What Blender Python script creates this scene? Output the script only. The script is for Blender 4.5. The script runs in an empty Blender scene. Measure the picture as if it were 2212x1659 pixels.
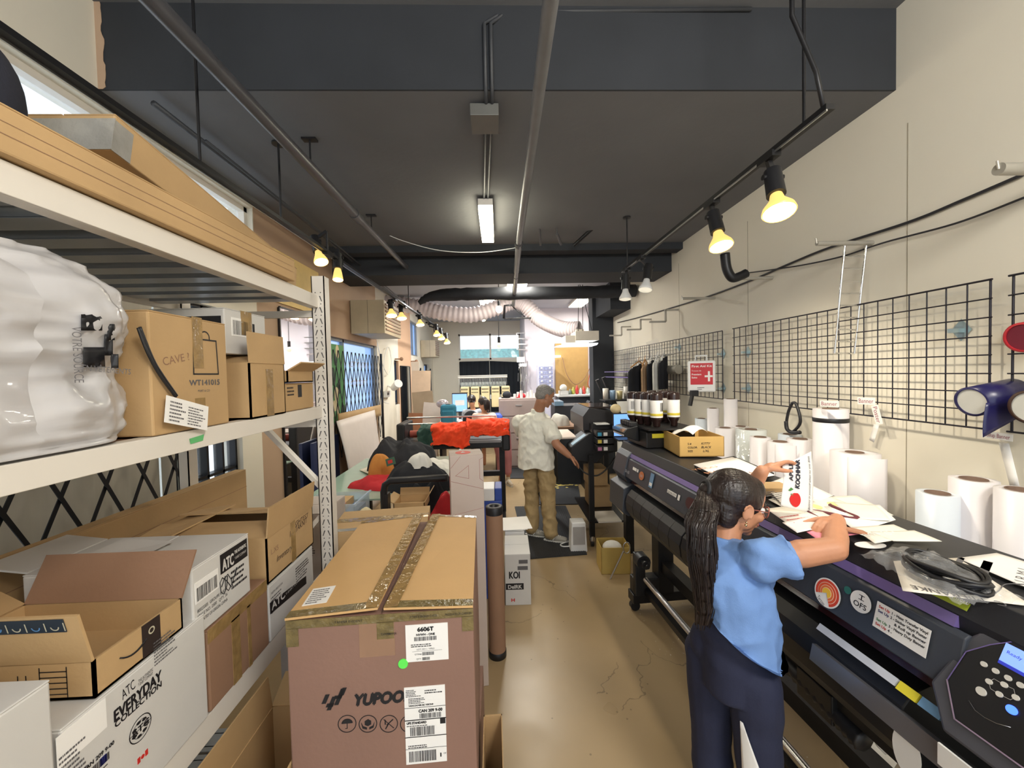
import bpy, math, random
from math import pi, sin, cos, radians
from mathutils import Vector, Matrix, noise
sc = bpy.context.scene
COL = sc.collection
random.seed(7)
V = Vector
# ------------------------------------------------------------ camera, world, exposure
W_, H_, FPX = 2212, 1659, 840.0
CAMZ = 1.82
dY = V((-28.0, 22.5, -FPX)).normalized()            # corridor direction in camera space
zc = V((-0.024, 1.0, 0.0)); zc = (zc - dY * zc.dot(dY)).normalized()
xc = dY.cross(zc)
RW = Matrix((xc, dY, zc))                            # camera space -> world
cam_d = bpy.data.cameras.new('camera'); cam = bpy.data.objects.new('camera', cam_d); COL.objects.link(cam)
cam_d.sensor_width = 36.0; cam_d.lens = 36.0 * FPX / W_; cam_d.clip_start = 0.03; cam_d.clip_end = 200
cam.matrix_world = Matrix.Translation((0, 0, CAMZ)) @ RW.to_4x4()
sc.camera = cam
wd = bpy.data.worlds.new('daylight'); sc.world = wd; wd.use_nodes = True
bg = wd.node_tree.nodes['Background']; bg.inputs[0].default_value = (0.80, 0.90, 1.0, 1); bg.inputs[1].default_value = 1.8
sc.view_settings.view_transform = 'Standard'; sc.view_settings.look = 'None'
sc.view_settings.gamma = 1.0; sc.view_settings.use_curve_mapping = False
sc.view_settings.exposure = 0.15
def P(px, py, Y=None, X=None, Z=None):
    d = RW @ V(((px - W_ / 2) / FPX, (H_ / 2 - py) / FPX, -1.0))
    if Y is not None: t = Y / d.y
    elif X is not None: t = X / d.x
    else: t = (Z - CAMZ) / d.z
    return V((0, 0, CAMZ)) + d * t
# ------------------------------------------------------------ materials
MATS = {}
def mat(name, col, rough=0.6, metal=0.0, var=0.06, scale=8.0, bump=0.0, bscale=60.0, emit=0.0, alpha=1.0, trans=0.0, stretch=None, spec=0.5, ecol=None, coat=0.0):
    if name in MATS: return MATS[name]
    m = bpy.data.materials.new(name); m.use_nodes = True; nt = m.node_tree; N = nt.nodes; L = nt.links
    b = N['Principled BSDF']; b.inputs['Roughness'].default_value = rough; b.inputs['Metallic'].default_value = metal
    b.inputs['Specular IOR Level'].default_value = spec; b.inputs['Coat Weight'].default_value = coat
    c = (col[0], col[1], col[2], 1)
    tc = N.new('ShaderNodeTexCoord'); mp = N.new('ShaderNodeMapping'); L.new(tc.outputs['Object'], mp.inputs[0])
    if stretch: mp.inputs['Scale'].default_value = stretch
    nz = N.new('ShaderNodeTexNoise'); nz.inputs['Scale'].default_value = scale; nz.inputs['Detail'].default_value = 4
    L.new(mp.outputs[0], nz.inputs[0])
    rp = N.new('ShaderNodeValToRGB'); e = rp.color_ramp.elements
    e[0].position = 0.3; e[1].position = 0.7
    e[0].color = tuple(max(0, x * (1 - var)) for x in c[:3]) + (1,); e[1].color = tuple(min(1, x * (1 + var)) for x in c[:3]) + (1,)
    L.new(nz.outputs[0], rp.inputs[0]); L.new(rp.outputs[0], b.inputs['Base Color'])
    if bump:
        n2 = N.new('ShaderNodeTexNoise'); n2.inputs['Scale'].default_value = bscale; n2.inputs['Detail'].default_value = 3
        L.new(mp.outputs[0], n2.inputs[0]); bp = N.new('ShaderNodeBump'); bp.inputs['Strength'].default_value = bump; bp.inputs['Distance'].default_value = 0.01
        L.new(n2.outputs[0], bp.inputs['Height']); L.new(bp.outputs[0], b.inputs['Normal'])
    if emit:
        b.inputs['Emission Color'].default_value = (ecol or col[:3]) + (1,) if isinstance(ecol or col, tuple) else c
        b.inputs['Emission Strength'].default_value = emit
    b.inputs['Alpha'].default_value = alpha; b.inputs['Transmission Weight'].default_value = trans
    MATS[name] = m; return m
def srgb(r, g, b):
    f = lambda c: (c / 255 / 12.92) if c / 255 <= 0.04045 else ((c / 255 + 0.055) / 1.055) ** 2.4
    return (f(r), f(g), f(b))
# ------------------------------------------------------------ mesh builder
def F(O, U, Vv):
    U = V(U).normalized(); Vv = V(Vv); Vv = (Vv - U * Vv.dot(U)).normalized(); n = U.cross(Vv)
    M = Matrix((U, Vv, n)).transposed().to_4x4(); M.translation = V(O); return M
def RZ(a, loc=(0, 0, 0)): return Matrix.Translation(V(loc)) @ Matrix.Rotation(a, 4, 'Z')
TXT = {}
def text_mesh(s):
    if s in TXT: return TXT[s]
    cu = bpy.data.curves.new('t', 'FONT'); cu.body = s; cu.size = 1.0; cu.extrude = 0.0; cu.resolution_u = 3; cu.align_x = 'LEFT'
    ob = bpy.data.objects.new('t', cu); COL.objects.link(ob); dg = bpy.context.evaluated_depsgraph_get(); dg.update()
    ev = ob.evaluated_get(dg); me = ev.to_mesh()
    vs = [v.co.copy() for v in me.vertices]; fs = [tuple(p.vertices) for p in me.polygons]; ev.to_mesh_clear()
    bpy.data.objects.remove(ob); bpy.data.curves.remove(cu)
    w = max([v.x for v in vs] + [0.01]); TXT[s] = (vs, fs, w); return TXT[s]
class MB:
    def __init__(s, M=None, mt=None):
        s.v = []; s.f = []; s.mi = []; s.sm = []; s.mats = []; s.M = M or Matrix(); s.mt = mt
    def idx(s, m):
        m = m or s.mt
        if m not in s.mats: s.mats.append(m)
        return s.mats.index(m)
    def add(s, vs, fs, m=None, sm=False, M=None):
        MM = s.M @ M if M is not None else s.M; o = len(s.v); i = s.idx(m)
        s.v += [MM @ V(v) for v in vs]
        for f in fs: s.f.append([a + o for a in f]); s.mi.append(i); s.sm.append(sm)
        return s
    def box(s, x0, x1, y0, y1, z0, z1, m=None, M=None):
        vs = [(x0, y0, z0), (x1, y0, z0), (x1, y1, z0), (x0, y1, z0), (x0, y0, z1), (x1, y0, z1), (x1, y1, z1), (x0, y1, z1)]
        return s.add(vs, [(0, 3, 2, 1), (4, 5, 6, 7), (0, 1, 5, 4), (1, 2, 6, 5), (2, 3, 7, 6), (3, 0, 4, 7)], m, False, M)
    def cbox(s, c, sz, m=None, M=None):
        return s.box(c[0] - sz[0] / 2, c[0] + sz[0] / 2, c[1] - sz[1] / 2, c[1] + sz[1] / 2, c[2] - sz[2] / 2, c[2] + sz[2] / 2, m, M)
    def bar(s, p0, p1, w, h, m=None, up=(0, 0, 1)):
        p0 = V(p0); p1 = V(p1); d = p1 - p0; L = d.length
        if abs(d.normalized().dot(V(up))) > 0.98: up = (0, 1, 0) if abs(d.normalized().y) < .9 else (1, 0, 0)
        fr = F(p0, d, V(up)); return s.box(0, L, -h / 2, h / 2, -w / 2, w / 2, m, fr)
    def cyl(s, p0, p1, r, m=None, r1=None, n=16, cap=True, sm=True):
        p0 = V(p0); p1 = V(p1); r1 = r if r1 is None else r1; d = (p1 - p0).normalized()
        a = d.orthogonal().normalized(); b = d.cross(a); vs = []
        for p, q in ((p0, r), (p1, r1)):
            vs += [p + (a * cos(2 * pi * i / n) + b * sin(2 * pi * i / n)) * q for i in range(n)]
        s.add(vs, [(i, (i + 1) % n, n + (i + 1) % n, n + i) for i in range(n)], m, sm)
        if cap: s.add(vs, [tuple(range(n - 1, -1, -1)), tuple(range(n, 2 * n))], m, False)
        return s
    def tube(s, pts, r, m=None, n=8, closed=False):
        pts = [V(p) for p in pts]; N = len(pts); vs = []; a = None
        for i, p in enumerate(pts):
            q0 = pts[i - 1] if (i or closed) else p; q1 = pts[(i + 1) % N] if (i < N - 1 or closed) else p
            d = (q1 - q0).normalized()
            if a is None: a = d.orthogonal().normalized()
            else: a = (a - d * a.dot(d)).normalized()
            b = d.cross(a); rr = r[i] if isinstance(r, (list, tuple)) else r
            vs += [p + (a * cos(2 * pi * k / n) + b * sin(2 * pi * k / n)) * rr for k in range(n)]
        fs = [(i * n + k, i * n + (k + 1) % n, ((i + 1) % N) * n + (k + 1) % n, ((i + 1) % N) * n + k) for i in range(N if closed else N - 1) for k in range(n)]
        if not closed: fs += [tuple(range(n - 1, -1, -1)), tuple(range((N - 1) * n, N * n))]
        return s.add(vs, fs, m, True)
    def lathe(s, prof, m=None, M=None, n=24, sm=True):
        vs = []; k = len(prof)
        for i in range(n):
            a = 2 * pi * i / n; vs += [(r * cos(a), r * sin(a), z) for r, z in prof]
        fs = [(i * k + j, ((i + 1) % n) * k + j, ((i + 1) % n) * k + j + 1, i * k + j + 1) for i in range(n) for j in range(k - 1)]
        return s.add(vs, fs, m, sm, M)
    def prism(s, pts, d0, d1, m=None, M=None, sm=False):
        n = len(pts); vs = [(x, y, d0) for x, y in pts] + [(x, y, d1) for x, y in pts]
        return s.add(vs, [tuple(range(n - 1, -1, -1)), tuple(range(n, 2 * n))] + [(i, (i + 1) % n, n + (i + 1) % n, n + i) for i in range(n)], m, sm, M)
    def grid(s, fn, nu, nv, m=None, sm=True, th=0.0):
        pts = [[V(fn(i / nu, j / nv)) for j in range(nv + 1)] for i in range(nu + 1)]
        k = nv + 1; vs = [p for r in pts for p in r]
        fs = [(i * k + j, (i + 1) * k + j, (i + 1) * k + j + 1, i * k + j + 1) for i in range(nu) for j in range(nv)]
        if th:
            nn = []
            for i in range(nu + 1):
                for j in range(nv + 1):
                    a = pts[min(i + 1, nu)][j] - pts[max(i - 1, 0)][j]; b = pts[i][min(j + 1, nv)] - pts[i][max(j - 1, 0)]
                    nn.append(a.cross(b).normalized() if a.cross(b).length > 1e-9 else V((0, 0, 1)))
            o = len(vs); vs = vs + [v - q * th for v, q in zip(vs, nn)]
            fs = fs + [tuple(x + o for x in reversed(f)) for f in fs]
            for i in range(nu):
                fs.append((i * k, i * k + o, (i + 1) * k + o, (i + 1) * k)); fs.append((i * k + nv, (i + 1) * k + nv, (i + 1) * k + nv + o, i * k + nv + o))
            for j in range(nv):
                fs.append((j, j + 1, j + 1 + o, j + o)); fs.append((nu * k + j, nu * k + j + o, nu * k + j + 1 + o, nu * k + j + 1))
        return s.add(vs, fs, m, sm)
    def ball(s, c, r, m=None, n=16, R=None):
        if not isinstance(r, (tuple, list)): r = (r, r, r)
        k = n // 2; vs = []; 
        for i in range(k + 1):
            t = pi * i / k
            for j in range(n): vs.append((r[0] * sin(t) * cos(2 * pi * j / n), r[1] * sin(t) * sin(2 * pi * j / n), r[2] * cos(t)))
        if R is not None: vs = [R @ V(v) for v in vs]
        vs = [V(v) + V(c) for v in vs]
        fs = [(i * n + j, (i + 1) * n + j, (i + 1) * n + (j + 1) % n, i * n + (j + 1) % n) for i in range(k) for j in range(n)]
        return s.add(vs, fs, m, True)
    # flat printing in the builder's own xy plane
    def rect(s, x0, y0, x1, y1, m=None, z=0.0006, z0=0.0):
        return s.box(x0, x1, y0, y1, z0, z, m)
    def disc(s, cx, cy, r, m=None, z=0.0006, n=28, ry=None):
        return s.prism([(cx + r * cos(2 * pi * i / n), cy + (ry or r) * sin(2 * pi * i / n)) for i in range(n)], 0, z, m)
    def ring(s, cx, cy, r, w, m=None, z=0.0008, n=28, a0=0, a1=2 * pi):
        vs = []
        for i in range(n + 1):
            a = a0 + (a1 - a0) * i / n; vs += [(cx + (r - w) * cos(a), cy + (r - w) * sin(a), z), (cx + r * cos(a), cy + r * sin(a), z)]
        return s.add(vs, [(2 * i, 2 * i + 1, 2 * i + 3, 2 * i + 2) for i in range(n)], m)
    def line(s, pts, w, m=None, z=0.0008):
        for a, b in zip(pts[:-1], pts[1:]):
            a = V((a[0], a[1])); b = V((b[0], b[1])); d = (b - a).normalized(); q = V((-d.y, d.x)) * w / 2; d = d * w / 2
            s.add([(p.x, p.y, z) for p in (a - d - q, b + d - q, b + d + q, a - d + q)], [(0, 1, 2, 3)], m)
        return s
    def text(s, t, x, y, h, m=None, w=None, z=0.0009, rot=0.0, shear=0.0, bold=0.0, center=False):
        vs, fs, tw = text_mesh(t); sy = h / 0.72; sx = (w / tw) if w else sy
        ox = -tw * sx / 2 if center else 0
        M = Matrix.Translation((x, y, z)) @ Matrix.Rotation(rot, 4, 'Z')
        offs = [(0, 0)] if not bold else [(-bold, 0), (bold, 0), (0, bold), (0, -bold)]
        for k, (dx, dy) in enumerate(offs):
            s.add([(v.x * sx + ox + shear * v.y * sy + dx, v.y * sy + dy, k * 0.00004) for v in vs], fs, m, False, M)
        return s
    def barcode(s, x0, y0, x1, y1, m=None, seed=1, z=0.0009):
        r = random.Random(seed); x = x0; u = (x1 - x0) / 60
        while x < x1 - u:
            w = u * r.choice((.5, .8, 1.3, 1.8)); s.add([(x, y0, z), (x + w, y0, z), (x + w, y1, z), (x, y1, z)], [(0, 1, 2, 3)], m); x += w + u * r.choice((.6, .9, 1.4))
        return s
    def lines(s, x0, y0, x1, y1, n, m=None, seed=1, z=0.0008, fill=0.45):
        r = random.Random(seed); dy = (y1 - y0) / n
        for i in range(n):
            x = x0; yy = y1 - (i + 1) * dy; e = x0 + (x1 - x0) * r.uniform(.55, 1)
            while x < e:
                w = (x1 - x0) * r.uniform(.03, .12); s.add([(x, yy, z), (x + w, yy, z), (x + w, yy + dy * fill, z), (x, yy + dy * fill, z)], [(0, 1, 2, 3)], m); x += w + (x1 - x0) * .02
        return s
    def build(s, name, parent=None, label=None, cat=None, group=None, kind=None, bevel=0, sub=0, origin=None):
        me = bpy.data.meshes.new(name)
        if parent is not None: inv = WM[parent.name].inverted()
        else:
            if origin is None:
                xs = [v.x for v in s.v]; ys = [v.y for v in s.v]; zs = [v.z for v in s.v]
                origin = ((min(xs) + max(xs)) / 2, (min(ys) + max(ys)) / 2, min(zs))
            inv = Matrix.Translation(-V(origin))
        me.from_pydata([inv @ v for v in s.v], [], s.f)
        for m in s.mats: me.materials.append(m)
        me.polygons.foreach_set('material_index', s.mi); me.polygons.foreach_set('use_smooth', s.sm)
        me.validate(); me.update()
        o = bpy.data.objects.new(name, me); COL.objects.link(o)
        if parent is not None: o.parent = parent; WM[o.name] = WM[parent.name].copy()
        else: o.location = origin; WM[o.name] = Matrix.Translation(V(origin))
        if label: o['label'] = label
        if cat: o['category'] = cat
        if group: o['group'] = group
        if kind: o['kind'] = kind
        if bevel:
            b = o.modifiers.new('bevel', 'BEVEL'); b.width = bevel; b.segments = 2; b.limit_method = 'ANGLE'; b.angle_limit = 0.7
        if sub:
            b = o.modifiers.new('sub', 'SUBSURF'); b.levels = sub; b.render_levels = sub
        return o
WM = {}
def thing(name, label, cat, loc=(0, 0, 0), rot=0.0, group=None, M=None):
    o = bpy.data.objects.new(name, None); COL.objects.link(o); o.empty_display_size = 0.1
    MM = M if M is not None else RZ(rot, loc); o.matrix_world = MM; WM[o.name] = MM.copy()
    o['label'] = label; o['category'] = cat
    if group: o['group'] = group
    return o
def dup(root, M, label=None, group=None):
    r = root.copy(); COL.objects.link(r); WM[r.name] = M.copy(); r.matrix_world = M
    if label: r['label'] = label
    if group: r['group'] = group
    for ch in list(root.children):
        c = ch.copy(); COL.objects.link(c); c.parent = r
        for g in list(ch.children):
            d = g.copy(); COL.objects.link(d); d.parent = c
    return r
def struct(mb, name, bevel=0, parent=None): return mb.build(name, parent, kind=None if parent else 'structure', bevel=bevel)
def lamp(kind, name, parent, loc, energy, color, **kw):
    d = bpy.data.lights.new(name, kind); d.energy = energy; d.color = color
    for k, v in kw.items():
        if k != 'aim': setattr(d, k, v)
    o = bpy.data.objects.new(name, d); COL.objects.link(o)
    M = Matrix.Translation(V(loc))
    if 'aim' in kw: M = M @ (V(kw['aim']) - V(loc)).to_track_quat('-Z', 'Y').to_matrix().to_4x4()
    if parent is not None:
        o.parent = parent; M = WM[parent.name].inverted() @ M; o.matrix_local = M
    else: o.matrix_world = M
    return o
def fbm(p, o=3):
    return noise.fractal(V(p), 0.9, 2.0, o)
# shared materials
cardboard = mat('cardboard', srgb(184, 152, 108), .75, var=.08, scale=5, bump=.05, bscale=90)
cardboard_dark = mat('cardboard_brown', srgb(146, 112, 88), .75, var=.07, scale=5, bump=.05, bscale=90)
cardboard_pink = mat('cardboard_rosy', srgb(136, 104, 90), .7, var=.05, scale=4, bump=.05, bscale=90)
whitecard = mat('white_carton', srgb(204, 202, 198), .6, var=.03, scale=5, bump=.03)
paper = mat('paper_white', srgb(238, 236, 232), .6, var=.015, scale=6)
ink = mat('printing_ink', srgb(24, 24, 28), .5, var=.05)
inkgrey = mat('grey_print', srgb(96, 94, 96), .6, var=.05)
inkred = mat('red_print', srgb(196, 44, 40), .5, var=.03)
tape = mat('clear_tape', srgb(150, 122, 78), .12, var=.18, scale=30, bump=.5, bscale=35, coat=.6)
tapedark = mat('printed_tape', srgb(112, 98, 62), .15, var=.3, scale=40, bump=.4, bscale=60, coat=.6)
blackm = mat('black_plastic', (0.012, 0.012, 0.014), .45, var=.1, bump=.03, bscale=200)
blackmetal = mat('black_metal', (0.014, 0.014, 0.016), .4, metal=.3, var=.1)
steel = mat('steel', (0.6, 0.6, 0.6), .28, metal=1.0, var=.05)
chrome = mat('chrome', (0.8, 0.8, 0.8), .1, metal=1.0, var=.02)
whitemetal = mat('white_painted_metal', srgb(222, 216, 206), .4, var=.03, scale=3)
whitepl = mat('white_plastic', srgb(230, 230, 228), .4, var=.02)
# ------------------------------------------------------------ room shell
XL, XR, YB, Y0 = -1.85, 2.03, 11.0, -3.0
wallcream = mat('wall_cream', srgb(224, 218, 202), .75, var=.03, scale=1.5, bump=.04, bscale=40)
walltan = mat('wall_tan', srgb(184, 156, 130), .75, var=.05, scale=2)
wallorange = mat('wall_orange', srgb(206, 168, 136), .75, var=.04, scale=2)
walllav = mat('wall_pale_lavender', srgb(206, 200, 206), .7, var=.03, scale=2)
ceilblack = mat('ceiling_black_paint', srgb(44, 47, 52), .8, var=.12, scale=2.5, bump=.1, bscale=30)
ceilgrey = mat('ceiling_charcoal', srgb(104, 105, 108), .85, var=.10, scale=1.2, bump=.1, bscale=30)
ceilpale = mat('ceiling_pale', srgb(168, 170, 178), .85, var=.06, scale=1.2)
def floor_mat():
    m = mat('polished_concrete', srgb(164, 142, 108), .22, var=.10, scale=1.6, bump=.02, bscale=12)
    nt = m.node_tree; N = nt.nodes; L = nt.links; b = N['Principled BSDF']
    tc = N.new('ShaderNodeTexCoord'); wn = N.new('ShaderNodeTexNoise'); wn.inputs['Scale'].default_value = 2.2; wn.inputs['Detail'].default_value = 5
    L.new(tc.outputs['Object'], wn.inputs[0])
    mx = N.new('ShaderNodeMixRGB'); mx.inputs[0].default_value = .35; L.new(tc.outputs['Object'], mx.inputs[1]); L.new(wn.outputs['Color'], mx.inputs[2])
    vo = N.new('ShaderNodeTexVoronoi'); vo.feature = 'DISTANCE_TO_EDGE'; vo.inputs['Scale'].default_value = 1.9; L.new(mx.outputs[0], vo.inputs['Vector'])
    lt = N.new('ShaderNodeMath'); lt.operation = 'LESS_THAN'; lt.inputs[1].default_value = .0035; L.new(vo.outputs['Distance'], lt.inputs[0])
    n3 = N.new('ShaderNodeTexNoise'); n3.inputs['Scale'].default_value = 1.3; L.new(tc.outputs['Object'], n3.inputs[0])
    g = N.new('ShaderNodeMath'); g.operation = 'GREATER_THAN'; g.inputs[1].default_value = .52; L.new(n3.outputs[0], g.inputs[0])
    mu = N.new('ShaderNodeMath'); mu.operation = 'MULTIPLY'; L.new(lt.outputs[0], mu.inputs[0]); L.new(g.outputs[0], mu.inputs[1])
    # small scuffs and specks
    v2 = N.new('ShaderNodeTexVoronoi'); v2.inputs['Scale'].default_value = 9; L.new(tc.outputs['Object'], v2.inputs['Vector'])
    l2 = N.new('ShaderNodeMath'); l2.operation = 'LESS_THAN'; l2.inputs[1].default_value = .05; L.new(v2.outputs['Distance'], l2.inputs[0])
    ad = N.new('ShaderNodeMath'); ad.operation = 'MAXIMUM'; L.new(mu.outputs[0], ad.inputs[0]); L.new(l2.outputs[0], ad.inputs[1])
    s = N.new('ShaderNodeMath'); s.operation = 'MULTIPLY'; s.inputs[1].default_value = .45; L.new(ad.outputs[0], s.inputs[0])
    src = b.inputs['Base Color'].links[0].from_socket
    m2 = N.new('ShaderNodeMixRGB'); L.new(s.outputs[0], m2.inputs[0]); L.new(src, m2.inputs[1]); m2.inputs[2].default_value = (.06, .045, .03, 1)
    L.new(m2.outputs[0], b.inputs['Base Color'])
    n4 = N.new('ShaderNodeTexNoise'); n4.inputs['Scale'].default_value = 3; L.new(tc.outputs['Object'], n4.inputs[0])
    mr = N.new('ShaderNodeMapRange'); mr.inputs[3].default_value = .16; mr.inputs[4].default_value = .5; L.new(n4.outputs[0], mr.inputs[0]); L.new(mr.outputs[0], b.inputs['Roughness'])
    return m
floorm = floor_mat()
struct(MB(mt=floorm).box(-2.4, 2.6, Y0, YB + .2, -.1, 0), 'floor')
def wall_holes(mb, axis, c0, c1, a0, a1, z0, z1, holes, mats):
    cuts = sorted(set([a0, a1] + [h[0] for h in holes] + [h[1] for h in holes] + [m[0] for m in mats if a0 < m[0] < a1]))
    for s, e in zip(cuts[:-1], cuts[1:]):
        mid = (s + e) / 2; mm = [m[1] for m in mats if m[0] <= mid][-1]
        zs = sorted([(h[2], h[3]) for h in holes if h[0] <= mid <= h[1]]); z = z0
        for h0, h1 in zs + [(z1, z1)]:
            if h0 > z + 1e-6:
                if axis == 'Y': mb.box(c0, c1, s, e, z, h0, mm)
                else: mb.box(s, e, c0, c1, z, h0, mm)
            z = max(z, h1)
    return mb
HL = [(.75, 2.32, .95, 2.3), (.75, 3.06, 2.5, 3.12), (2.42, 2.84, .95, 2.3), (4.3, 6.0, 1.28, 2.28), (6.95, 7.25, 1.3, 2.1), (8.3, 9.1, 2.25, 3.0), (8.4, 9.1, .9, 2.05), (9.7, 10.3, .9, 2.1)]
wl = wall_holes(MB(), 'Y', XL - .18, XL, Y0, YB, 0, 3.62, HL, [(Y0, wallcream), (3.07, walltan), (6.0, wallcream), (7.25, wallorange), (8.3, wallcream)])
struct(wl, 'wall_left')
struct(MB(mt=wallcream).box(XR, XR + .15, Y0, 7.1, 0, 3.62), 'wall_right')
wr = MB(mt=mat('seam_line', srgb(150, 142, 124), .8))
for y in (1.87, 3.1, 4.3): wr.box(XR - .0015, XR, y, y + .003, 0, 3.0)
struct(wr, 'trim_1')
wb = wall_holes(MB(), 'X', YB, YB + .15, XL - .15, .75, 0, 3.4, [(-1.12, .62, 2.22, 2.95)], [(-3, wallcream)])
wb.box(.75, 2.5, 9.0, 9.15, 0, 3.4, walllav).box(.62, .75, 9.0, YB, 0, 3.4, walllav)
struct(wb, 'wall_back')
struct(MB(mt=walllav).box(2.45, 2.6, 7.1, 9.0, 0, 3.4).box(2.03, 2.6, 7.05, 7.1, 0, 3.4), 'wall_side')
# ceiling: high part near, drop face, charcoal field, beams, pale far ceiling
struct(MB().box(-2.1, 2.2, Y0, 1.93, 3.6, 3.7, ceilgrey), 'ceiling')
cf = MB(); cf.box(XL, XR, 1.93, 1.94, 3.2, 3.7, ceilblack)
# ragged paint edge at the left end of the drop face
pts = [(XL, 3.2), (XL + .02, 3.2)] + [(XL + .03 + .02 * fbm((0, z * 9, 3.1)), z) for z in [3.21 + .02 * i for i in range(20)]] + [(XL + .02, 3.62), (XL, 3.62)]
cf.prism([(x, z) for x, z in pts], 0, .002, walltan, F((0, 1.9285, 0), (1, 0, 0), (0, 0, 1)))
struct(cf, 'trim_2')
struct(MB().box(XL, XR, 1.94, 6.95, 3.2, 3.3, ceilgrey).box(XL, XR, 4.2, 4.35, 3.13, 3.2, ceilblack).box(XL, XR, 4.48, 5.0, 2.96, 3.2, ceilblack).box(XL, 1.75, 5.0, 5.15, 3.05, 3.2, ceilblack), 'trim_3')
struct(MB(mt=ceilblack).box(1.72, XR, 5.9, 6.98, 2.76, 3.2).box(1.66, XR, 6.8, 7.09, 0, 3.2), 'trim_4')
struct(MB().box(-2.1, 2.6, 5.9, YB + .15, 3.3, 3.4, ceilpale).box(-2.1, 2.6, 5.02, 6.98, 3.18, 3.21, ceilpale), 'trim_5')
# storefront frames behind the camera
sf = MB(mt=blackmetal)
for x in (-1.8, -.6, .6, 1.95): sf.box(x - .03, x + .03, Y0, Y0 + .06, 0, 3.6)
sf.box(-1.85, 2.03, Y0, Y0 + .06, 2.6, 2.68)
struct(sf, 'window_5')
# ------------------------------------------------------------ windows
glassblue = mat('window_glass', (0.75, 0.86, 1.0), .03, alpha=.22, var=.01)
winblue = mat('blue_tinted_window_film', srgb(120, 170, 225), .3, alpha=.55, var=.1, scale=3, emit=.5, ecol=(0.30, 0.52, 0.95))
framegrey = mat('window_frame_grey', srgb(130, 136, 142), .5)
framedark = mat('window_frame_dark', srgb(40, 44, 52), .5)
def window(n, y0, y1, z0, z1, mull=(), rails=(), fm=framegrey, gm=glassblue, w=.035):
    mb = MB(mt=fm); x0, x1 = XL - .10, XL - .04
    mb.box(x0, x1, y0, y0 + w, z0, z1).box(x0, x1, y1 - w, y1, z0, z1).box(x0, x1, y0, y1, z0, z0 + w).box(x0, x1, y0, y1, z1 - w, z1)
    for y in mull: mb.box(x0, x1, y - w / 2, y + w / 2, z0, z1)
    for z in rails: mb.box(x0, x1, y0, y1, z - w / 2, z + w / 2)
    o = struct(mb, 'window_%d' % n)
    MB(mt=gm).box(XL - .085, XL - .08, y0, y1, z0, z1).build('pane', o)
    return o
w1 = window(1, .75, 2.32, .95, 2.3, (1.5,), (), framedark)
blind = mat('blind_fabric', srgb(196, 190, 176), .8, var=.05, scale=4, stretch=(1, 6, 1))
bb = MB(mt=blind)
y = .76
i = 0
while y < 2.28:
    w = .085
    if i in (4, 8, 16): y += .022
    bb.add([(XL - .03, y, .97), (XL - .022, y + w, .97), (XL - .022, y + w, 2.28), (XL - .03, y, 2.28)], [(0, 1, 2, 3)]); y += w + .001; i += 1
bb.build('blind', w1)
window(2, .75, 3.06, 2.5, 3.12, (1.45, 2.2), (), whitemetal)
window(3, 2.42, 2.84, .95, 2.3, (2.56, 2.7), (1.2, 1.45, 1.7, 1.95), blackmetal, w=.018)
window(4, 4.3, 6.0, 1.28, 2.28, (4.82,), (), framegrey, winblue)
window(6, 8.3, 9.1, 2.25, 3.0, (8.7,), (), framegrey, winblue)
window(7, 8.4, 9.1, .9, 2.05, (), (), framedark, winblue)
window(8, 9.7, 10.3, .9, 2.1, (), (), framedark, winblue)
window(10, 6.95, 7.25, 1.3, 2.1, (), (), framedark, winblue)
# camouflage sign hung inside the gated window and the white lettering on its blue film
sg = MB(F((XL - .03, 4.32, 1.3), (0, 1, 0), (0, 0, 1)))
green = mat('sign_green', srgb(88, 150, 92), .6, var=.1); khaki = mat('sign_sand', srgb(214, 200, 160), .6); dkg = mat('sign_dark_green', srgb(40, 66, 44), .6)
sg.box(0, .46, 0, .9, 0, .004, green)
for k in range(12):
    sg.disc(.06 + .35 * random.random(), .08 + .78 * random.random(), .03 + .035 * random.random(), (khaki, dkg)[k % 2], .0046 + k * .0002, ry=.06 + .05 * random.random())
o = sg.build('camouflage_sign', label='green and sand camouflage print sign hung in the gated side window', cat='sign')
tw = MB(F((XL - .075, 5.05, 1.95), (0, 1, 0), (0, 0, 1))); tw.text('Laser Engraving', 0, 0, .12, whitepl, w=.75); tw.build('window_lettering', label='upper line of white lettering on the blue window film', cat='lettering')
tw = MB(F((XL - .075, 5.05, 1.95), (0, 1, 0), (0, 0, 1))); tw.text('Embroidery', .05, -.25, .12, whitepl, w=.6)
tw.build('window_lettering', label='lower line of white lettering on the blue window film', cat='lettering')
# back window with leafy film, and black curtains under it
bw = MB(mt=whitemetal); bw.box(-1.12, .62, YB + .02, YB + .08, 2.22, 2.27).box(-1.12, .62, YB + .02, YB + .08, 2.9, 2.95)
for x in (-1.10, -.23, .60): bw.box(x - .025, x + .025, YB + .02, YB + .08, 2.22, 2.95)
ob = struct(bw, 'window_9')
leaf = mat('leafy_window_film', srgb(110, 190, 190), .5, var=.6, scale=14, alpha=.8, emit=.5, ecol=(0.25, 0.62, 0.62))
MB(mt=leaf).box(-1.1, .6, YB + .06, YB + .065, 2.27, 2.52).build('film', ob)
MB(mt=glassblue).box(-1.1, .6, YB + .05, YB + .055, 2.25, 2.93).build('pane', ob)
curt = mat('black_curtain', srgb(30, 35, 42), .85, var=.15, scale=3)
for k, (a, b) in enumerate(((-1.10, -.27), (-.25, .58))):
    mb = MB(mt=curt); mb.grid(lambda u, v: (a + (b - a) * u, YB - .06 + .015 * sin(u * 40), .3 + v * (1.88 - .05 * k * u)), 40, 4, th=.004)
    mb.build('curtain', label=('left' if k == 0 else 'right') + ' half of the black curtain under the back window', cat='curtain')
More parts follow.
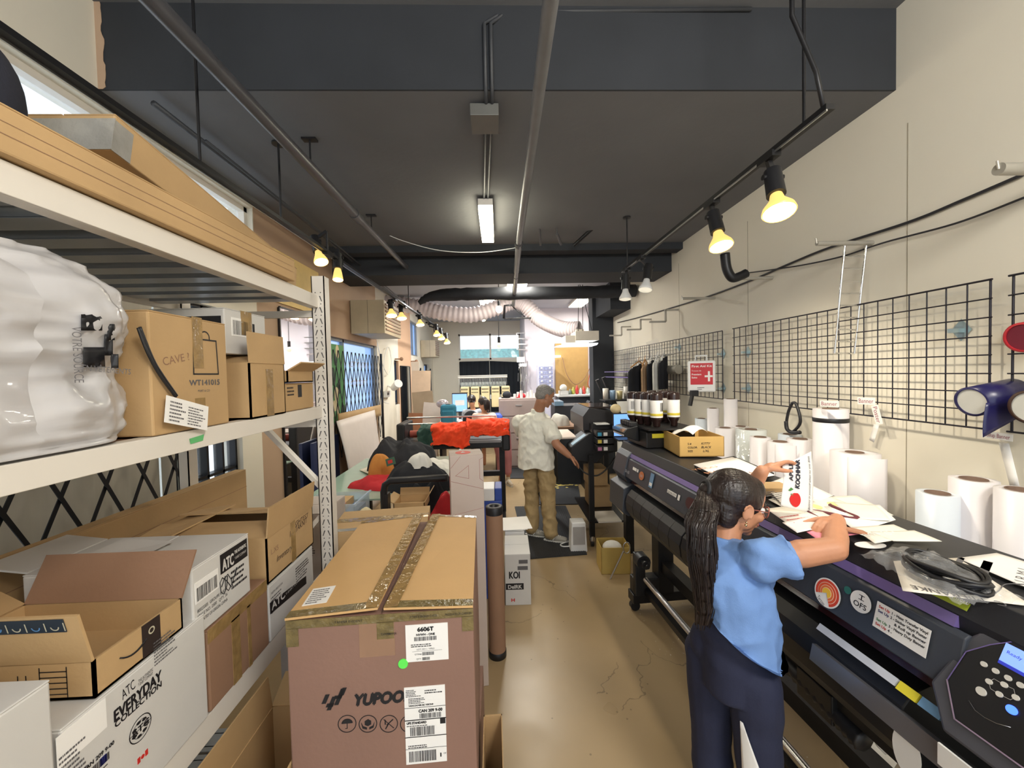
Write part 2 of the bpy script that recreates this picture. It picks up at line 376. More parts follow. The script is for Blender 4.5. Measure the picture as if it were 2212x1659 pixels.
# ------------------------------------------------------------ lamps of the room
def troffer(x, y, z, lx, ly, label, energy, col, group=None, emit=12.0):
    t = thing('ceiling_light', label, 'ceiling light', (x, y, z), group=group)
    MB(mt=whitemetal).box(x - lx / 2, x + lx / 2, y - ly / 2, y + ly / 2, z, z + .05).build('housing', t)
    MB(mt=mat('lit_diffuser_%d' % int(emit), (1, .98, .86), .5, emit=emit, ecol=(1.0, .93, .70))).box(x - lx / 2 + .006, x + lx / 2 - .006, y - ly / 2 + .006, y + ly / 2 - .006, z - .012, z).build('diffuser', t)
    if energy: lamp('AREA', 'light', t, (x, y, z - .03), energy, col, shape='RECTANGLE', size=lx, size_y=ly)
    return t
t = troffer(-.075, 3.42, 3.13, .115, .72, 'narrow glowing fluorescent light on the charcoal ceiling', 30, (1, .95, .80), emit=22.0)
MB(mt=mat('lit_diffuser_22', (1, 1, 1))).box(-.13, -.02, 3.065, 3.775, 3.08, 3.118).build('diffuser', t)
def fill_tube_light(x, y, z, label, energy, col):  # unseen fixtures, added behind the camera to brighten the right wall and room
    t = thing('added_fill_tube', label, 'ceiling light', (x, y, z)); MB(mt=whitemetal).box(x - .06, x + .06, y - .6, y + .6, z, z + .05).cyl((x, y - .5, z), (x, y - .5, 3.6), .004, n=6).cyl((x, y + .5, z), (x, y + .5, 3.6), .004, n=6).build('housing', t)
    MB(mt=mat('lit_tube_warm', (1, .97, .9), .4, emit=8.0, ecol=(1, .95, .86))).cyl((x, y - .57, z - .03), (x, y + .57, z - .03), .018).build('tube', t)
    lamp('POINT', 'light', t, (x, y, z - .1), energy, col, shadow_soft_size=.3)
fill_tube_light(-.35, -1.2, 3.0, 'unseen tube light added behind the camera on the left to fill the room', 30, (1, .96, .90))
fill_tube_light(1.0, -.6, 3.1, 'unseen tube light added behind the camera on the right to brighten the wall', 150, (1, .95, .87))
troffer(-.2, 7.6, 3.24, .3, 1.2, 'ceiling light over the embroidery tables', 75, (.95, .98, 1))
troffer(.3, 5.6, 3.13, .3, .9, 'ceiling light behind the black beams', 60, (1, .95, .85))
troffer(1.7, 8.0, 3.24, .3, 1.0, 'ceiling light over the work counter', 26, (1, .95, .9))
bulbw = mat('lit_bulb_face', (1, .9, .7), .3, emit=30.0, ecol=(1.0, .84, .55)); bulbc = mat('faint_glow_reflector_glass', srgb(220, 214, 190), .1, emit=.6, ecol=(1, .93, .75))  # glass of the unlit heads carries a faint glow of its own
goldrim = mat('amber_reflector', srgb(206, 168, 80), .3, metal=.3, emit=1.0, ecol=(1, .65, .2))
def track_head(px, py, Yd, xt, zt, label, energy, lit=True, tilt=(0, 0, -1), size=1.0, group=None, aim=None, rs=1.0):
    """px,py: centre of the bulb face in the photo; hangs from the rail at (xt, y, zt)"""
    c = P(px, py, Y=Yd); d = V(tilt).normalized(); top = c - d * .20 * size
    t = thing('track_spotlight', label, 'spotlight', (xt, top.y, zt - .03), group=group)
    MB(mt=blackmetal).box(xt - .02, xt + .02, top.y - .05, top.y + .05, zt - .03, zt - .005).cyl((xt, top.y, zt - .03), (xt, top.y, top.z + .06), .008).bar((xt, top.y, top.z + .06), top, .02, .02).cyl(top + V((-.045, 0, -.01)), top + V((.045, 0, -.01)), .012).build('bracket', t)
    MB(mt=blackm).cyl(top - d * .02, top + d * .11 * size, .034 * size, r1=.037 * size).build('lamp_body', t)
    fr = F(c, d.orthogonal(), d.cross(d.orthogonal())) if True else None
    MB(mt=(goldrim if lit else whitepl)).lathe([(.022, -.095 * size), (.03, -.06 * size), (.052 * rs, -.018), (.056 * rs, 0), (.052 * rs, .004)], M=F(c, d.orthogonal(), d.cross(d.orthogonal()))).build('reflector', t)
    MB(mt=(bulbw if lit else bulbc)).lathe([(0.0001, .012), (.03 * rs, .010), (.051 * rs, .001)], M=F(c, d.orthogonal(), d.cross(d.orthogonal()))).build('bulb', t)
    if energy: lamp('SPOT', 'light', t, c + d * .03, energy * .8, (1, .89, .72), spot_size=radians(110), spot_blend=.7, shadow_soft_size=.04, aim=aim or (c + d))
    return t
def rail(x0, y0, x1, y1, z, label, rods):
    t = thing('lighting_track', label, 'lighting track', ((x0 + x1) / 2, (y0 + y1) / 2, z))
    MB(mt=blackmetal).bar((x0, y0, z), (x1, y1, z), .035, .02).bar((x0 - .014, y0, z - .013), (x1 - .014, y1, z - .013), .005, .008, steel).build('rail', t)
    for (y, zc_) in rods:
        x = x0 + (x1 - x0) * (y - y0) / (y1 - y0); m = MB(mt=blackmetal); m.cyl((x, y, z), (x, y, zc_), .006, n=8).cyl((x, y, zc_ - .01), (x, y, zc_), .035).build('hanger_rod', t)
    return t
rail(-1.29, .45, -1.17, 8.2, 2.75, 'long black lighting track over the shelving on the left', ((1.75, 3.6), (2.36, 3.2), (5.4, 3.2)))
rail(1.21, 1.38, 1.18, 3.62, 2.75, 'black lighting track hung over the wide printer', ((3.5, 3.2), (1.5, 3.6)))
cd = MB(mt=blackmetal); cd.tube([(1.2, 1.4, 2.76), (1.19, 1.42, 2.9), (1.1, 1.42, 3.1), (1.08, 1.4, 3.6)], .008); cd.build('lamp_cord', label='loose black cord dropping to the end of the printer track', cat='cord')
track_head(1683, 458, 1.62, 1.20, 2.75, 'lit spotlight nearest the camera on the right track', 42, tilt=(-.12, -.36, -1), rs=1.15, aim=(1.5, 1.9, 1.2))
track_head(1558, 532, 2.08, 1.20, 2.75, 'second lit spotlight along the right track', 34, tilt=(.02, -.34, -1), rs=1.1, aim=(1.75, 2.5, 1.2))
track_head(1394, 626, 3.12, 1.18, 2.75, 'unlit spotlight third along the right track, tilted left', 6, False, tilt=(-.22, -.2, -1), aim=(1.2, 3.3, 0))  # this unlit head and the next still cast a weak spot beam
track_head(1351, 646, 3.5, 1.18, 2.75, 'unlit spotlight hung at the far end of the right track', 5, False, tilt=(-.05, -.1, -1), aim=(1.2, 3.6, 0))
track_head(694, 566, 2.9, -1.25, 2.75, 'lit spotlight behind the far end of the long kraft boxes', 16, tilt=(.35, -.3, -1), aim=(-.7, 2.2, 0), rs=.9)
track_head(730, 604, 3.1, -1.25, 2.75, 'glowing spotlight just right of the white shelf post', 18, tilt=(.08, -.25, -1), aim=(-1.1, 3.4, 0), rs=.7)
G = 'spotlights along the far end of the left track'
for (px, py, yd, n) in ((846, 682, 4.7, 'first'), (868, 688, 5.2, 'second'), (908, 702, 6.0, 'third'), (944, 724, 6.8, 'fourth'), (954, 732, 7.0, 'fifth'), (966, 741, 7.5, 'sixth')):
    track_head(px, py, yd, -1.23, 2.75, n + ' lit spotlight beyond the white shelf post on the left track', 15 if n in ('first', 'second', 'fourth') else 0, tilt=(.12, -.25, -1), size=.9, rs=1.15, group=G, aim=(-.6, yd + .2, .8))
# two bare bulbs hanging at the far end
for (px, py, yd, lb) in ((1044, 688, 7.2, 'lit bulb hanging before the back window'), (1078, 668, 5.9, 'lit bulb on a stalk behind the white duct hose')):
    c = P(px, py, Y=yd); t = thing('hanging_bulb', lb, 'light bulb', (c.x, c.y, 3.18 if yd < 7 else 3.3))
    MB(mt=blackmetal).cyl((c.x, c.y, c.z + .06), (c.x, c.y, 3.18 if yd < 7 else 3.3), .006, n=8).cyl(c + V((0, 0, .04)), c + V((0, 0, .12)), .022).build('stalk', t)
    MB(mt=bulbw).ball(c, (.05, .05, .055)).build('bulb', t)
# ------------------------------------------------------------ pipes, conduits, hose
pipegrey = mat('painted_pipe', srgb(120, 120, 122), .45, metal=.2, var=.08)
pipedark = mat('painted_pipe_dark', srgb(84, 84, 88), .35, metal=.3, var=.08)
t = thing('sprinkler_pipe', 'grey sprinkler pipe crossing the charcoal ceiling from top left', 'pipe', (-1.07, 2.5, 3.05))
MB(mt=pipedark).cyl((-1.12, .2, 3.06), (-1.06, 3.1, 3.05), .032).cyl((-1.06, 3.1, 3.05), (-1.02, 4.55, 3.05), .026).build('pipe', t)
MB(mt=pipedark).cyl((-1.062, 3.0, 3.05), (-1.06, 3.12, 3.05), .037).build('coupling', t)
for y in (2.32, 3.4): MB(mt=blackmetal).cyl((-1.06, y, 3.05), (-1.06, y, 3.2), .005, n=6).box(-1.1, -1.02, y - .02, y + .02, 3.19, 3.2).build('hanger', t)
t = thing('water_pipe', 'long pale grey pipe running down the middle of the ceiling', 'pipe', (.2, 4, 3.0))
MB(mt=pipegrey).cyl((.19, .3, 3.03), (.21, 3.6, 3.0), .027).cyl((.21, 3.6, 3.0), (.26, 6.4, 2.93), .03).build('pipe', t)
for y in (3.55, 4.6, 5.6): MB(mt=blackmetal).cyl((.21 + (y - 3.6) * .018, y, 3.0), (.21 + (y - 3.6) * .018, y + .08, 3.0 - (y - 3.6) * .025), .036).build('coupling', t)
MB(mt=blackmetal).tube([(.26, 6.35, 2.93), (.12, 6.4, 2.93), (.1, 6.4, 2.72)], .02).tube([(.26, 6.4, 2.9), (.45, 6.45, 2.75), (.2, 6.45, 2.72)], .012).cyl((.1, 6.4, 2.72), (.55, 6.4, 2.72), .012).build('valve_bracket', t)
cdm = mat('conduit_black', srgb(58, 60, 64), .5, var=.1)
m = MB(mt=cdm)
for dx in (0, .03):
    m.tube([P(1620 + dx * 100, 20, Z=3.58)] + [P(1110, 26, Z=3.58), P(1080 + dx * 300, 30, Z=3.57)] + [V((-.03 + dx, 1.915, 3.5)), V((-.03 + dx, 1.915, 3.2)), V((-.032 + dx, 1.99, 3.185)), V((-.085 + dx, 3.1, 3.185))], .009)
m.build('electrical_conduit', label='pair of thin black conduits bending down the ceiling step to the junction box', cat='conduit')
jb = MB(mt=mat('junction_box_grey', srgb(104, 104, 100), .5, metal=.3)); jb.box(-.115, .03, 2.0, 2.16, 3.125, 3.185); jb.build('junction_box', label='square grey junction box under the black ceiling step', cat='junction box', bevel=.003)
m = MB(mt=cdm); m.tube([(-1.62, 1.95, 3.15), (-1.6, 3.4, 3.14), (-1.6, 6.5, 3.05)], .014).tube([(-1.56, 2.2, 3.12), (-1.54, 4.0, 3.1), (-1.5, 6.5, 3.0)], .008)
m.build('wall_conduit', label='dark conduit following the ceiling above the left windows', cat='conduit')
# corrugated white exhaust hose
hose = mat('hose_plastic', srgb(214, 202, 204), .5, var=.03)
ctrl = [(786, 640, 6.5), (806, 650, 6.5), (850, 655, 6.7), (905, 664, 6.8), (960, 676, 6.8), (1020, 680, 6.8), (1070, 666, 6.8), (1110, 652, 6.8), (1135, 660, 6.8), (1160, 685, 6.8), (1190, 702, 6.6), (1220, 712, 6.4), (1250, 712, 6.25)]
cp = [P(a, b, Y=c) for a, b, c in ctrl]
def spline(cp, k):
    out = []
    for i in range(len(cp) - 1):
        p0 = cp[max(i - 1, 0)]; p1 = cp[i]; p2 = cp[i + 1]; p3 = cp[min(i + 2, len(cp) - 1)]
        for j in range(k):
            t = j / k; out.append(.5 * ((2 * p1) + (p2 - p0) * t + (2 * p0 - 5 * p1 + 4 * p2 - p3) * t * t + (3 * p1 - p0 - 3 * p2 + p3) * t ** 3))
    return out + [cp[-1]]
hp = spline(cp, 22)
MB(mt=hose).tube(hp, [.120 + .018 * (i % 4 < 2) for i in range(len(hp))], n=16).build('exhaust_hose', label='white corrugated exhaust hose looping across the room below the beams', cat='hose')
# wrapped black duct
dp = [P(905, 655, Y=5.6), P(930, 641, Y=5.6), P(985, 636, Y=5.6), P(1100, 634, Y=5.6), P(1250, 632, Y=5.6), P(1372, 628, Y=5.6)]
dp = spline(dp, 8)
wr_ = mat('torn_black_wrap', srgb(36, 38, 42), .8, var=.2, bump=.3, bscale=20)
MB(mt=wr_).tube(dp, [.03 + .06 * min(1, i / 14) + .012 * fbm((i * .9, 0, 0)) for i in range(len(dp))], n=12).build('wrapped_duct', label='black wrapped duct with a torn edge below the ceiling', cat='duct')
# range hood over the flatbed table
c = P(1252, 735, Y=5.95)
t = thing('fume_hood', 'cream box hood with a lit lamp panel hung at the hose end', 'hood', (c.x, c.y, c.z - .08))
hm = mat('hood_cream', srgb(206, 198, 184), .5)
MB(mt=hm).box(c.x - .1, c.x + .25, c.y - .2, c.y + .2, c.z - .02, c.z + .12).box(c.x - .25, c.x - .1, c.y - .18, c.y + .2, c.z - .05, c.z + .06).box(c.x - .05, c.x + .07, c.y, c.y + .12, c.z + .12, c.z + .17).build('hood_body', t, bevel=.004)
MB(mt=mat('lit_hood_panel', (.9, .95, 1), .4, emit=2.2, ecol=(.82, .92, 1.0))).prism([(c.x - .38, 0), (c.x + .22, 0), (c.x + .24, .03), (c.x - .2, .03)], c.y * -1 - .19, -c.y + .19, M=Matrix.Translation((0, 0, c.z - .09)) @ Matrix.Rotation(pi / 2, 4, 'X')).build('lamp_panel', t)
m = MB(mt=blackmetal)
for dx, tx in ((-.02, .0), (.05, .06), (.2, .02)): m.cyl((c.x + dx, c.y, c.z + .12), (c.x + tx, c.y, 3.15), .005, n=6)
m.build('suspension_rod', t)
# ------------------------------------------------------------ cartons
CO = V((0, 0, CAMZ))
def loc(fr, px, py):
    d = RW @ V(((px - W_ / 2) / FPX, (H_ / 2 - py) / FPX, -1.0)); n = fr.to_3x3().col[2]; O = fr.translation
    t = (O - CO).dot(n) / d.dot(n); q = fr.inverted() @ (CO + d * t); return q.x, q.y
class Carton:
    """a cardboard box: body, optional open flaps, tape and prints; local frame at its base centre"""
    def __init__(s, label, x0, x1, y0, y1, z0, z1, m=None, rot=0.0, name='cardboard_box', open_=False, cat='box', group=None, bevel=.004, tp=None, seam='y', sag=0.0):
        s.w, s.d, s.h = x1 - x0, y1 - y0, z1 - z0; s.m = m or cardboard
        s.t = thing(name, label, cat, ((x0 + x1) / 2, (y0 + y1) / 2, z0), rot, group); s.M = WM[s.t.name]
        w, d, h = s.w / 2, s.d / 2, s.h; b = MB(s.M, s.m)
        if open_:
            k = .005
            b.box(-w, w, -d, d, 0, k).box(-w, w, -d, -d + k, 0, h).box(-w, w, d - k, d, 0, h).box(-w, -w + k, -d, d, 0, h).box(w - k, w, -d, d, 0, h)
            b.build('box_body', s.t)
        else:
            b.box(-w, w, -d, d, 0, h - .003); b.build('box_body', s.t, bevel=bevel)
            fl = MB(s.M, s.m); g = .0015
            if seam == 'y': fl.box(-w, -g, -d, d, h - .004, h).box(g, w, -d, d, h - .004, h)
            else: fl.box(-w, w, -d, -g, h - .004, h).box(-w, w, g, d, h - .004, h)
            fl.build('top_flaps', s.t, bevel=.002)
        if tp:
            q = MB(s.M, tp)
            if seam == 'y': q.box(-.026, .026, -d - .0008, d + .0008, h, h + .0009).box(-.026, .026, -d - .0012, -d, h - .08, h + .0009).box(-.026, .026, d, d + .001, h - .08, h + .0009)
            else: q.box(-w - .0008, w + .0008, -.026, .026, h, h + .0009).box(w, w + .0012, -.026, .026, h - .08, h + .0009).box(-w - .0012, -w, -.026, .026, h - .08, h + .0009)
            q.build('tape_strip', s.t)
    def fr(s, f):
        w, d, h = s.w / 2, s.d / 2, s.h; R = s.M.to_3x3()
        O, U, Vv = {'front': ((-w, -d, 0), (1, 0, 0), (0, 0, 1)), 'right': ((w, -d, 0), (0, 1, 0), (0, 0, 1)), 'left': ((-w, d, 0), (0, -1, 0), (0, 0, 1)), 'top': ((-w, -d, h), (1, 0, 0), (0, 1, 0))}[f]
        return F(s.M @ V(O), R @ V(U), R @ V(Vv))
    def flap(s, edge, ang, ln, a=0.0, b=1.0, m=None, name='flap', label=None, skew=0.0):
        """edge N/S/E/W of the open top; ang 0 = closed flat, 90 = upright, 180 = folded out flat"""
        w, d, h = s.w / 2, s.d / 2, s.h; A = radians(ang)
        if edge in 'EW':
            sx = 1 if edge == 'E' else -1; O = V((sx * w, 0, h)); dv = V((-sx * cos(A), 0, sin(A))); u = V((0, 1, 0)); L = s.d; o0 = -d
        else:
            sy = 1 if edge == 'N' else -1; O = V((0, sy * d, h)); dv = V((0, -sy * cos(A), sin(A))); u = V((1, 0, 0)); L = s.w; o0 = -w
        p = [O + u * (o0 + L * a), O + u * (o0 + L * b), O + u * (o0 + L * b - skew) + dv * ln, O + u * (o0 + L * a + skew) + dv * ln]
        n = (p[1] - p[0]).cross(p[3] - p[0]).normalized() * .0025
        mb = MB(s.M, m or s.m); mb.add([q - n for q in p] + [q + n for q in p], [(0, 3, 2, 1), (4, 5, 6, 7), (0, 1, 5, 4), (1, 2, 6, 5), (2, 3, 7, 6), (3, 0, 4, 7)])
        return mb.build(name, s.t, label)
    def on(s, f): fr = s.fr(f); return MB(fr), fr
def ship_label(mb, fr, x0, y0, x1, y1, m=paper, seed=1):
    mb.rect(x0, y0, x1, y1, m, z=.0009)
Bd = lambda mb, t, x, y, h, m=None, w=None, **k: mb.text(t, x, y, h, m or ink, w, bold=h * .045, **k)
# ------------------------------------------------------------ white shelving rack
XF, XBK, YE = -.80, -1.40, 1.79
sh = thing('shelving_rack', 'white steel shelving rack loaded with cartons along the left side', 'shelving', (-1.1, .9, 0))
def post(x0, x1, y0, y1, slots=True):
    m = MB(mt=whitemetal); m.box(x0, x1, y0, y0 + .004, 0, 2.27).box(x1 - .004, x1, y0, y1, 0, 2.27).box(x0, x0 + .004, y0, y1, 0, 2.27); o = m.build('upright_post', sh)
    if slots:
        q = MB(F((x0, y0, 0), (1, 0, 0), (0, 0, 1)), mt=mat('slot_shadow', (.10, .095, .09), .9)); w = x1 - x0; z = .12
        while z < 2.22:
            for sx, dx in ((.30 * w, .006), (.70 * w, -.006)): q.add([(sx - .0028 + dx * .7, z + .012, .0006), (sx + .0028 + dx * .7, z + .012, .0006), (sx + .002 - dx * .7, z - .012, .0006), (sx - .002 - dx * .7, z - .012, .0006)], [(0, 3, 2, 1)])
            q.disc(.3 * w, z + .027, .0025, z=.0006, n=8).disc(.7 * w, z + .027, .0025, z=.0006, n=8); z += .05
        q.build('slots', o)
post(-.822, -.765, YE - .03, YE + .02); post(-1.43, -1.385, YE - .03, YE + .02, False); post(-.83, -.775, -.12, -.07, False); post(-1.43, -1.385, -.12, -.07, False)
for z0, z1 in ((.235, .3), (.862, .93), (1.642, 1.692), (2.13, 2.185)):
    MB(mt=whitemetal).box(XF, XF + .006, -.08, YE - .02, z0, z1).box(XF - .035, XF, -.08, YE - .02, z1 - .006, z1).box(XF - .035, XF, -.08, YE - .02, z0, z0 + .004).build('beam', sh, bevel=.0015)
    MB(mt=whitemetal).box(XBK - .03, XBK, -.08, YE - .02, z0, z1).build('beam', sh)
for zt in (.922, 2.176, .292):
    m = MB(mt=mat('deck_panel_grey', srgb(168, 172, 176), .28, metal=.5, var=.04)); y = -.05
    while y < YE - .13:
        m.box(XBK - .01, XF - .03, y, y + .105, zt - .004, zt).box(XBK, XF - .03, y + .02, y + .024, zt - .03, zt).box(XBK, XF - .03, y + .08, y + .084, zt - .03, zt).box(XBK, XF - .03, y + .02, y + .084, zt - .032, zt - .029)
        y += .118
    m.build('deck', sh)
MB(mt=mat('shelf_board', srgb(150, 112, 84), .7)).box(XBK, XF - .008, -.06, YE - .03, 1.672, 1.688).build('deck', sh, label='brown fibreboard deck')
for a_, b_ in ((1.98, 1.30), (.55, 1.22)): MB(mt=whitemetal).bar((-1.4, YE, a_), (-.80, YE, b_), .03, .02).build('brace', sh)
for a_, b_ in ((2.09, 2.12), (1.60, 1.63), (.80, .84)): MB(mt=whitemetal).box(-1.4, -.8, YE - .02, YE, a_, b_).build('cross_strut', sh)
tg = MB(F((XF + .0065, 0, 0), (0, 1, 0), (0, 0, 1)), mat('green_tape', srgb(96, 178, 112), .5)); fr = tg.M
a = loc(fr, 408, 948); tg.add([(a[0], a[1], .0012), (a[0] + .05, a[1] + .004, .0012), (a[0] + .045, a[1] - .012, .0012), (a[0] + .003, a[1] - .014, .0012)], [(0, 3, 2, 1)]); tg.build('green_tape', sh)
# --- middle level, from the camera to the far end
ZM = 1.6935
c = Carton('tall worn kraft carton with a printed shopping bag outline beside the plastic sack', -1.10, XF, .915, 1.175, ZM, 1.985, cardboard, tp=None, rot=.02)
mb, fr = c.on('right'); L = lambda x, y: loc(fr, x, y)
a = L(418, 808); b = L(466, 737); mb.line([(a[0], a[1]), (b[0] + .004, a[1]), (b[0], b[1]), (a[0] + .004, b[1]), (a[0], a[1])], .004, ink)
cx = (a[0] + b[0]) / 2 + .002; mb.ring(cx, b[1] + .006, .018, .0035, ink, a0=0, a1=pi); mb.line([(cx - .016, b[1] + .008), (cx - .016, b[1])], .0035, ink); mb.line([(cx + .016, b[1] + .008), (cx + .016, b[1])], .0035, ink)
t0 = L(409, 833); t1 = L(474, 833); Bd(mb, 'WT141015', t0[0], t0[1], .015, inkgrey, w=t1[0] - t0[0]); t0 = L(427, 847); mb.text('PORT & CO', t0[0], t0[1], .006, inkgrey); mb.text('CAVE ?', L(352, 790)[0], L(352, 790)[1], .02, cardboard_dark, rot=.2)
mb.build('printed_mark', c.t)
q, fr = c.on('right'); q.mt = tape; q.rect(.13, .16, .165, .295, z=.0012); q.rect(.13, 0, .165, .08, z=.0012); q.build('tape_strip', c.t)
c = Carton('white carton with a black logo band high on the middle shelf', -1.24, -.86, 1.275, 1.475, 1.9035, 2.05, whitecard, rot=-.05, seam='x', tp=tape)
q, fr = c.on('front'); q.rect(.02, .05, .37, .12, ink, z=.001); Bd(q, 'ATC  THE AUTHENTIC', .12, .062, .022, whitecard, w=.24, z=.0014); q.build('logo_band', c.t)
q, fr = c.on('right'); q.rect(.03, .06, .11, .12, paper, z=.001); q.barcode(.035, .065, .105, .112, ink, 3, z=.0012); q.rect(.13, .05, .14, .11, ink, z=.001); q.build('shipping_label', c.t)
Carton('plain kraft carton underneath the white black-banded carton on the middle shelf', -1.24, -.90, 1.30, 1.49, ZM, 1.90, cardboard)
c = Carton('small kraft carton with one flap standing up at the front of the middle shelf', -1.06, XF + .01, 1.26, 1.46, ZM, 1.872, cardboard, open_=True)
c.flap('E', 88, .10, 0, 1); c.flap('N', 20, .10); c.flap('S', 15, .09)
q, fr = c.on('right'); q.mt = tape; q.rect(.085, .0, .125, .16, z=.0012); q.build('tape_strip', c.t); q, fr = c.on('front'); q.rect(.04, .12, .2, .124, cardboard_dark); q.text('ORDER NO.', .04, .13, .012, cardboard_dark); q.build('printed_text', c.t)
c = Carton('kraft carton with printed text under the open tray at the far shelf end', -1.22, XF - .01, 1.49, 1.72, ZM, 1.80, cardboard)
q, fr = c.on('front'); q.lines(.16, .03, .28, .09, 4, ink, 5); q.build('printed_text', c.t); q, fr = c.on('right'); q.lines(.02, .06, .08, .1, 3, ink, 8); q.rect(.1, .05, .13, .1, ink); q.build('printed_mark', c.t)
c = Carton('open kraft tray tilted on top of the stack at the far shelf end', -1.16, XF - .0, 1.50, 1.70, 1.803, 1.85, cardboard, open_=True)
c.flap('E', 150, .06); c.flap('W', 70, .05)
c = Carton('small carton with an orange label behind the far end tray', -1.30, -1.18, 1.52, 1.70, 1.803, 1.93, mat('cream_card', srgb(232, 206, 140), .6))
# white poly sack
bagm = mat('white_poly_sack', srgb(205, 203, 204), .28, var=.04, bump=.5, bscale=9, trans=.15, coat=.3)
t = thing('plastic_sack', 'bulging white plastic apparel sack with black garment icons on the middle shelf', 'bag', (-.98, .70, ZM))
def bagk(h):
    pr = ((0, .90), (.08, 1.0), (.2, 1.03), (.36, .93), (.5, .97), (.65, 1.03), (.8, .97), (.92, .80), (1.0, .58))
    for (a0, b0), (a1, b1) in zip(pr[:-1], pr[1:]):
        if h <= a1: t_ = max(0, (h - a0) / (a1 - a0)); return b0 + (b1 - b0) * t_ * t_ * (3 - 2 * t_)
    return .58
def bagp(u, v):
    a = 2 * pi * u; ca, sa = cos(a), sin(a); e = .55
    rx = .205 * abs(ca) ** e * (1 if ca > 0 else -1); ry = .225 * abs(sa) ** e * (1 if sa > 0 else -1)
    h = v; k = bagk(h)
    p = V((-.975 + rx * k, .69 + ry * k, ZM + .004 + .385 * h))
    n = V((ca, sa, .2)); w = fbm((p.x * 7, p.y * 7, p.z * 5), 3) * .022 + abs(noise.noise(V((p.x * 16, p.y * 16 + p.z * 10, p.z * 8)))) * -.03 + abs(noise.noise(V((p.x * 34 + p.z * 20, p.y * 30, p.z * 26)))) * -.010
    if v < .02: w = 0
    return p + n * w
m = MB(mt=bagm); m.grid(bagp, 130, 70)
m.add([V((-.975, .69, ZM + .40))] + [bagp(i / 130, 1) for i in range(130)], [(0, i + 1, (i + 1) % 130 + 1) for i in range(130)], sm=True)
m.build('sack_body', t)
# printing conforms to the bulge: small sheets projected on the sack surface
def on_bag(mb, px0, py0, px1, py1, m, nu=8, nv=8, off=.004):
    def fn(u, v):
        d = (RW @ V(((px0 + (px1 - px0) * u - W_ / 2) / FPX, (H_ / 2 - (py0 + (py1 - py0) * v)) / FPX, -1.0))).normalized()
        best = None; lo = .3
        for s_ in range(60):
            q = CO + d * (lo + s_ * .014); hh = (q.z - ZM) / .385
            if 0 < hh < 1:
                k = bagk(hh)
                e = (abs((q.x + .975) / (.205 * k)) ** 3.6 + abs((q.y - .69) / (.225 * k)) ** 3.6)
                if e < 1.12: best = q; break
        return best if best is not None else CO + d * .95
    mb.grid(fn, nu, nv, m, th=.001)
on_ = MB()
for (a, b, c_, d_) in ((175, 679, 221, 714), (180, 750, 226, 793), (232, 700, 248, 735), (226, 722, 244, 768), (240, 765, 256, 795)): on_bag(on_, a, b, c_, d_, ink, 4, 4)
on_.build('garment_icons', t)
fr = F((-.775, .62, ZM + .2), (0, 1, 0), (0, 0, 1))
bp = MB(F(P(154, 705, X=-.755), (.35, .94, 0), (0, 0, 1)), inkgrey); bp.text('VOTRE SOURCE', 0, 0, .013, inkgrey, w=.1, rot=-pi / 2); bp.build('printed_text', t)
bp = MB(F(P(176, 800, X=-.745), (.35, .94, 0), (0, 0, 1)), inkgrey); bp.text('EN V\u00caTEMENTS', 0, 0, .011, inkgrey, w=.07, rot=-.12); bp.build('printed_text', t)
# black cord and hang tag
m = MB(mt=blackm); a = [P(298, 708, X=-.79), P(318, 760, X=-.785), P(345, 810, X=-.785), P(380, 858, X=-.785)]; b = [P(302, 706, X=-.79), P(330, 775, X=-.785), P(352, 812, X=-.785), P(382, 855, X=-.785)]
m.tube(spline(a, 6), .003, n=6).tube(spline(b, 6), .003, n=6); m.build('drawcord', label='black drawcord loop hanging from the sack in front of the kraft carton', cat='cord')
tgp = [P(368, 857, X=-.782), P(461, 886, X=-.782), P(447, 930, X=-.775), P(354, 912, X=-.775)]
fr = F(tgp[3], tgp[2] - tgp[3], tgp[0] - tgp[3]); wq = (tgp[2] - tgp[3]).length; hq = (tgp[0] - tgp[3]).length
m = MB(fr); m.box(0, wq, 0, hq, 0, .0008, paper).lines(.012, .006, wq * .45, hq - .006, 6, inkgrey, 4, z=.0012).lines(wq * .5, .006, wq - .006, hq - .01, 7, inkgrey, 9, z=.0012)
m.build('paper_tag', label='white printed paper tag hanging over the middle shelf edge', cat='tag')
# --- top level
ZT = 2.188
c = Carton('long battered kraft carton overhanging the front of the top shelf', -.93, -.775, .12, 1.52, ZT, 2.268, cardboard, seam='y', rot=-.012)
q, fr = c.on('right'); q.mt = cardboard_dark; q.line([(.2, .03), (1.38, .032)], .0012); q.line([(.3, .05), (1.38, .052)], .001); q.build('crease_line', c.t)
c = Carton('long kraft carton with a tape wrapped end lying behind on the top shelf', -1.20, -.945, 1.0, 1.88, 2.30, 2.40, cardboard, seam='y')
q, fr = c.on('front'); q.mt = mat('silver_tape', srgb(150, 148, 142), .25, var=.15, bump=.4, bscale=30, coat=.5); q.box(-.003, .258, 0, .0855, 0, .0015); q.build('tape_wrap', c.t)
q, fr = c.on('right'); q.mt = mat('silver_tape', (1, 1, 1)); q.rect(-.002, 0, .05, .083, z=.0015); q.build('tape_wrap', c.t)
c.t.matrix_world = Matrix.Translation((-1.072, 1.44, 2.318)) @ Matrix.Rotation(-.175, 4, 'X')
Carton('plain kraft carton under the raised end of the tape wrapped carton', -1.36, -1.02, .74, 1.10, ZT, 2.375, cardboard)
m = MB(mt=mat('black_fabric_dome', (0.02, .022, .035), .9, bump=.2, bscale=80))
m.ball((0, 0, 0), (.10, .10, .15), n=28); m.v = [V((v.x - 1.12, v.y + .86, max(v.z, -.06) + 2.438)) for v in m.v]
m.build('dark_hat', label='dark rounded cap standing on the top shelf against the bright window', cat='cap')
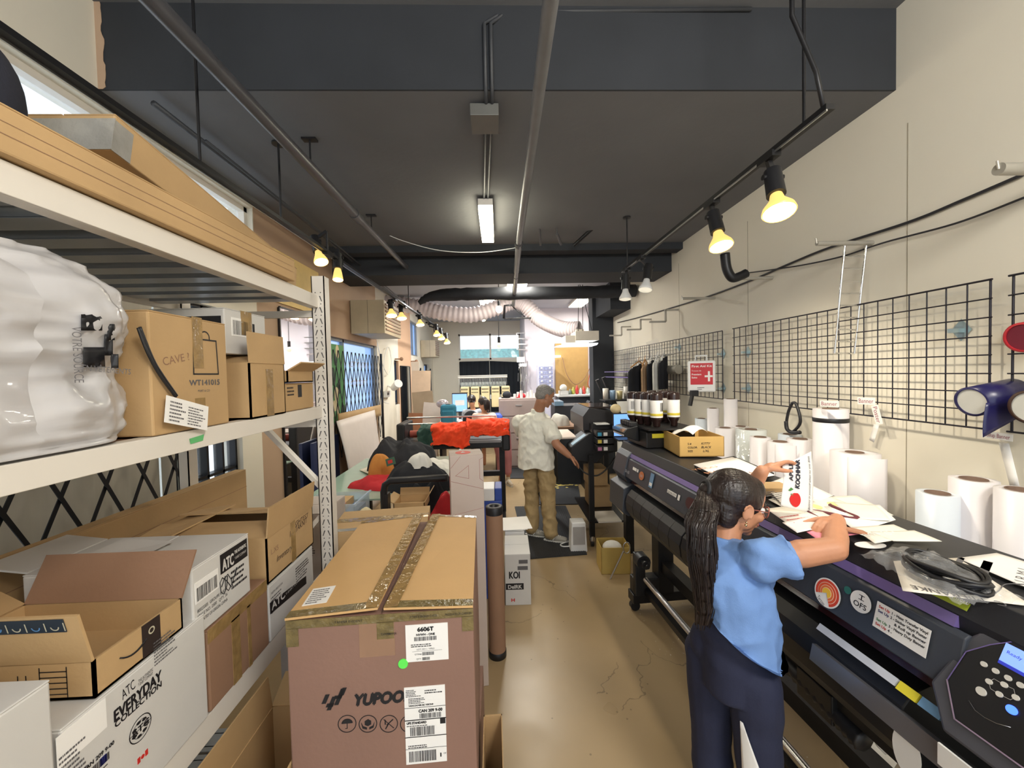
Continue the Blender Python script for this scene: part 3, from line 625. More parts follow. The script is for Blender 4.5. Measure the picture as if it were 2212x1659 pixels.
for (px, py, x, r, mm, lb) in ((402, 330, -1.60, .035, 'yellow_plastic', 'yellow and black striped cone on the high window ledge'),):
    b0 = V((-1.72, 2.15, 2.46)); m = MB(); m.cyl(b0, b0 + V((0, 0, .07)), .06, mat('yellow_plastic', srgb(226, 186, 70), .4), r1=.045).cyl(b0 + V((0, 0, .07)), b0 + V((0, 0, .13)), .045, blackm, r1=.035).cyl(b0 + V((0, 0, .13)), b0 + V((0, 0, .2)), .035, mat('yellow_plastic', (1, 1, 0)), r1=.02)
    m.build('striped_cone', label=lb, cat='cone', origin=(b0.x, b0.y, b0.z))
MB(mt=wallcream).box(-1.85, -1.66, .8, 3.0, 2.43, 2.455).build('window_ledge', kind='structure').name = 'trim_6'
# --- low level
ZL = .9335
c = Carton('white carton printed EVERYDAY COLLECTION with a globe, nearest large box on the low shelf', -1.22, XF + .012, .695, 1.03, ZL, 1.21, whitecard, tp=tape)
q, fr = c.on('right'); L = lambda x, y: loc(fr, x, y)
def twd(q, L, s, a, b, h, m=ink, bold=True, **k):
    p0 = L(*a); p1 = L(*b); ang = math.atan2(p1[1] - p0[1], p1[0] - p0[0]); w = math.hypot(p1[0] - p0[0], p1[1] - p0[1])
    q.text(s, p0[0], p0[1], h, m, w=w, rot=ang, bold=h * .045 if bold else 0, **k)
twd(q, L, 'ATC', (264, 1513), (292, 1485), .022, ink, False); twd(q, L, 'THE AUTHENTIC', (298, 1476), (330, 1448), .007, ink, False); twd(q, L, 'T-SHIRT COMPANY', (298, 1484), (330, 1456), .007, ink, False)
twd(q, L, 'EVERYDAY', (245, 1562), (348, 1468), .024); twd(q, L, 'COLLECTION', (247, 1574), (348, 1482), .013)
g = L(303, 1573); q.ring(g[0], g[1], .026, .002, ink); q.ring(g[0], g[1], .018, .0012, ink); q.line([(g[0] - .025, g[1]), (g[0] + .025, g[1])], .0015, ink); q.text('ATC', g[0], g[1] - .006, .014, ink, w=.04, center=True, bold=.0006)
for k in range(7): a_ = k * .9; q.disc(g[0] + .015 * cos(a_), g[1] + .015 * sin(a_), .005, ink, z=.001, ry=.003)
g = L(308, 1634); q.rect(g[0] - .012, g[1] - .006, g[0] - .006, g[1] + .006, inkred, z=.001); q.rect(g[0] + .006, g[1] - .006, g[0] + .012, g[1] + .006, inkred, z=.001); q.disc(g[0], g[1], .004, inkred, z=.001)
g = L(340, 1400); q.lines(g[0] - .01, g[1] - .035, g[0] + .05, g[1] + .022, 8, inkgrey, 11); q.build('printed_text', c.t)
q, fr = c.on('right'); L = lambda x, y: loc(fr, x, y); a = L(125, 1640); b = L(222, 1500); q.rect(a[0] - .002, a[1] - .02, b[0] + .004, b[1] - .01, paper, z=.001)
q.lines(a[0], .17, a[0] + .045, .235, 7, inkgrey, 2, z=.0014); q.text('CAN 209 9-00', a[0] + .035, .165, .008, ink, w=.06, z=.0014, bold=.0004); q.barcode(a[0] + .03, .145, a[0] + .085, .16, ink, 4, z=.0014); q.rect(b[0] - .012, .145, b[0], .16, mat('label_blue', srgb(40, 44, 110), .5), z=.0014)
q.line([(a[0], .138), (b[0], .138)], .002, ink, z=.0014); q.barcode(a[0] + .01, .09, a[0] + .075, .13, ink, 5, z=.0014); q.line([(a[0], .085), (b[0], .085)], .001, ink, z=.0014); q.build('shipping_label', c.t)
c = Carton('white carton with big black letters ending AY in the bottom left corner of the view', -1.20, XF + .015, .36, .682, ZL, 1.312, whitecard)
q, fr = c.on('right'); L = lambda x, y: loc(fr, x, y); p0 = L(0, 1652); p1 = L(64, 1592)
Bd(q, 'EVERYDAY', p1[0] - .33, .17, .05, w=.315, shear=.25); q.build('printed_text', c.t)
c = Carton('tape sealed kraft carton between two white cartons on the low shelf', -1.21, XF + .01, 1.04, 1.305, ZL, 1.155, cardboard_dark, tp=None, seam='y')
q, fr = c.on('right'); q.mt = tape; q.rect(0, .185, .262, .221, z=.0012); q.rect(.09, 0, .125, .19, z=.0012); q.rect(.16, 0, .175, .19, z=.0012); q.build('tape_strip', c.t)
c = Carton('white carton reading AUTHENTIC under the brown open box at the low shelf end', -1.22, XF + .01, 1.312, 1.62, ZL, 1.125, whitecard)
q, fr = c.on('right'); L = lambda x, y: loc(fr, x, y); a = L(583, 1325); b = L(661, 1250)
q.add([(a[0], a[1] - .004, .001), (b[0], b[1] - .02, .001), (b[0], b[1] + .012, .001), (a[0], a[1] + .035, .001)], [(0, 1, 2, 3)], ink); Bd(q, 'ATC', a[0] + .01, a[1] + .004, .026, whitecard, w=.08, z=.0016); q.text('THE AUTHENTIC', a[0] + .095, a[1] + .022, .014, whitecard, w=.13, z=.0016, bold=.0005); q.text('T-SHIRT COMPANY', a[0] + .095, a[1] + .006, .008, whitecard, w=.13, z=.0016)
q.lines(.01, .09, .10, .15, 6, inkgrey, 7); q.text('NEPH 80255304', .012, .155, .008, inkgrey, w=.07); q.lines(.17, .11, .27, .17, 6, ink, 6); q.build('printed_text', c.t)
c = Carton('white carton with barcode and ATC logo band stacked on the kraft carton', -1.205, XF + .008, 1.0, 1.225, 1.16, 1.342, whitecard, rot=.0)
q, fr = c.on('right'); q.rect(.10, .115, .215, .17, ink, z=.001); Bd(q, 'ATC', .107, .122, .032, whitecard, w=.045, z=.0016); q.text('THE AUTHENTIC', .157, .147, .010, whitecard, w=.052, z=.0016, bold=.0004); q.text('T-SHIRT COMPANY', .157, .13, .008, whitecard, w=.052, z=.0016)
q.rect(.008, .085, .09, .14, paper, z=.001); q.barcode(.012, .09, .085, .125, ink, 8, z=.0014); q.text('80023305  GROUPE RUETT', .012, .06, .009, ink, w=.11); q.text('STYLE NO. 2500   QTY. 36', .012, .045, .009, ink, w=.11); q.text('COUNTRY OF ORIGIN: CHINA', .012, .03, .009, ink, w=.11); q.lines(.14, .05, .21, .11, 4, ink, 12)
q.tube([(.10 + .05 * (i / 20) + .02 * sin(i * .8), .08 + .025 * sin(i * 1.15), .001) for i in range(20)], .0012, ink, n=4); q.build('printed_text', c.t)
q, fr = c.on('front'); q.rect(.06, .03, .2, .1, paper, z=.001); q.barcode(.065, .035, .195, .09, ink, 18, z=.0014); q.build('shipping_label', c.t)
c.flap('W', 172, .12, .05, .95, label='white flap folded out')
MB(c.M, whitecard).add([(-.15, -.06, .186), (.02, -.10, .188), (.04, .04, .194), (-.12, .06, .20)], [(0, 1, 2, 3)]).build('loose_flap', c.t)
c = Carton('brown open carton with handwriting on its side and a tall raised flap', -1.24, XF + .008, 1.315, 1.635, 1.13, 1.285, cardboard, tp=None, open_=True)
c.flap('E', 96, .105, .0, 1, skew=.0); c.flap('W', 8, .14, 0, 1); c.flap('S', 6, .13, 0, 1); c.flap('N', 10, .12)
q, fr = c.on('right')
hw = mat('marker_writing', srgb(60, 46, 40), .7); q.text('INSTAKNIT', .14, .10, .022, hw, w=.13, rot=.05, shear=.2); q.text('LIGHTEST', .16, .125, .018, hw, w=.12, shear=.2); q.text('Inventory', .05, .05, .022, hw, w=.10, shear=.3); q.text('L.XS', .02, .09, .018, cardboard_dark); q.mt = tape; q.rect(.15, 0, .18, .15, z=.0012); q.build('handwriting', c.t)
c = Carton('shallow open kraft box with dark patterned tape flap on the nearest white carton', -1.16, XF + .01, .757, .965, 1.214, 1.288, cardboard, open_=True)
fo = c.flap('S', 102, .105, .05, 1.0, label='flap with dark navy printed tape band'); c.flap('W', 150, .12); c.flap('N', 118, .11, m=cardboard_dark)  # far flap gets the darker card to paint its inner side in shade
fm = MB(c.M); A = radians(102); d_ = c.d / 2; dv = V((0, cos(A), sin(A)))
q = MB(F(c.M @ (V((-.15, -d_ - .0032, c.h)) + dv * .070), (1, 0, 0), dv)); nb = mat('navy_tape', srgb(34, 48, 62), .4, var=.1)
q.rect(0, .002, .31, .030, nb, z=.0012)
for k in range(9): q.ring(.02 + k * .034, .014, .008, .0022, (mat('tape_print', srgb(190, 184, 160), .5), mat('tape_print_blue', srgb(90, 140, 190), .5))[k % 2], z=.0016, a0=pi, a1=2 * pi); q.line([(.037 + k * .034, .006), (.037 + k * .034, .022)], .0022, mat('tape_print', (1, 1, 1)), z=.0016)
q.build('patterned_tape', c.t)
q, fr = c.on('right'); L = lambda x, y: loc(fr, x, y); q.tube([(.05 + .02 * i / 8 * 3, .03 + .012 * (i / 8 - .5) ** 2 * 4, .001) for i in range(9)], .002, ink, n=4); q.rect(.10, .003, .145, .074, mat('battery_sticker', srgb(52, 44, 42), .3), z=.001); q.ring(.1225, .052, .008, .003, mat('tape_print', (1, 1, 1)), z=.0014); q.build('printed_mark', c.t)
q, fr = c.on('front')
for k in range(5): q.line([(.27, .012 + k * .011), (.32, .012 + k * .011)], .002, ink)
q.line([(.27, .006), (.27, .064)], .002, ink); q.line([(.32, .006), (.32, .064)], .002, ink); q.line([(.23, .02), (.23, .05)], .002, ink); q.line([(.245, .02), (.245, .05)], .002, ink); q.line([(.22, .015), (.255, .015)], .002, ink); q.build('printed_mark', c.t)
c = Carton('very long flat kraft carton standing on edge at the back of the low shelf', -1.385, -1.33, .70, 2.06, ZL, 1.352, cardboard, rot=.0)
q, fr = c.on('right'); q.mt = cardboard_dark; q.line([(0, .33), (1.36, .33)], .002); q.build('crease_line', c.t)
# --- folding security gates
gm = mat('gate_black_steel', (.016, .018, .022), .4, metal=.4)
def gate(label, x, y0, y1, z0, z1, pitch, tall):
    t = thing('folding_gate', label, 'security gate', (x, (y0 + y1) / 2, z0)); m = MB(mt=gm); n = int((y1 - y0) / pitch)
    for row in range(int(round((z1 - z0) / tall))):
        za = z0 + row * tall
        for i in range(n + 1):
            ya = y0 + i * pitch
            if ya + pitch <= y1 + .001: m.bar((x, ya, za), (x, ya + pitch, za + tall), .004, .016, gm).bar((x + .006, ya + pitch, za), (x + .006, ya, za + tall), .004, .016, gm)
    m.build('lattice', t)
    MB(mt=gm).box(x - .012, x + .012, y1 - .01, y1 + .03, z0 - .05, z1 + .04).build('gate_post', t); MB(mt=gm).box(x - .012, x + .012, y0 - .03, y0, z0 - .05, z1 + .04).build('gate_post', t)
gate('black folding security gate across the near left window behind the shelving', -1.80, .8, 2.28, .75, 1.95, .185, .40)
gate('black folding security gate across the blue filmed window', -1.79, 4.15, 5.98, .92, 2.12, .13, .40)
gate('black folding security gate of the far left window', -1.80, 8.4, 9.0, .9, 1.95, .1, .35)
gate('short black folding gate at the end of the left wall', -1.80, 9.7, 10.3, .9, 1.95, .1, .35)
# ------------------------------------------------------------ middle of the room
def cloth_mat(n, c, b=.35): return mat(n, c, .85, var=.10, scale=6, bump=b, bscale=22)
def pile(label, c, rx, ry, h, m, seed=0, name='folded_garment', cat='clothing', amp=.35, fr=3.0, rot=0, ex=.5, group=None, mb=None, fold=0.0, parent=None):
    q = mb or MB(Matrix.Translation(V(c)) @ Matrix.Rotation(rot, 4, 'Z'), m)
    def fn(u, v):
        a = 2 * pi * u; r = v
        w = 1 + .28 * fbm((cos(a) * 1.3 + seed, sin(a) * 1.3, seed * .7), 2)
        x = rx * r * cos(a) * w; y = ry * r * sin(a) * w
        base = (max(0, 1 - r ** 2.6)) ** ex
        k = min(h, rx * .8); X_ = x / .16; Y_ = y / .16; Z_ = h * base / .2
        z = h * base + k * base * (.45 * amp * fbm((X_ + seed, Y_, seed + Z_ * .3), 2) + .16 * abs(noise.noise(V((X_ * 1.9 + seed, Y_ * 1.9, Z_ * .5)))))
        dn = .10 * min(rx, ry) * fbm((X_ * 1.6, Y_ * 1.6 + Z_ * 1.2, seed), 2) * r; x += dn * cos(a); y += dn * sin(a)
        if fold: z += fold * base * sin(x / rx * 9 + 3 * fbm((x / rx, y / ry, seed)))
        return (x, y, max(.0005, z))
    q.grid(fn, 56, 22, m, th=0); q.prism([(rx * cos(2 * pi * i / 28) * (1 + .28 * fbm((cos(2 * pi * i / 28) * 1.3 + seed, sin(2 * pi * i / 28) * 1.3, seed * .7), 2)), ry * sin(2 * pi * i / 28) * (1 + .28 * fbm((cos(2 * pi * i / 28) * 1.3 + seed, sin(2 * pi * i / 28) * 1.3, seed * .7), 2))) for i in range(28)], 0, .0008, m)
    if mb is None: return q.build(name, parent, label, cat, group)
# --- the big carton in front, standing on another
cb = Carton('kraft carton under the big taped carton, lowest in front', -.545, -.095, 1.02, 1.60, 0, .60, cardboard_pink, tp=tape)
c = Carton('big taped kraft carton with black logo and shipping labels, closest to the camera', -.571, -.097, 1.0, 1.63, .602, 1.205, cardboard_pink, rot=.045)
LM = Matrix.Translation((-.334, 1.315, 0)) @ Matrix.Rotation(.045, 4, 'Z') @ Matrix.Translation((.32, -1.315, 0))
bigm = mat('kraft_top', srgb(204, 164, 110), .62, var=.05, scale=4, bump=.05, bscale=60)
# raised top flaps with tape round the rims
def lid(x0, x1, xs0, xs1, dz):
    w = 0; m = MB(LM, bigm); z = 1.208
    p = [V((x0, .995, z + .004)), V((xs0, .995, z + dz)), V((xs1, 1.632, z + dz + .01)), V((x1, 1.632, z + .006))]
    m.add([q - V((0, 0, .004)) for q in p] + [q + V((0, 0, .002)) for q in p], [(0, 3, 2, 1), (4, 5, 6, 7), (0, 1, 5, 4), (1, 2, 6, 5), (2, 3, 7, 6), (3, 0, 4, 7)] if x0 < xs0 else [(0, 1, 2, 3), (7, 6, 5, 4), (4, 5, 1, 0), (5, 6, 2, 1), (6, 7, 3, 2), (7, 4, 0, 3)])
    o = m.build('top_flap', c.t)
    t_ = MB(LM, tapedark); e = V((0, 0, .0026)); s_ = 1 if xs0 > x0 else -1
    def strip(a, b, wv, mm, lift=0):
        n = 30; off = lambda i: V((0, 0, .0012 * abs(fbm((i * .7, a.x * 9, a.y * 7)))))
        f = lambda u, v: a + (b - a) * u + wv * v + e + V((0, 0, lift)) + off(u * n)
        t_.grid(f, n, 2, mm)
    strip(p[0], p[1], V((0, .03, 0)), tapedark); strip(p[3], p[2], V((0, -.02, 0)), tape); strip(p[1], p[2], V((-s_ * .035, 0, 0)), tape, .0004)
    t_.build('tape_rim', c.t)
lid(-.557, -.557, -.327, -.305, .016); lid(-.083, -.083, -.312, -.268, .014)
MB(LM, mat('box_inner_kraft', srgb(112, 84, 64), .9)).box(-.34, -.26, 1.003, 1.62, 1.199, 1.2015).build('inner_flap', c.t)
q, fr = c.on('front'); H = .603; q.mt = tapedark
q.rect(0, H - .022, .474, H, z=.0016); q.rect(0, H - .068, .03, H - .02, z=.0016); q.rect(.444, H - .06, .474, H - .02, z=.0016); q.rect(.225, H - .065, .268, H - .02, z=.0016)
q.build('corner_tape', c.t)
q, fr = c.on('front')
for x, t_ in ((.12, 'TAMPER EVIDENT'), (.31, 'IF TAPE IS BROKEN CHECK'), (.40, 'PRESENCE OF CARRIER')): q.text(t_, x, H - .015, .006, ink, w=.07, z=.002)
for x in (.235, .25): q.text('TAMPER', x, H - .055, .006, ink, z=.002, w=.025)
q.build('tape_printing', c.t)
q, fr = c.on('front'); q.mt = mat('clear_film', srgb(190, 150, 122), .08, var=.05, coat=1.0, alpha=.5); q.rect(.18, H - .11, .27, H - .02, z=.0012); q.build('clear_tape', c.t)
q, fr = c.on('front'); L = lambda x, y: loc(fr, x, y)
a = L(763, 1521); b = L(900, 1521); q.text('YUPOONG', a[0], a[1] - .004, .030, ink, w=(b[0] - a[0]) * 1.12, shear=.22, bold=.0026)
def slant(x, y, w, h, s_): q.add([(x, y, .0012), (x + w, y, .0012), (x + w + s_ * h, y + h, .0012), (x + s_ * h, y + h, .0012)], [(0, 1, 2, 3)], ink)
g = L(695, 1530); slant(g[0], g[1] + .012, .011, .024, .45); slant(g[0] + .012, g[1] - .006, .011, .035, .45); slant(g[0] + .010, g[1] + .002, .018, .010, .45); slant(g[0] + .031, g[1] + .006, .011, .042, .45); slant(g[0] + .045, g[1] + .030, .011, .02, .45); slant(g[0] + .03, g[1] + .022, .02, .009, .45)
for i, px in enumerate((750, 795, 840, 884)):
    g = L(px, 1563); q.ring(g[0], g[1], .0235, .0022, ink)
    if i == 0: q.prism([(g[0] + .014 * cos(pi * k / 12), g[1] + .001 + .012 * sin(pi * k / 12)) for k in range(13)], 0, .0012, ink); q.line([(g[0], g[1]), (g[0], g[1] - .012), (g[0] - .004, g[1] - .012)], .0018, ink)
    elif i == 1: q.prism([(g[0] - .008, g[1] - .002), (g[0], g[1] - .006), (g[0] + .008, g[1] - .002), (g[0] + .008, g[1] + .007), (g[0], g[1] + .012), (g[0] - .008, g[1] + .007)], 0, .0012, ink); q.prism([(g[0] - .017, g[1] + .004), (g[0] - .012, g[1] - .006), (g[0] - .003, g[1] - .010), (g[0] - .003, g[1] - .015), (g[0] - .014, g[1] - .011)], 0, .0012, ink); q.prism([(g[0] + .017, g[1] + .004), (g[0] + .014, g[1] - .011), (g[0] + .003, g[1] - .015), (g[0] + .003, g[1] - .010), (g[0] + .012, g[1] - .006)], 0, .0012, ink)
    else: q.line([(g[0] - .012, g[1] + .012), (g[0] + .012, g[1] - .012)], .002, ink); q.line([(g[0] + .010, g[1] + .010), (g[0] - .004, g[1] - .002)], .003, ink); q.line([(g[0] - .008, g[1] - .012), (g[0] - .002, g[1] - .002)], .003, ink); q.line([(g[0] - .009, g[1]), (g[0] - .009, g[1] + .010)], .003, ink)
q.build('printed_logo', c.t)
q, fr = c.on('front'); L = lambda x, y: loc(fr, x, y); a = L(878, 1430); b = L(967, 1344); w = b[0] - a[0]; h = b[1] - a[1]; x, y = a
q.rect(x, y, b[0], b[1], paper, z=.0018); z = .0024
q.text('6606T', x + w * .28, y + h * .82, h * .11, ink, w=w * .38, z=z, bold=.0009); q.text('NVWH - ONE', x + w * .25, y + h * .70, h * .06, ink, w=w * .44, z=z, bold=.0004); q.barcode(x + w * .2, y + h * .56, x + w * .72, y + h * .67, ink, 21, z=z)
q.lines(x + w * .12, y + h * .40, x + w * .8, y + h * .5, 2, ink, 3, z=z); q.text('LOT: 0211 / YPSO', x + w * .25, y + h * .31, h * .045, ink, z=z, w=w * .42); q.text('GTIN#', x + w * .2, y + h * .18, h * .045, ink, z=z); q.barcode(x + w * .38, y + h * .16, x + w * .66, y + h * .25, ink, 22, z=z); q.text('QTY', x + w * .24, y + h * .05, h * .045, ink, z=z); q.barcode(x + w * .38, y + h * .03, x + w * .56, y + h * .11, ink, 23, z=z); q.line([(x + w * .15, y + h * .28), (x + w * .85, y + h * .28)], .0006, inkgrey, z=z)
q.build('product_label', c.t)
q, fr = c.on('front'); g = L(871, 1433); q.disc(g[0], g[1], .0125, mat('green_sticker', srgb(98, 232, 90), .5), z=.0026); q.build('round_sticker', c.t, 'bright green dot sticker')
q, fr = c.on('front'); a = L(878, 1651); b = L(961, 1478); w = b[0] - a[0]; h = b[1] - a[1]; x, y = a; z = .0024
q.rect(x, y, b[0], b[1], paper, z=.0018); q.lines(x + w * .04, y + h * .88, x + w * .4, y + h * .98, 5, ink, 31, z=z); q.lines(x + w * .5, y + h * .91, x + w * .95, y + h * .97, 2, ink, 32, z=z); q.lines(x + w * .1, y + h * .79, x + w * .55, y + h * .87, 4, ink, 33, z=z); q.text('VANCOUVER BC V5R7N9', x + w * .1, y + h * .755, h * .02, ink, w=w * .6, z=z, bold=.0003)
q.line([(x, y + h * .735), (x + w, y + h * .735)], .0012, ink, z=z); q.text('CAN 209 9-00', x + w * .34, y + h * .67, h * .038, ink, w=w * .58, z=z, bold=.0006); q.barcode(x + w * .36, y + h * .59, x + w * .9, y + h * .655, ink, 34, z=z); q.line([(x, y + h * .575), (x + w, y + h * .575)], .0025, ink, z=z)
q.text('UPS STANDARD', x + w * .04, y + h * .525, h * .03, ink, w=w * .48, z=z, bold=.0005); q.rect(x + w * .86, y + h * .50, x + w * .99, y + h * .57, ink, z=z); q.lines(x + w * .04, y + h * .495, x + w * .6, y + h * .515, 1, ink, 35, z=z); q.barcode(x + w * .12, y + h * .37, x + w * .72, y + h * .485, ink, 36, z=z); q.line([(x, y + h * .355), (x + w, y + h * .355)], .0022, ink, z=z)
q.line([(x, y + h * .20), (x + w, y + h * .20)], .001, ink, z=z); q.lines(x + w * .06, y + h * .21, x + w * .6, y + h * .26, 2, ink, 37, z=z); q.barcode(x + w * .08, y + h * .03, x + w * .75, y + h * .17, ink, 38, z=z); q.text('1', x + w * .82, y + h * .07, h * .05, ink, z=z, bold=.001); q.text('OF', x + w * .92, y + h * .1, h * .02, ink, z=z)
q.build('shipping_label', c.t)
q = MB(LM @ F((-.535, 1.04, 1.2165), (1, .07, .055), (.07, 1, 0))); q.rect(0, 0, .062, .085, paper, z=.001); q.lines(.006, .006, .055, .08, 7, inkgrey, 5, z=.0014); q.build('address_label', c.t)
# --- neighbours
m = MB(F((-.075, 1.045, 0), (1, .02, 0), (0, 0, 1)), cardboard); m.box(0, .062, 0, .66, -.25, -.244).box(0, .003, 0, .66, -.25, 0).box(.059, .062, 0, .66, -.25, 0).box(0, .062, 0, .66, -.003, 0)
m.build('narrow_kraft_carton', label='narrow open kraft carton on the floor right of the big carton', cat='box')
cc = Carton('open kraft carton on the floor between the shelving and the big carton', -.775, -.57, .92, 1.28, 0, .74, cardboard, open_=True)
cc.flap('N', 150, .10); cc.flap('W', 96, .10); cc.flap('S', 110, .14); cc.flap('E', 96, .09)
cc = Carton('taped kraft carton right behind the big carton', -.83, -.38, 1.84, 2.12, 0, 1.10, cardboard, tp=tape, seam='x', rot=.12)
q, fr = cc.on('front'); q.rect(.14, 1.04, .2, 1.06, ink, z=.0014); q.build('printed_mark', cc.t); q, fr = cc.on('top'); q.mt = mat('silver_tape', (1, 1, 1)); q.rect(0, .0, .45, .03, z=.0016); q.build('shiny_tape', cc.t)
# --- tall vinyl roll carton
ac = Carton('tall slim white carton with red line logo standing on end', -.305, -.115, 2.21, 2.38, 0, 1.36, mat('warm_white_card', srgb(196, 180, 170), .6, var=.03), rot=.16, seam='x')
rl = mat('thin_red_line', srgb(150, 70, 60), .6); ra = mat('red_logo', srgb(214, 74, 54), .5)
q, fr = ac.on('front'); w = .19; Hh = 1.36
q.line([(.005, Hh - .01 - .06), (.06, Hh - .005)], .0016, rl); q.line([(.03, Hh - .115), (.105, Hh - .06), (.105, Hh - .135), (.03, Hh - .115)], .0016, rl); q.line([(.005, Hh - .145), (w - .005, Hh - .2)], .0016, rl); q.line([(w - .003, Hh - .02), (w - .022, Hh - .03), (w - .022, Hh - .14), (w - .003, Hh - .155)], .0016, rl); q.line([(.005, Hh - .34), (w - .005, Hh - .31)], .0014, rl)
q.text('ARLON', w * .62, .03, .028, inkgrey, w=.11, rot=pi / 2, bold=.0008); q.prism([(.06, .035), (.09, .055), (.085, .1), (.06, .12)], 0, .0012, ra); q.build('printed_logo', ac.t)
q, fr = ac.on('left'); q.disc(.08, Hh - .16, .04, ra, z=.001, ry=.045); q.prism([(.065, Hh - .19), (.095, Hh - .19), (.08, Hh - .13)], .001, .0016, whitecard); q.build('printed_mark', ac.t)
q, fr = ac.on('top'); q.disc(.08, .08, .045, ra, z=.001); q.prism([(.065, .07), (.095, .07), (.08, .105)], .001, .0016, whitecard); q.build('printed_mark', ac.t)
# --- cardboard tube with black end caps
t = thing('cardboard_tube', 'upright brown cardboard tube with black end caps', 'tube', (-.052, 2.47, 0)); cx, cy = -.052, 2.47
MB(mt=cardboard_dark).cyl((cx, cy, .03), (cx, cy, .93), .054, n=28, cap=False).build('tube_wall', t)
MB(Matrix.Translation((cx, cy, .925)), blackm).lathe([(.055, 0), (.0555, .045), (.052, .05), (.030, .05), (.027, .046), (.027, .0), (.0001, -.002)], n=28).build('end_cap', t)
MB(Matrix.Translation((cx, cy, 0)), blackm).lathe([(.0001, 0), (.057, 0), (.057, .04), (.054, .042)], n=28).build('end_cap', t)
# --- blue and white cooler behind the tube
t = thing('water_dispenser', 'small blue and white dispenser behind the cardboard tube', 'dispenser', (-.06, 3.18, 0))
bl = mat('dispenser_blue', srgb(44, 74, 156), .4); MB(mt=bl).box(-.16, .0, 3.1, 3.3, 0, .80).build('dispenser_body', t, bevel=.006); MB(mt=whitepl).box(-.16, -.06, 3.098, 3.3, .80, .90).build('dispenser_top', t, bevel=.006); MB(mt=bl).box(-.058, .0, 3.098, 3.3, .80, .90).build('dispenser_top', t, bevel=.006); MB(mt=blackm).box(-.10, -.05, 3.094, 3.1, .5, .78).build('tap_recess', t)
# --- white carton with KOI print, papers on top
kb = Carton('white carton printed KOI and DelRK on the floor beside the tube', .012, .213, 3.0, 3.36, 0, .405, whitecard, seam='x', rot=-.02)
q, fr = kb.on('front'); Bd(q, 'KOI', .03, .215, .055, ink, w=.085); q.rect(.005, .125, .145, .175, ink, z=.001); Bd(q, 'DelRK', .02, .134, .03, whitecard, w=.11, z=.0016); q.rect(.10, .28, .18, .31, inkgrey, z=.001); q.rect(.11, .33, .18, .36, inkgrey, z=.001)
q.rect(.045, .03, .053, .055, inkred); q.rect(.065, .03, .073, .055, inkred); q.disc(.059, .042, .005, inkred); q.build('printed_logo', kb.t)
sp = MB(mt=paper); sp.box(.02, .19, 3.40, 3.65, 0, .42).box(.01, .20, 3.42, 3.7, .42, .43); sp.build('white_carton', label='white carton with loose papers behind the KOI carton', cat='box')
for k in range(3):
    m = MB(RZ(.1 * k - .1, (.07 + .03 * k, 3.55, .431 + .003 * k)), paper); m.box(-.12, .12, -.15, .15, 0, .002); m.build('paper_sheet', label='loose white paper sheet on the carton behind the KOI carton', cat='paper', group='papers behind the KOI carton')
# --- anti fatigue mats
mm = mat('black_rubber', (.022, .023, .026), .75, var=.15, bump=.1, bscale=50)
def rug(label, pts, grooves=True, zt=.012):
    q = [P(a, b, Z=zt) for a, b in pts]; m = MB(mt=mm)
    m.add([V((p.x, p.y, 0)) for p in q] + q, [(3, 2, 1, 0), (4, 5, 6, 7), (0, 1, 5, 4), (1, 2, 6, 5), (2, 3, 7, 6), (3, 0, 4, 7)])
    t = thing('floor_mat', label, 'mat', ((q[0].x + q[2].x) / 2, (q[0].y + q[2].y) / 2, 0)); m.build('mat_sheet', t)
    if grooves:
        g = MB(mt=mm)
        for i in range(1, 26):
            u = i / 26; a = q[0].lerp(q[1], u); b = q[3].lerp(q[2], u); g.bar(a + V((0, 0, .001)), b + V((0, 0, .001)), .008, .004)
        g.build('ribs', t)
    return t, q
rug('ribbed black rubber mat under the standing man', [(1138, 1206), (1268, 1196), (1222, 1092), (1112, 1094)])
rug('ribbed black rubber mat beside the sewing plotter legs', [(1096, 1033), (1134, 1033), (1128, 976), (1092, 976)])
t, q = rug('black mat with yellow splash print behind the man', [(1150, 1090), (1256, 1088), (1246, 1030), (1150, 1030)], False)
s_ = MB(mt=mat('mat_yellow', srgb(196, 176, 96), .7)); r = random.Random(5); ctr = P(1214, 1048, Z=.0125)
for k in range(26): a = r.uniform(0, 6.28); d_ = r.uniform(.0, .16); s_.prism([(ctr.x + d_ * 1.5 * cos(a) + .035 * cos(b) * r.uniform(.5, 1), ctr.y + d_ * sin(a) * 1.0 + .03 * sin(b) * r.uniform(.5, 1)) for b in [i * .9 for i in range(7)]], .0121, .0128 + k * .0001)
s_.build('splash_print', t)
# --- glass topped table with the heap of clothes
glassg = mat('greenish_glass', srgb(176, 205, 190), .05, alpha=.75, var=.02)
t = thing('glass_table', 'glass topped table under the heap of clothes by the left wall', 'table', (-.95, 3.5, 0))
MB(mt=glassg).box(-1.45, -.40, 2.80, 4.2, .93, .942).build('tabletop', t)
for x in (-1.4, -.45):
    for y in (2.86, 4.14): MB(mt=blackmetal).box(x - .02, x + .02, y - .02, y + .02, 0, .93).build('leg', t)
blackc = cloth_mat('black_cloth', (.012, .013, .018)); redc = cloth_mat('red_cloth', srgb(190, 40, 48)); whitec = cloth_mat('white_cloth', srgb(226, 224, 216)); canvas = cloth_mat('canvas_cloth', srgb(214, 202, 166)); greenc = cloth_mat('green_cloth', srgb(44, 74, 66)); orangec = cloth_mat('orange_cloth', srgb(246, 76, 34), .25); tanc = cloth_mat('fox_tan', srgb(196, 130, 60))
pile('black hooded jacket heaped on top of the clothes table', P(868, 990, Y=3.55).to_tuple()[:2] + (.943,), .30, .28, .30, blackc, 3, 'black_jacket', amp=.6, fold=.02)
a = P(822, 975, Y=3.22); pile('tan and brown print showing on the black jacket', (a.x, a.y, .943), .11, .07, .235, tanc, 5, 'printed_hood', amp=.5)
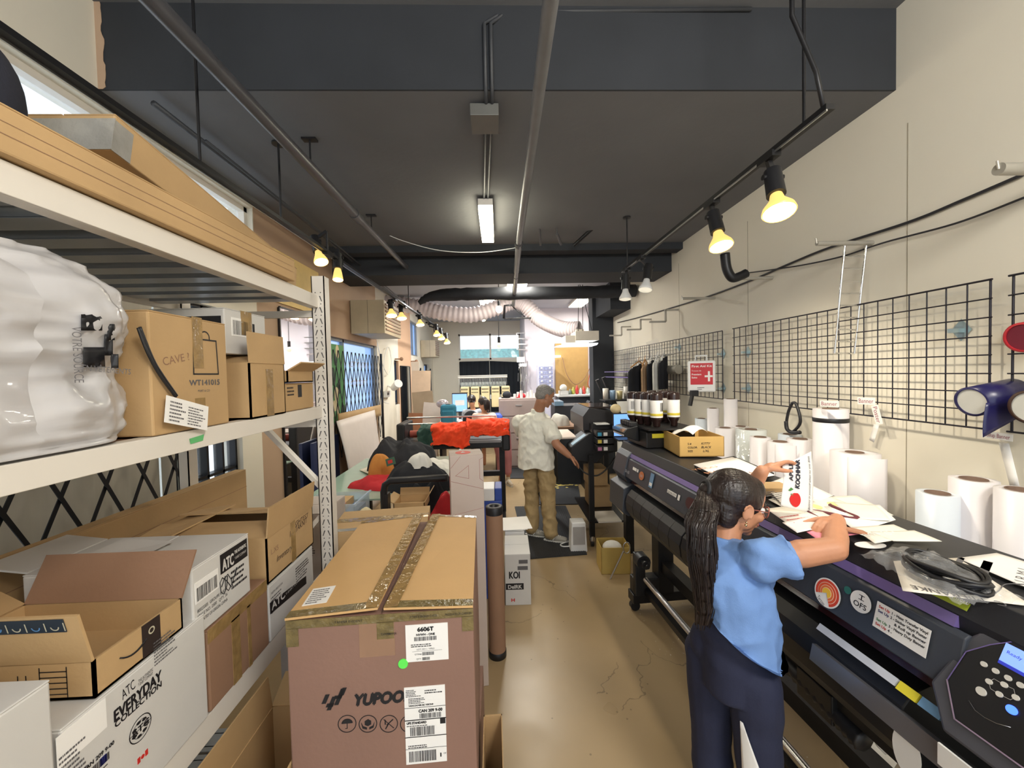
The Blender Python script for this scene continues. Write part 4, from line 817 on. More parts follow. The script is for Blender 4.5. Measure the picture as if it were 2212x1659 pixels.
a = P(835, 1000, Y=3.10); pile('red shirt spread below the black jacket', (a.x, a.y, .943), .26, .13, .075, redc, 8, 'red_shirt', amp=.8, fold=.01)
a = P(900, 985, Y=2.98); pile('crumpled white shirt on the black garments', (a.x + .02, a.y, 1.12), .085, .06, .10, whitec, 11, 'white_shirt', amp=.9)
a = P(905, 1010, Y=2.98); pile('black shirt folded over the end of the table', (a.x - .02, a.y + .02, .943), .27, .12, .19, blackc, 14, 'black_shirt', amp=.5, fold=.012)
a = P(948, 985, Y=3.35); pile('white and grey shirt by the slim white carton', (a.x, a.y, .943), .18, .16, .14, whitec, 17, 'white_shirt', amp=.7)
m = MB(mt=mat('ivory_sheet', srgb(232, 226, 208), .6)); a0 = P(776, 1016, Z=.945); a1 = P(812, 1036, Z=.945); a2 = P(850, 1010, Z=.945); a3 = P(800, 1006, Z=.945)
m.grid(lambda u, v: (a0.lerp(a1, u)).lerp(a3.lerp(a2, u), v) + V((0, 0, .004 + .02 * u * (1 - v))), 8, 8, th=.001); m.build('vinyl_sheet', label='ivory sheet curling at the glass table edge', cat='sheet')
pc = V((-.62, 3.35, .943)); q = MB(F(P(836, 1008, Y=2.93) , (1, 0, .3), (-.3, .3, 1)), mat('patch_green', srgb(60, 90, 70), .8)); q.rect(0, 0, .07, .055, z=.003); q.rect(.015, .015, .05, .04, inkred, z=.0036); q.build('embroidered_patch', label='green and red embroidered patch on the black shirt', cat='patch')
# black rounded cart frame with its load
t = thing('rolling_cart', 'black rounded frame cart filled with garments before the glass table', 'cart', (-.52, 2.62, 0))
fm_ = MB(mt=blackm); yy = 2.46; pts = [(-.745, yy, 0.05), (-.745, yy, 1.09), (-.735, yy, 1.135), (-.70, yy, 1.16), (-.36, yy, 1.168), (-.34, yy, 1.168)]
fm_.tube([V(p) for p in pts], .022, n=10); fm_.build('frame', t)
fm_ = MB(mt=blackm); fm_.box(-.745, -.715, 2.44, 2.50, .02, 1.08).build('leg', t)
MB(mt=blackmetal).box(-.77, -.3, 2.44, 2.72, .36, .38).build('shelf', t)
for x in (-.74, -.33): MB(mt=blackm).box(x - .015, x + .015, 2.69, 2.72, .0, .9).build('leg', t)
a = P(770, 1080, Y=2.35); pile('cream canvas bag slumped left of the black cart', (-.86, 2.42, .0), .15, .12, 1.0, canvas, 21, 'canvas_bag', 'bag', amp=.8, ex=.32, fold=.015)
kc = Carton('open kraft carton holding garments inside the cart', -.70, -.50, 2.505, 2.68, .95, 1.0, cardboard, open_=True); kc.flap('N', 110, .05); kc.flap('E', 120, .07); kc.flap('W', 150, .05)
pile('red garment tumbling out of the cart beside the kraft carton', (-.40, 2.58, .382), .13, .11, .62, redc, 31, 'red_shirt', amp=1.3, ex=.45, fold=.02)
pile('black garment lying in the middle of the cart', (-.52, 2.78, .382), .2, .07, .66, blackc, 33, 'black_shirt', amp=.9, ex=.4, fold=.02)
pile('cream canvas cloth under the kraft carton in the cart', (-.60, 2.58, .382), .13, .10, .565, canvas, 36, 'canvas_cloth', amp=.05, ex=.2)
# clear storage bin left of the cart
t = thing('storage_bin', 'clear plastic storage bin with blue contents behind the shelf post', 'bin', (-1.12, 2.65, 0))
cl = mat('clear_plastic', srgb(200, 214, 226), .1, alpha=.35, var=.02)
z0 = .80; MB(mt=cardboard).box(-1.3, -.95, 2.5, 2.8, 0, z0 - .001).build('carton_base', t)
m = MB(mt=cl); m.box(-1.3, -.95, 2.5, 2.505, z0, 1.0).box(-1.3, -.95, 2.795, 2.8, z0, 1.0).box(-1.3, -1.295, 2.5, 2.8, z0, 1.0).box(-.955, -.95, 2.5, 2.8, z0, 1.0).box(-1.3, -.95, 2.5, 2.8, z0, z0 + .005).box(-1.315, -.935, 2.485, 2.50, .995, 1.008).box(-.95, -.935, 2.5, 2.8, .995, 1.008); m.build('bin_walls', t)
MB(mt=mat('pale_blue_cloth', srgb(120, 140, 170), .8, var=.2)).box(-1.28, -.97, 2.52, 2.78, z0 + .006, .93).build('contents', t); MB(mt=cardboard).box(-1.27, -1.05, 2.53, 2.77, .931, .98).build('contents', t); MB(mt=mat('pink_note', srgb(236, 120, 160), .7)).box(-1.1, -1.04, 2.54, 2.6, .981, .985).build('contents', t)
kc = Carton('pale carton with a small label standing behind the shelf end', -1.17, -.93, 2.02, 2.32, 0, 1.12, mat('greyish_card', srgb(186, 176, 170), .6), seam='x'); q, fr = kc.on('front'); q.lines(.16, .9, .2, .96, 5, ink, 3); q.build('shipping_label', kc.t)
# --- boards leaning on the left wall
m = MB(mt=mat('foam_board', srgb(222, 212, 206), .5, var=.03)); m.grid(lambda u, v: (-1.60 - .12 * v + .06 * sin(v * 3.1) * (1 - u), 4.15 + 1.25 * u, .16 + v * 1.20), 14, 14, th=.012); m.build('foam_board', label='large curved white board leaning on the left wall past the table', cat='board')
m = MB(mt=mat('navy_board', srgb(38, 48, 86), .5)); m.box(-1.80, -1.77, 3.72, 4.3, .2, 1.2); m.build('navy_board', label='navy blue board standing below the gated window', cat='board')
m = MB(mt=cardboard); m.grid(lambda u, v: (-1.76, 4.32 + 1.5 * u, 1.26 + .16 * v - .02 * u), 6, 3, th=.02); m.build('cardboard_strip', label='long kraft strip of cardboard below the gated window', cat='cardboard')
lb = ('tall pale board leaning at the foot of the orange wall', 'grey board tilted against the pale boards', 'white folded board leaning in front of the pale ones', 'small brown board at the plotter end', 'narrow pale board standing beside the mirror', 'cream board lying against the grey tilted board')
for k, (px, py0, py1, w, yy, c_, tl) in enumerate(((905, 800, 935, .34, 7.0, srgb(214, 190, 168), .05), (926, 845, 930, .36, 6.7, srgb(168, 150, 128), -.15), (912, 870, 930, .3, 6.3, srgb(224, 214, 206), .25), (888, 893, 945, .22, 6.0, srgb(170, 116, 84), .1), (897, 780, 900, .14, 7.2, srgb(220, 206, 190), .0), (938, 870, 930, .16, 6.4, srgb(206, 186, 160), -.1))):
    a = P(px, py1, Y=yy); b = P(px, py0, Y=yy); h = b.z - a.z
    m = MB(Matrix.Translation((a.x, yy, 0)) @ Matrix.Rotation(tl * .5, 4, 'Y') @ Matrix.Rotation(-.07, 4, 'X'), mat('board_%d' % k, c_, .7)); m.box(-w / 2, w / 2, 0, .008, .01, b.z); m.build('leaning_board', label=lb[k], cat='board', group='boards leaning in a row before the far left wall')
# --- mirrors on the left wall
mir = mat('mirror_glass', (.9, .9, .9), .02, metal=1.0, var=.005)
for (y0, y1, z0, z1, lb) in ((3.36, 4.02, .55, 2.42, 'tall mirror fixed to the left wall behind the shelf post'), (7.35, 8.1, .9, 2.0, 'narrow mirror on the orange wall strip')):
    t = thing('wall_mirror', lb, 'mirror', (-1.845, (y0 + y1) / 2, z0)); MB(mt=mir).box(-1.849, -1.838, y0, y1, z0, z1).build('mirror_glass', t); MB(mt=blackmetal).box(-1.849, -1.83, y0 - .015, y0, z0, z1).box(-1.849, -1.83, y1, y1 + .015, z0, z1).box(-1.849, -1.83, y0, y1, z1, z1 + .012).build('frame', t)
m = MB(mt=mat('painted_wall_light', srgb(238, 208, 140), .6)); m.box(-1.849, -1.835, 3.3, 4.1, 2.46, 2.9); m.build('wall_light_patch', label='patch of yellow light painted on the left wall above the tall mirror', cat='panel')  # thin slab coloured to stand for yellow light on the wall
# --- air conditioner boxes on the left wall
for (y0, y1, x1, z0, z1, lb) in ((4.95, 5.75, -1.42, 2.36, 2.78, 'beige louvred air conditioner above the gated window'), (9.3, 9.9, -1.5, 2.25, 2.65, 'far beige air conditioner near the back wall')):
    t = thing('air_conditioner', lb, 'air conditioner', (-1.63, (y0 + y1) / 2, z0)); acm = mat('ac_beige', srgb(182, 168, 142), .5)
    MB(mt=acm).box(-1.84, x1, y0, y1, z0, z1).build('case', t, bevel=.006); m = MB(mt=mat('ac_grille', srgb(150, 120, 100), .5))
    for k in range(8): m.box(x1, x1 + .012, y0 + .04, y1 - .03, z0 + .05 + k * .045, z0 + .068 + k * .045)
    m.build('louvres', t); m = MB(mt=mat('ac_seam', srgb(90, 84, 74), .6)); m.box(-1.63, -1.626, y0 - .001, y0, z0, z1).build('seam', t)
m = MB(mt=whitepl); pts = [V((-1.82, 5.9, 2.36)), V((-1.8, 6.1, 2.0)), V((-1.8, 6.4, 1.85)), V((-1.8, 6.6, 2.05)), V((-1.8, 6.45, 2.3)), V((-1.8, 6.2, 2.1)), V((-1.8, 6.1, 1.7)), V((-1.8, 6.05, 1.45)), V((-1.78, 6.3, 1.38))]
m.tube(spline(pts, 8), .006, n=6); m.build('white_cable', label='looped white cable hanging from the air conditioner', cat='cable')
m = MB(mt=whitepl); m.box(-1.845, -1.80, 6.25, 6.5, 1.48, 1.58).box(-1.80, -1.798, 6.29, 6.4, 1.515, 1.555, inkgrey); m.build('thermostat', label='white wall thermostat by the first white pillar', cat='thermostat', bevel=.004)
m = MB(mt=whitepl); a = V((-1.74, 6.45, 1.62)); m.cyl(a, a + V((.12, -.14, .08)), .05, r1=.07).cyl((-1.845, 6.5, 1.66), a, .015); m.build('wall_lamp', label='small white clamp lamp head on the first pillar', cat='lamp')
for y, z in ((7.0, 2.12), (8.25, 2.12)):
    m = MB(mt=cardboard_dark); m.cyl((-1.845, y, z), (-1.75, y, z), .012).ball((-1.73, y, z), .035, n=10); m.build('wall_peg', label='round wooden peg high on the %s pillar' % ('first' if y < 8 else 'second'), cat='peg')
# ------------------------------------------------------------ plotter with orange shirts
def plotter():
    y = 4.95; x0 = P(878, 940, Y=y).x; x1 = P(1092, 940, Y=y).x; zt = 1.02
    t = thing('sheet_laminator', 'wide black laminator stand with orange and green shirts laid over it', 'laminator', ((x0 + x1) / 2, y, 0))
    MB(mt=blackm).box(x0, x1, y - .25, y + .2, zt - .10, zt - .02).build('bed', t, bevel=.01)
    MB(mt=mat('brushed_plate', srgb(150, 146, 142), .35, metal=.6)).box(x0 + .05, x1 - .06, y - .28, y - .22, zt - .03, zt).build('front_plate', t)
    MB(mt=mat('roller_red', srgb(170, 80, 66), .5)).cyl((x0 + .05, y, zt + .06), (x1 - .1, y, zt + .06), .045).build('roller', t)
    MB(mt=steel).cyl((x0 - .0, y - .05, zt + .19), (x1 - .12, y - .05, zt + .19), .012).build('bar', t); MB(mt=steel).cyl((x0, y + .05, zt + .26), (x1 - .12, y + .05, zt + .26), .012).build('bar', t)
    for x, s_ in ((x0 - .01, 1), (x1, -1)):
        MB(mt=blackm).box(x - .05, x + .05, y - .26, y + .22, zt - .14, zt + .22).build('end_housing', t, bevel=.02)
    MB(mt=steel).cyl((x1 - .02, y - .30, zt + .12), (x1 - .02, y - .26, zt + .12), .045).build('dial', t)
    for x in (x0 + .1, x1 - .05):
        MB(mt=blackmetal).box(x - .035, x + .035, y - .04, y + .04, .06, zt - .1).build('leg', t); MB(mt=blackmetal).box(x - .03, x + .03, y - .3, y + .3, .03, .08).build('foot', t)
    MB(mt=blackmetal).box(x0 + .1, x1 - .05, y - .03, y + .03, .52, .58).build('stretcher', t)
    def drape(label, xa, xb, m, seed, zz, drop, back, name='orange_shirt', grp=None):
        q = MB(mt=m)
        def fn(u, v):
            x = xa + (xb - xa) * u; s_ = v
            yb = y + back; yf = y - .30
            if s_ < .5: k = s_ / .5; yy = yb + (yf - yb) * k; z = zz + .035 * sin(k * 3) + .0
            else: k = (s_ - .5) / .5; yy = yf - .012 - .02 * k; z = zz - drop * k * (1 + .35 * fbm((x * 3 + seed, 1, 0), 2))
            f = .030 * fbm((x * 7 + v * 2.5 + seed, v * 3 - x * 2, seed), 3) + .010 * sin(x * 46 + 5 * v + seed) * min(1, v * 2) + .012 * (1 - abs(fbm((x * 12 + v * 6, v * 5, seed * 2), 2)) * 3)
            return (x + .02 * fbm((v * 4, u, seed)), yy - f - .012, z + f * .8)
        q.grid(fn, 70, 30, th=.004); return q.build(name, None, label, 'shirt', grp)
    drape('left bright orange shirt laid over the laminator', P(940, 930, Y=y).x, P(1020, 930, Y=y).x, orangec, 2, zt + .165, .20, .0)
    drape('right bright orange shirt bunched at the laminator end', P(1012, 930, Y=y).x, P(1099, 930, Y=y).x, orangec, 6.5, zt + .20, .13, .04)
    drape('dark green shirt hanging beside the orange shirts', P(914, 930, Y=y).x, P(944, 930, Y=y).x, greenc, 9, zt + .15, .22, .02, 'green_shirt')
plotter()
# ------------------------------------------------------------ back room
fcm = mat('filing_cabinet_putty', srgb(176, 160, 156), .45, var=.03)
t = thing('filing_cabinet', 'wide putty coloured filing cabinet behind the man', 'filing cabinet', (.35, 7.6, 0))
MB(mt=fcm).box(-.02, .86, 7.4, 7.9, 0, 1.34).build('carcass', t, bevel=.006)
for k in range(4):
    d = MB(mt=fcm).box(0, .84, 7.38, 7.4, .05 + k * .32, .345 + k * .32).build('drawer', t, bevel=.004); MB(mt=steel).box(.3, .42, 7.36, 7.38, .24 + k * .32, .26 + k * .32).build('handle', d)
def lump(px, py, Y, r, m, name, label, cat, **k):
    a = P(px, py, Y=Y); q = MB(mt=m); q.ball(a, r, m, n=14); return q.build(name, None, label, cat)
a = P(1095, 851, Y=7.6); m = MB(mt=blackc); m.ball((a.x, a.y, 1.40), (.09, .09, .07)).box(a.x - .11, a.x - .03, a.y - .08, a.y + .05, 1.345, 1.36); m.build('baseball_cap', label='black cap lying on the filing cabinet', cat='cap')
a = P(1127, 849, Y=7.6); m = MB(mt=redc); m.ball((a.x, a.y, 1.37), (.08, .08, .06)).box(a.x - .12, a.x, a.y - .1, a.y, 1.345, 1.355); m.build('baseball_cap', label='red cap on the filing cabinet right of the black cap', cat='cap')
for k in range(8):
    px = 1112 + k * 7.2; a = P(px, 855, Y=7.5 + .1 * (k % 2)); m = MB(mt=whitepl); m.cyl((a.x, a.y, 1.342), (a.x, a.y, 1.42 + .03 * (k % 3)), .028, n=10); m.build('white_mug', label='white printed mug in the row on the filing cabinet', cat='mug', group='mugs on the filing cabinet')
# embroidery machine
t = thing('embroidery_machine', 'long white multi head embroidery machine at the back', 'embroidery machine', (-.4, 9.4, 0)); em = mat('machine_cream', srgb(232, 214, 164), .5)
MB(mt=whitepl).box(-1.0, .3, 9.2, 9.9, .7, .85).build('table', t); MB(mt=whitepl).box(-1.0, -.9, 9.3, 9.8, 0, .7).box(.2, .3, 9.3, 9.8, 0, .7).build('stand', t)
MB(mt=whitepl).box(-1.0, .28, 9.6, 9.75, 1.2, 1.3).build('beam', t)
MB(mt=whitemetal).cyl((-1.0, 9.5, 1.74), (.2, 9.5, 1.74), .02).cyl((-1.0, 9.5, 1.78), (.2, 9.5, 1.78), .012).build('thread_rail', t)
m = MB(mt=whitepl); 
for k in range(46): x = -.98 + k * .0255; m.bar((x, 9.5, 1.74), (x + .012, 9.42, 1.56), .003, .008)
m.build('thread_guides', t)
for k in range(5):
    x = -.93 + k * .245; hd = MB(mt=em).box(x, x + .2, 9.3, 9.6, 1.02, 1.52).build('sewing_head', t, bevel=.02); m = MB(mt=ink)
    for j in range(9): m.box(x + .02 + j * .018, x + .03 + j * .018, 9.295, 9.3, 1.44, 1.48).box(x + .02 + j * .018, x + .03 + j * .018, 9.295, 9.3, 1.37, 1.40)
    m.build('needle_slots', hd)
m = MB(mt=mat('cone_white', srgb(228, 236, 232), .6))
for k in range(30): x = -.95 + k * .038; m.cyl((x, 9.75, 1.5), (x, 9.75, 1.62), .016, r1=.008, n=8)
m.build('thread_cones', t)
# desk with blue plastic, monitor, backpack
t = thing('work_desk', 'cluttered work desk in front of the seated workers', 'desk', (-.6, 7.4, 0)); MB(mt=whitepl).box(-1.35, -.04, 7.1, 7.8, .92, .95).build('desktop', t)
for x in (-1.3, -.08):
    for y in (7.15, 7.75): MB(mt=blackmetal).box(x - .02, x + .02, y - .02, y + .02, 0, .92).build('leg', t)
t = thing('computer_monitor', 'small monitor with blue screen on the far desk', 'monitor', (-.97, 7.6, .95)); a = P(993, 863, Y=7.6); sb = mat('screen_blue_far', srgb(110, 160, 220), .3, emit=.8, ecol=(.3, .5, .9))
MB(mt=blackm).box(a.x - .15, a.x + .15, 7.6, 7.63, .98 + .1, 1.46).box(a.x - .03, a.x + .03, 7.6, 7.63, .952, 1.1).build('monitor_case', t, bevel=.004); MB(mt=sb).box(a.x - .14, a.x + .14, 7.597, 7.6, 1.1, 1.44).build('screen', t)
MB(mt=whitepl).box(a.x - .09, a.x + .09, 7.595, 7.597, 1.22, 1.32).build('window_on_screen', t)
t = thing('backpack', 'teal backpack on the bench behind the green shirt', 'bag', (-.63, 5.95, .9)); a = P(969, 893, Y=6.0); tm = cloth_mat('teal_fabric', srgb(52, 122, 146), .2)
m = MB(mt=tm); m.box(a.x - .12, a.x + .12, a.y - .07, a.y + .07, 1.031, a.z + .14); m.build('bag_body', t, bevel=.045); m = MB(mt=tm); m.box(a.x - .09, a.x + .09, a.y - .095, a.y - .06, 1.05, a.z + .05); m.build('front_pocket', t, bevel=.015); m = MB(mt=blackm); m.tube([V((a.x + .12 * cos(b), a.y - .03, a.z + .145 * sin(b))) for b in [i * pi / 12 for i in range(13)]], .004, n=6); m.build('zip', t)
t = thing('workbench', 'low bench carrying the teal backpack', 'bench', (-.6, 6.1, 0)); MB(mt=mat('bench_top', srgb(140, 130, 120), .6)).box(-.93, -.3, 5.8, 6.35, 1.0, 1.03).build('benchtop', t)
for x in (-.9, -.33): MB(mt=blackmetal).box(x - .02, x + .02, 5.85, 6.3, 0, 1.0).build('leg', t)
m = MB(mt=whitepl); a = P(965, 875, Y=6.3); m.box(a.x - .08, a.x + .18, 6.15, 6.34, 1.032, 1.09).box(a.x - .05, a.x + .16, 6.15, 6.34, 1.09, 1.13).box(a.x - .08, a.x + .12, 6.15, 6.34, 1.13, 1.21).box(a.x - .07, a.x + .08, 6.15, 6.34, 1.21, 1.30); m.build('white_carton', label='white flat cartons stacked behind the teal backpack', cat='box')
a = P(962, 862, Y=6.6); m = MB(mt=mat('shiny_wrap', srgb(200, 190, 196), .15, metal=.4, bump=.6, bscale=30)); m.ball((a.x + .0, 6.25, 1.36), (.1, .05, .07)); m.build('foil_wrapped_bag', label='shiny wrapped bag on top of the stacked cartons', cat='bag')
bp_ = mat('blue_plastic_sheet', srgb(60, 90, 190), .4, var=.2)
for px, py, r_, l_ in ((1020, 893, .13, 'left'), (1075, 893, .11, 'right')):
    a = P(px, py, Y=7.3); pile('crumpled blue sheet at the %s of the far desk' % l_, (a.x, 7.3, .951), r_, .1, .13, bp_, px, 'blue_sheet', 'sheet')
# seated worker's chair
t = thing('office_chair', 'black office chair back turned to the camera at the far desk', 'chair', (-.5, 6.9, 0)); a = P(1018, 905, Y=6.85)
m = MB(mt=blackc); m.ball((a.x, a.y, a.z - .02), (.15, .04, .17), n=18); m.build('backrest', t); MB(mt=blackc).box(a.x - .2, a.x + .2, 6.85, 7.2, .5, .57).build('seat', t, bevel=.02); MB(mt=blackmetal).cyl((a.x, 7.02, .05), (a.x, 7.02, .5), .03).bar((a.x, 6.9, .55), (a.x, 6.86, .85), .05, .02).build('column', t)
for k in range(5): b = k * 2 * pi / 5; MB(mt=blackmetal).bar((a.x, 7.02, .08), (a.x + .25 * cos(b), 7.02 + .25 * sin(b), .05), .04, .03).ball((a.x + .25 * cos(b), 7.02 + .25 * sin(b), .025), .025, n=8).build('leg', t)
# tool hanging cluster, drawers, tan notice board, counter
t = thing('drawer_tower', 'clear fronted drawer tower against the pale wall', 'drawers', (1.15, 8.7, 0)); a = P(1178, 815, Y=8.6); dm = mat('drawer_frame', srgb(214, 214, 232), .4)
MB(mt=dm).box(a.x - .17, a.x + .17, 8.5, 8.9, 0, a.z + .27).build('carcass', t)
for k in range(6):
    z = a.z + .235 - k * .095; d = MB(mt=mat('drawer_clear', srgb(150, 156, 190), .2, var=.3, scale=30)).box(a.x - .15, a.x + .15, 8.49, 8.5, z - .075, z).build('drawer', t); MB(mt=whitepl).ball((a.x - .09, 8.49, z - .035), (.022, .006, .022), n=10).ball((a.x + .09, 8.49, z - .035), (.022, .006, .022), n=10).build('label_dot', d)
a0 = P(1199, 742, Y=8.95); a1 = P(1272, 860, Y=8.95); t = MB(mt=mat('tan_board', srgb(178, 144, 88), .8, var=.05, scale=10)).box(a0.x, a1.x, 8.96, 8.995, a1.z - .1, a0.z).build('notice_board', label='tall tan board on the wall above the counter', cat='board')
a = P(1204, 770, Y=8.9); MB(mt=mat('lit_tube', (1, 1, 1), .4, emit=5.0, ecol=(.85, .93, 1))).box(a.x - .1, a.x + .07, 8.85, 8.9, a.z - .02, a.z + .02).build('led_lamp', label='short lit lamp on the edge of the tan board', cat='lamp')
m = MB(mt=cardboard_dark); m.tube(spline([P(1215, 772, Y=8.9), P(1225, 810, Y=8.9), P(1243, 830, Y=8.9), P(1262, 818, Y=8.9), P(1274, 795, Y=8.9)], 8), .008, n=6); m.build('brown_cable', label='brown cable looping across the tan board', cat='cable')
m = MB(mt=mat('orange_cable', srgb(190, 96, 60), .5)); m.tube(spline([P(1282, 770, Y=8.4), P(1276, 800, Y=8.4), P(1270, 830, Y=8.4), P(1278, 838, Y=8.4), P(1281, 812, Y=8.4)], 8), .009, n=6); m.build('orange_cable', label='orange cables hanging beside the black column', cat='cable')
t = thing('work_counter', 'pale topped black work counter below the tan board', 'counter', (1.5, 7.4, 0)); a = P(1208, 860, Y=7.2); b = P(1284, 860, Y=7.2)
MB(mt=whitepl).box(a.x - .02, b.x + .02, 7.15, 7.7, 1.36, 1.39).build('countertop', t); MB(mt=mat('cabinet_charcoal', srgb(48, 52, 60), .5)).box(a.x, b.x, 7.2, 7.65, 0, 1.36).build('cabinet', t); a = P(1213, 881, Y=7.19); MB(mt=paper).box(a.x - .04, a.x + .05, 7.195, 7.2, a.z - .03, a.z + .03).build('note', t)
G = 'bottles and pots on the far counter'
for k, (px, c_, h) in enumerate(((1232, srgb(120, 130, 120), .1), (1239, srgb(176, 176, 80), .14), (1247, srgb(200, 60, 60), .17), (1255, srgb(200, 210, 210), .12), (1262, srgb(206, 70, 60), .15), (1270, srgb(200, 220, 210), .12))):
    a = P(px, 855, Y=7.4); m = MB(mt=mat('pot_%d' % k, c_, .4)); m.lathe([(.0001, 0), (.032, 0), (.032, h * .65), (.014, h * .8), (.014, h), (.0001, h)], M=Matrix.Translation((a.x, 7.42, 1.391)), n=12); m.build('squeeze_bottle', label=('dull green', 'yellow', 'red capped', 'clear', 'second red capped', 'pale green')[k] + ' bottle on the pale counter under the tan board', cat='bottle', group=G)
t = Carton('small white open carton of crumpled paper on the far counter', P(1208, 850, Y=7.3).x, P(1227, 850, Y=7.3).x, 7.25, 7.4, 1.391, 1.47, whitecard, open_=True)
a = P(1217, 838, Y=7.32); m = MB(mt=whitec); m.ball((a.x, 7.325, 1.52), (.07, .06, .07)); m.build('crumpled_paper', label='crumpled white paper in the small far carton', cat='paper')
# hanging embroidery hoops cluster against the curtain
t = thing('hoop_rack', 'grey rack of hanging machine parts beside the white pillar', 'rack', (.3, 9.0, 0)); m = MB(mt=steel); r = random.Random(3); a = P(1128, 790, Y=8.9)
MB(mt=steel).cyl((a.x + .05, 8.9, 0), (a.x + .05, 8.9, a.z + .3), .012).build('pole', t)
for k in range(26): x = a.x + r.uniform(-.1, .13); z = a.z + r.uniform(-.35, .15); m.cyl((x, 8.88 + r.uniform(-.05, .05), z), (x + r.uniform(-.02, .02), 8.88, z - r.uniform(.1, .25)), r.choice((.004, .008, .012)), n=6)
m.build('hanging_parts', t); MB(mt=whitepl).box(a.x - .12, a.x + .06, 8.85, 8.95, a.z + .08, a.z + .2).box(a.x - .06, a.x + .1, 8.85, 8.95, a.z - .02, a.z + .05).build('spool_head', t)
for k in range(3):
    a = P(1118 + k * 8, 755 - k * 12, Y=8.8); m = MB(mt=steel); m.bar((.66, 8.98, a.z), (.42, 8.8, a.z), .02, .02).bar((.42, 8.8, a.z), (.42, 8.8, a.z + .12), .02, .02).bar((.42, 8.8, a.z + .12), (.62, 8.8, a.z + .12), .02, .02); m.build('wall_bracket', label='thin metal bracket stepping up the white pillar', cat='bracket', group='brackets on the white pillar')
# ------------------------------------------------------------ garment printer station on the right of the man
t = thing('garment_printer', 'black direct to garment printer with a shirt platen facing the man', 'garment printer', (.95, 4.6, 0)); gp = mat('printer_charcoal', srgb(46, 44, 46), .4, var=.05)
y0 = 4.1; p = lambda a, b, Y: P(a, b, Y=Y)
a = p(1262, 950, 4.25); b = p(1330, 935, 4.25)
m = MB(mt=gp); m.prism([(a.x - .02, 1.18), (b.x + .05, 1.18), (b.x + .05, 1.36), (a.x + .05, 1.42), (a.x - .02, 1.33)], -4.95, -4.2, M=Matrix.Rotation(pi / 2, 4, 'X')); m.build('upper_housing', t)
m = MB(mt=mat('smoked_cover', srgb(60, 52, 50), .12, var=.1)); m.box(a.x + .06, b.x + .02, 4.3, 4.85, 1.405, 1.425); m.build('smoked_cover', t)
MB(mt=blackm).box(a.x + .0, b.x + .02, 4.25, 4.85, .92, 1.18).build('lower_housing', t, bevel=.01)
a = p(1205, 990, 4.0); m = MB(mt=blackm); m.prism([(.74, .88), (1.02, .84), (1.12, .95), (1.12, 1.13), (.95, 1.17), (.74, 1.02)], -4.4, -4.08, M=Matrix.Rotation(pi / 2, 4, 'X')); m.build('control_nose', t, bevel=.01)
MB(F((.745, 4.079, 1.03), (.21, 0, .145), (0, -1, .001)), mat('touch_panel', srgb(150, 176, 190), .2, emit=.15, ecol=(.6, .8, 1))).box(.02, .2, -.12, -.02, 0, .006).build('touch_panel', t)
MB(mt=cloth_mat('pale_pink_cloth', srgb(232, 216, 204), .1)).box(.40, .86, 4.30, 4.9, 1.07, 1.095).build('platen', t, bevel=.012); MB(mt=blackm).box(.42, .86, 4.32, 4.9, .98, 1.07).cyl((.56, 4.5, .55), (.56, 4.5, 1.0), .10).build('platen_post', t)
for k, c_ in enumerate((srgb(190, 120, 160), srgb(220, 200, 90), srgb(70, 160, 200))):
    MB(mt=blackm).box(.98, 1.18, 3.92 + .0, 4.07, 1.0 + k * .075, 1.06 + k * .075).build('ink_drawer', t, bevel=.004); MB(mt=mat('ink_tab_%d' % k, c_, .5)).box(.99, 1.03, 3.915, 3.92, 1.01 + k * .075, 1.045 + k * .075).box(1.05, 1.09, 3.915, 3.92, 1.01 + k * .075, 1.045 + k * .075, whitepl).build('ink_label', t)
MB(mt=blackm).box(.97, 1.19, 4.071, 4.2, .95, 1.26).build('ink_cabinet', t); MB(mt=whitepl).box(1.0, 1.14, 4.0, 4.15, 1.262, 1.27).build('paper_pad', t)
for (x, y) in ((.93, 3.98), (1.28, 4.7), (.62, 4.85)):
    MB(mt=blackmetal).box(x - .025, x + .025, y - .025, y + .025, .10, .95).build('leg', t); m = MB(mt=steel); m.cyl((x, y, .06), (x, y, .11), .03); m.cyl((x - .015, y, .035), (x + .015, y, .035), .035, blackm); m.build('caster', t)
MB(mt=blackmetal).box(.9, 1.3, 3.95, 4.75, .25, .27).build('lower_shelf', t); MB(mt=whitemetal).box(.98, 1.22, 3.9, 4.2, .271, .285).build('tray', t); m = MB(mt=blackm); m.tube(spline([V((.78, 4.1, .9)), V((.85, 4.0, .78)), V((.98, 3.97, .74)), V((1.1, 4.0, .8)), V((1.2, 4.05, .9))], 8), .008, n=6); m.build('hose', t)
for k, (x0, x1, z0, z1, y) in enumerate(((1.0, 1.25, .275, .50, 4.35), (1.0, 1.22, .505, .70, 4.4))): Carton('kraft carton %s on the lower shelf of the garment printer' % ('at the bottom' if k == 0 else 'on top'), x0, x1, y, y + .28, z0, z1, cardboard)
t = thing('dehumidifier', 'small white floor appliance by the black printer leg', 'appliance', (.79, 4.0, 0)); a = P(1249, 1120, Z=0)
m = MB(RZ(0, (.765, 3.92, 0)), whitepl); m.prism([(-.085, 0), (.085, 0), (.07, .30), (-.07, .30)], -.07, .07, M=Matrix.Rotation(pi / 2, 4, 'X')); m.build('case', t, bevel=.008); m = MB(RZ(0, (.765, 3.92, 0)), mat('appliance_grey', srgb(160, 158, 156), .4)); m.box(-.06, .06, -.078, -.07, .08, .26); m.build('front_panel', t); m = MB(mt=whitepl); m.tube(spline([V((.70, 3.93, .03)), V((.62, 3.95, .02)), V((.6, 4.0, .02)), V((.68, 4.06, .02))], 6), .006, n=6); m.build('power_cord', t)
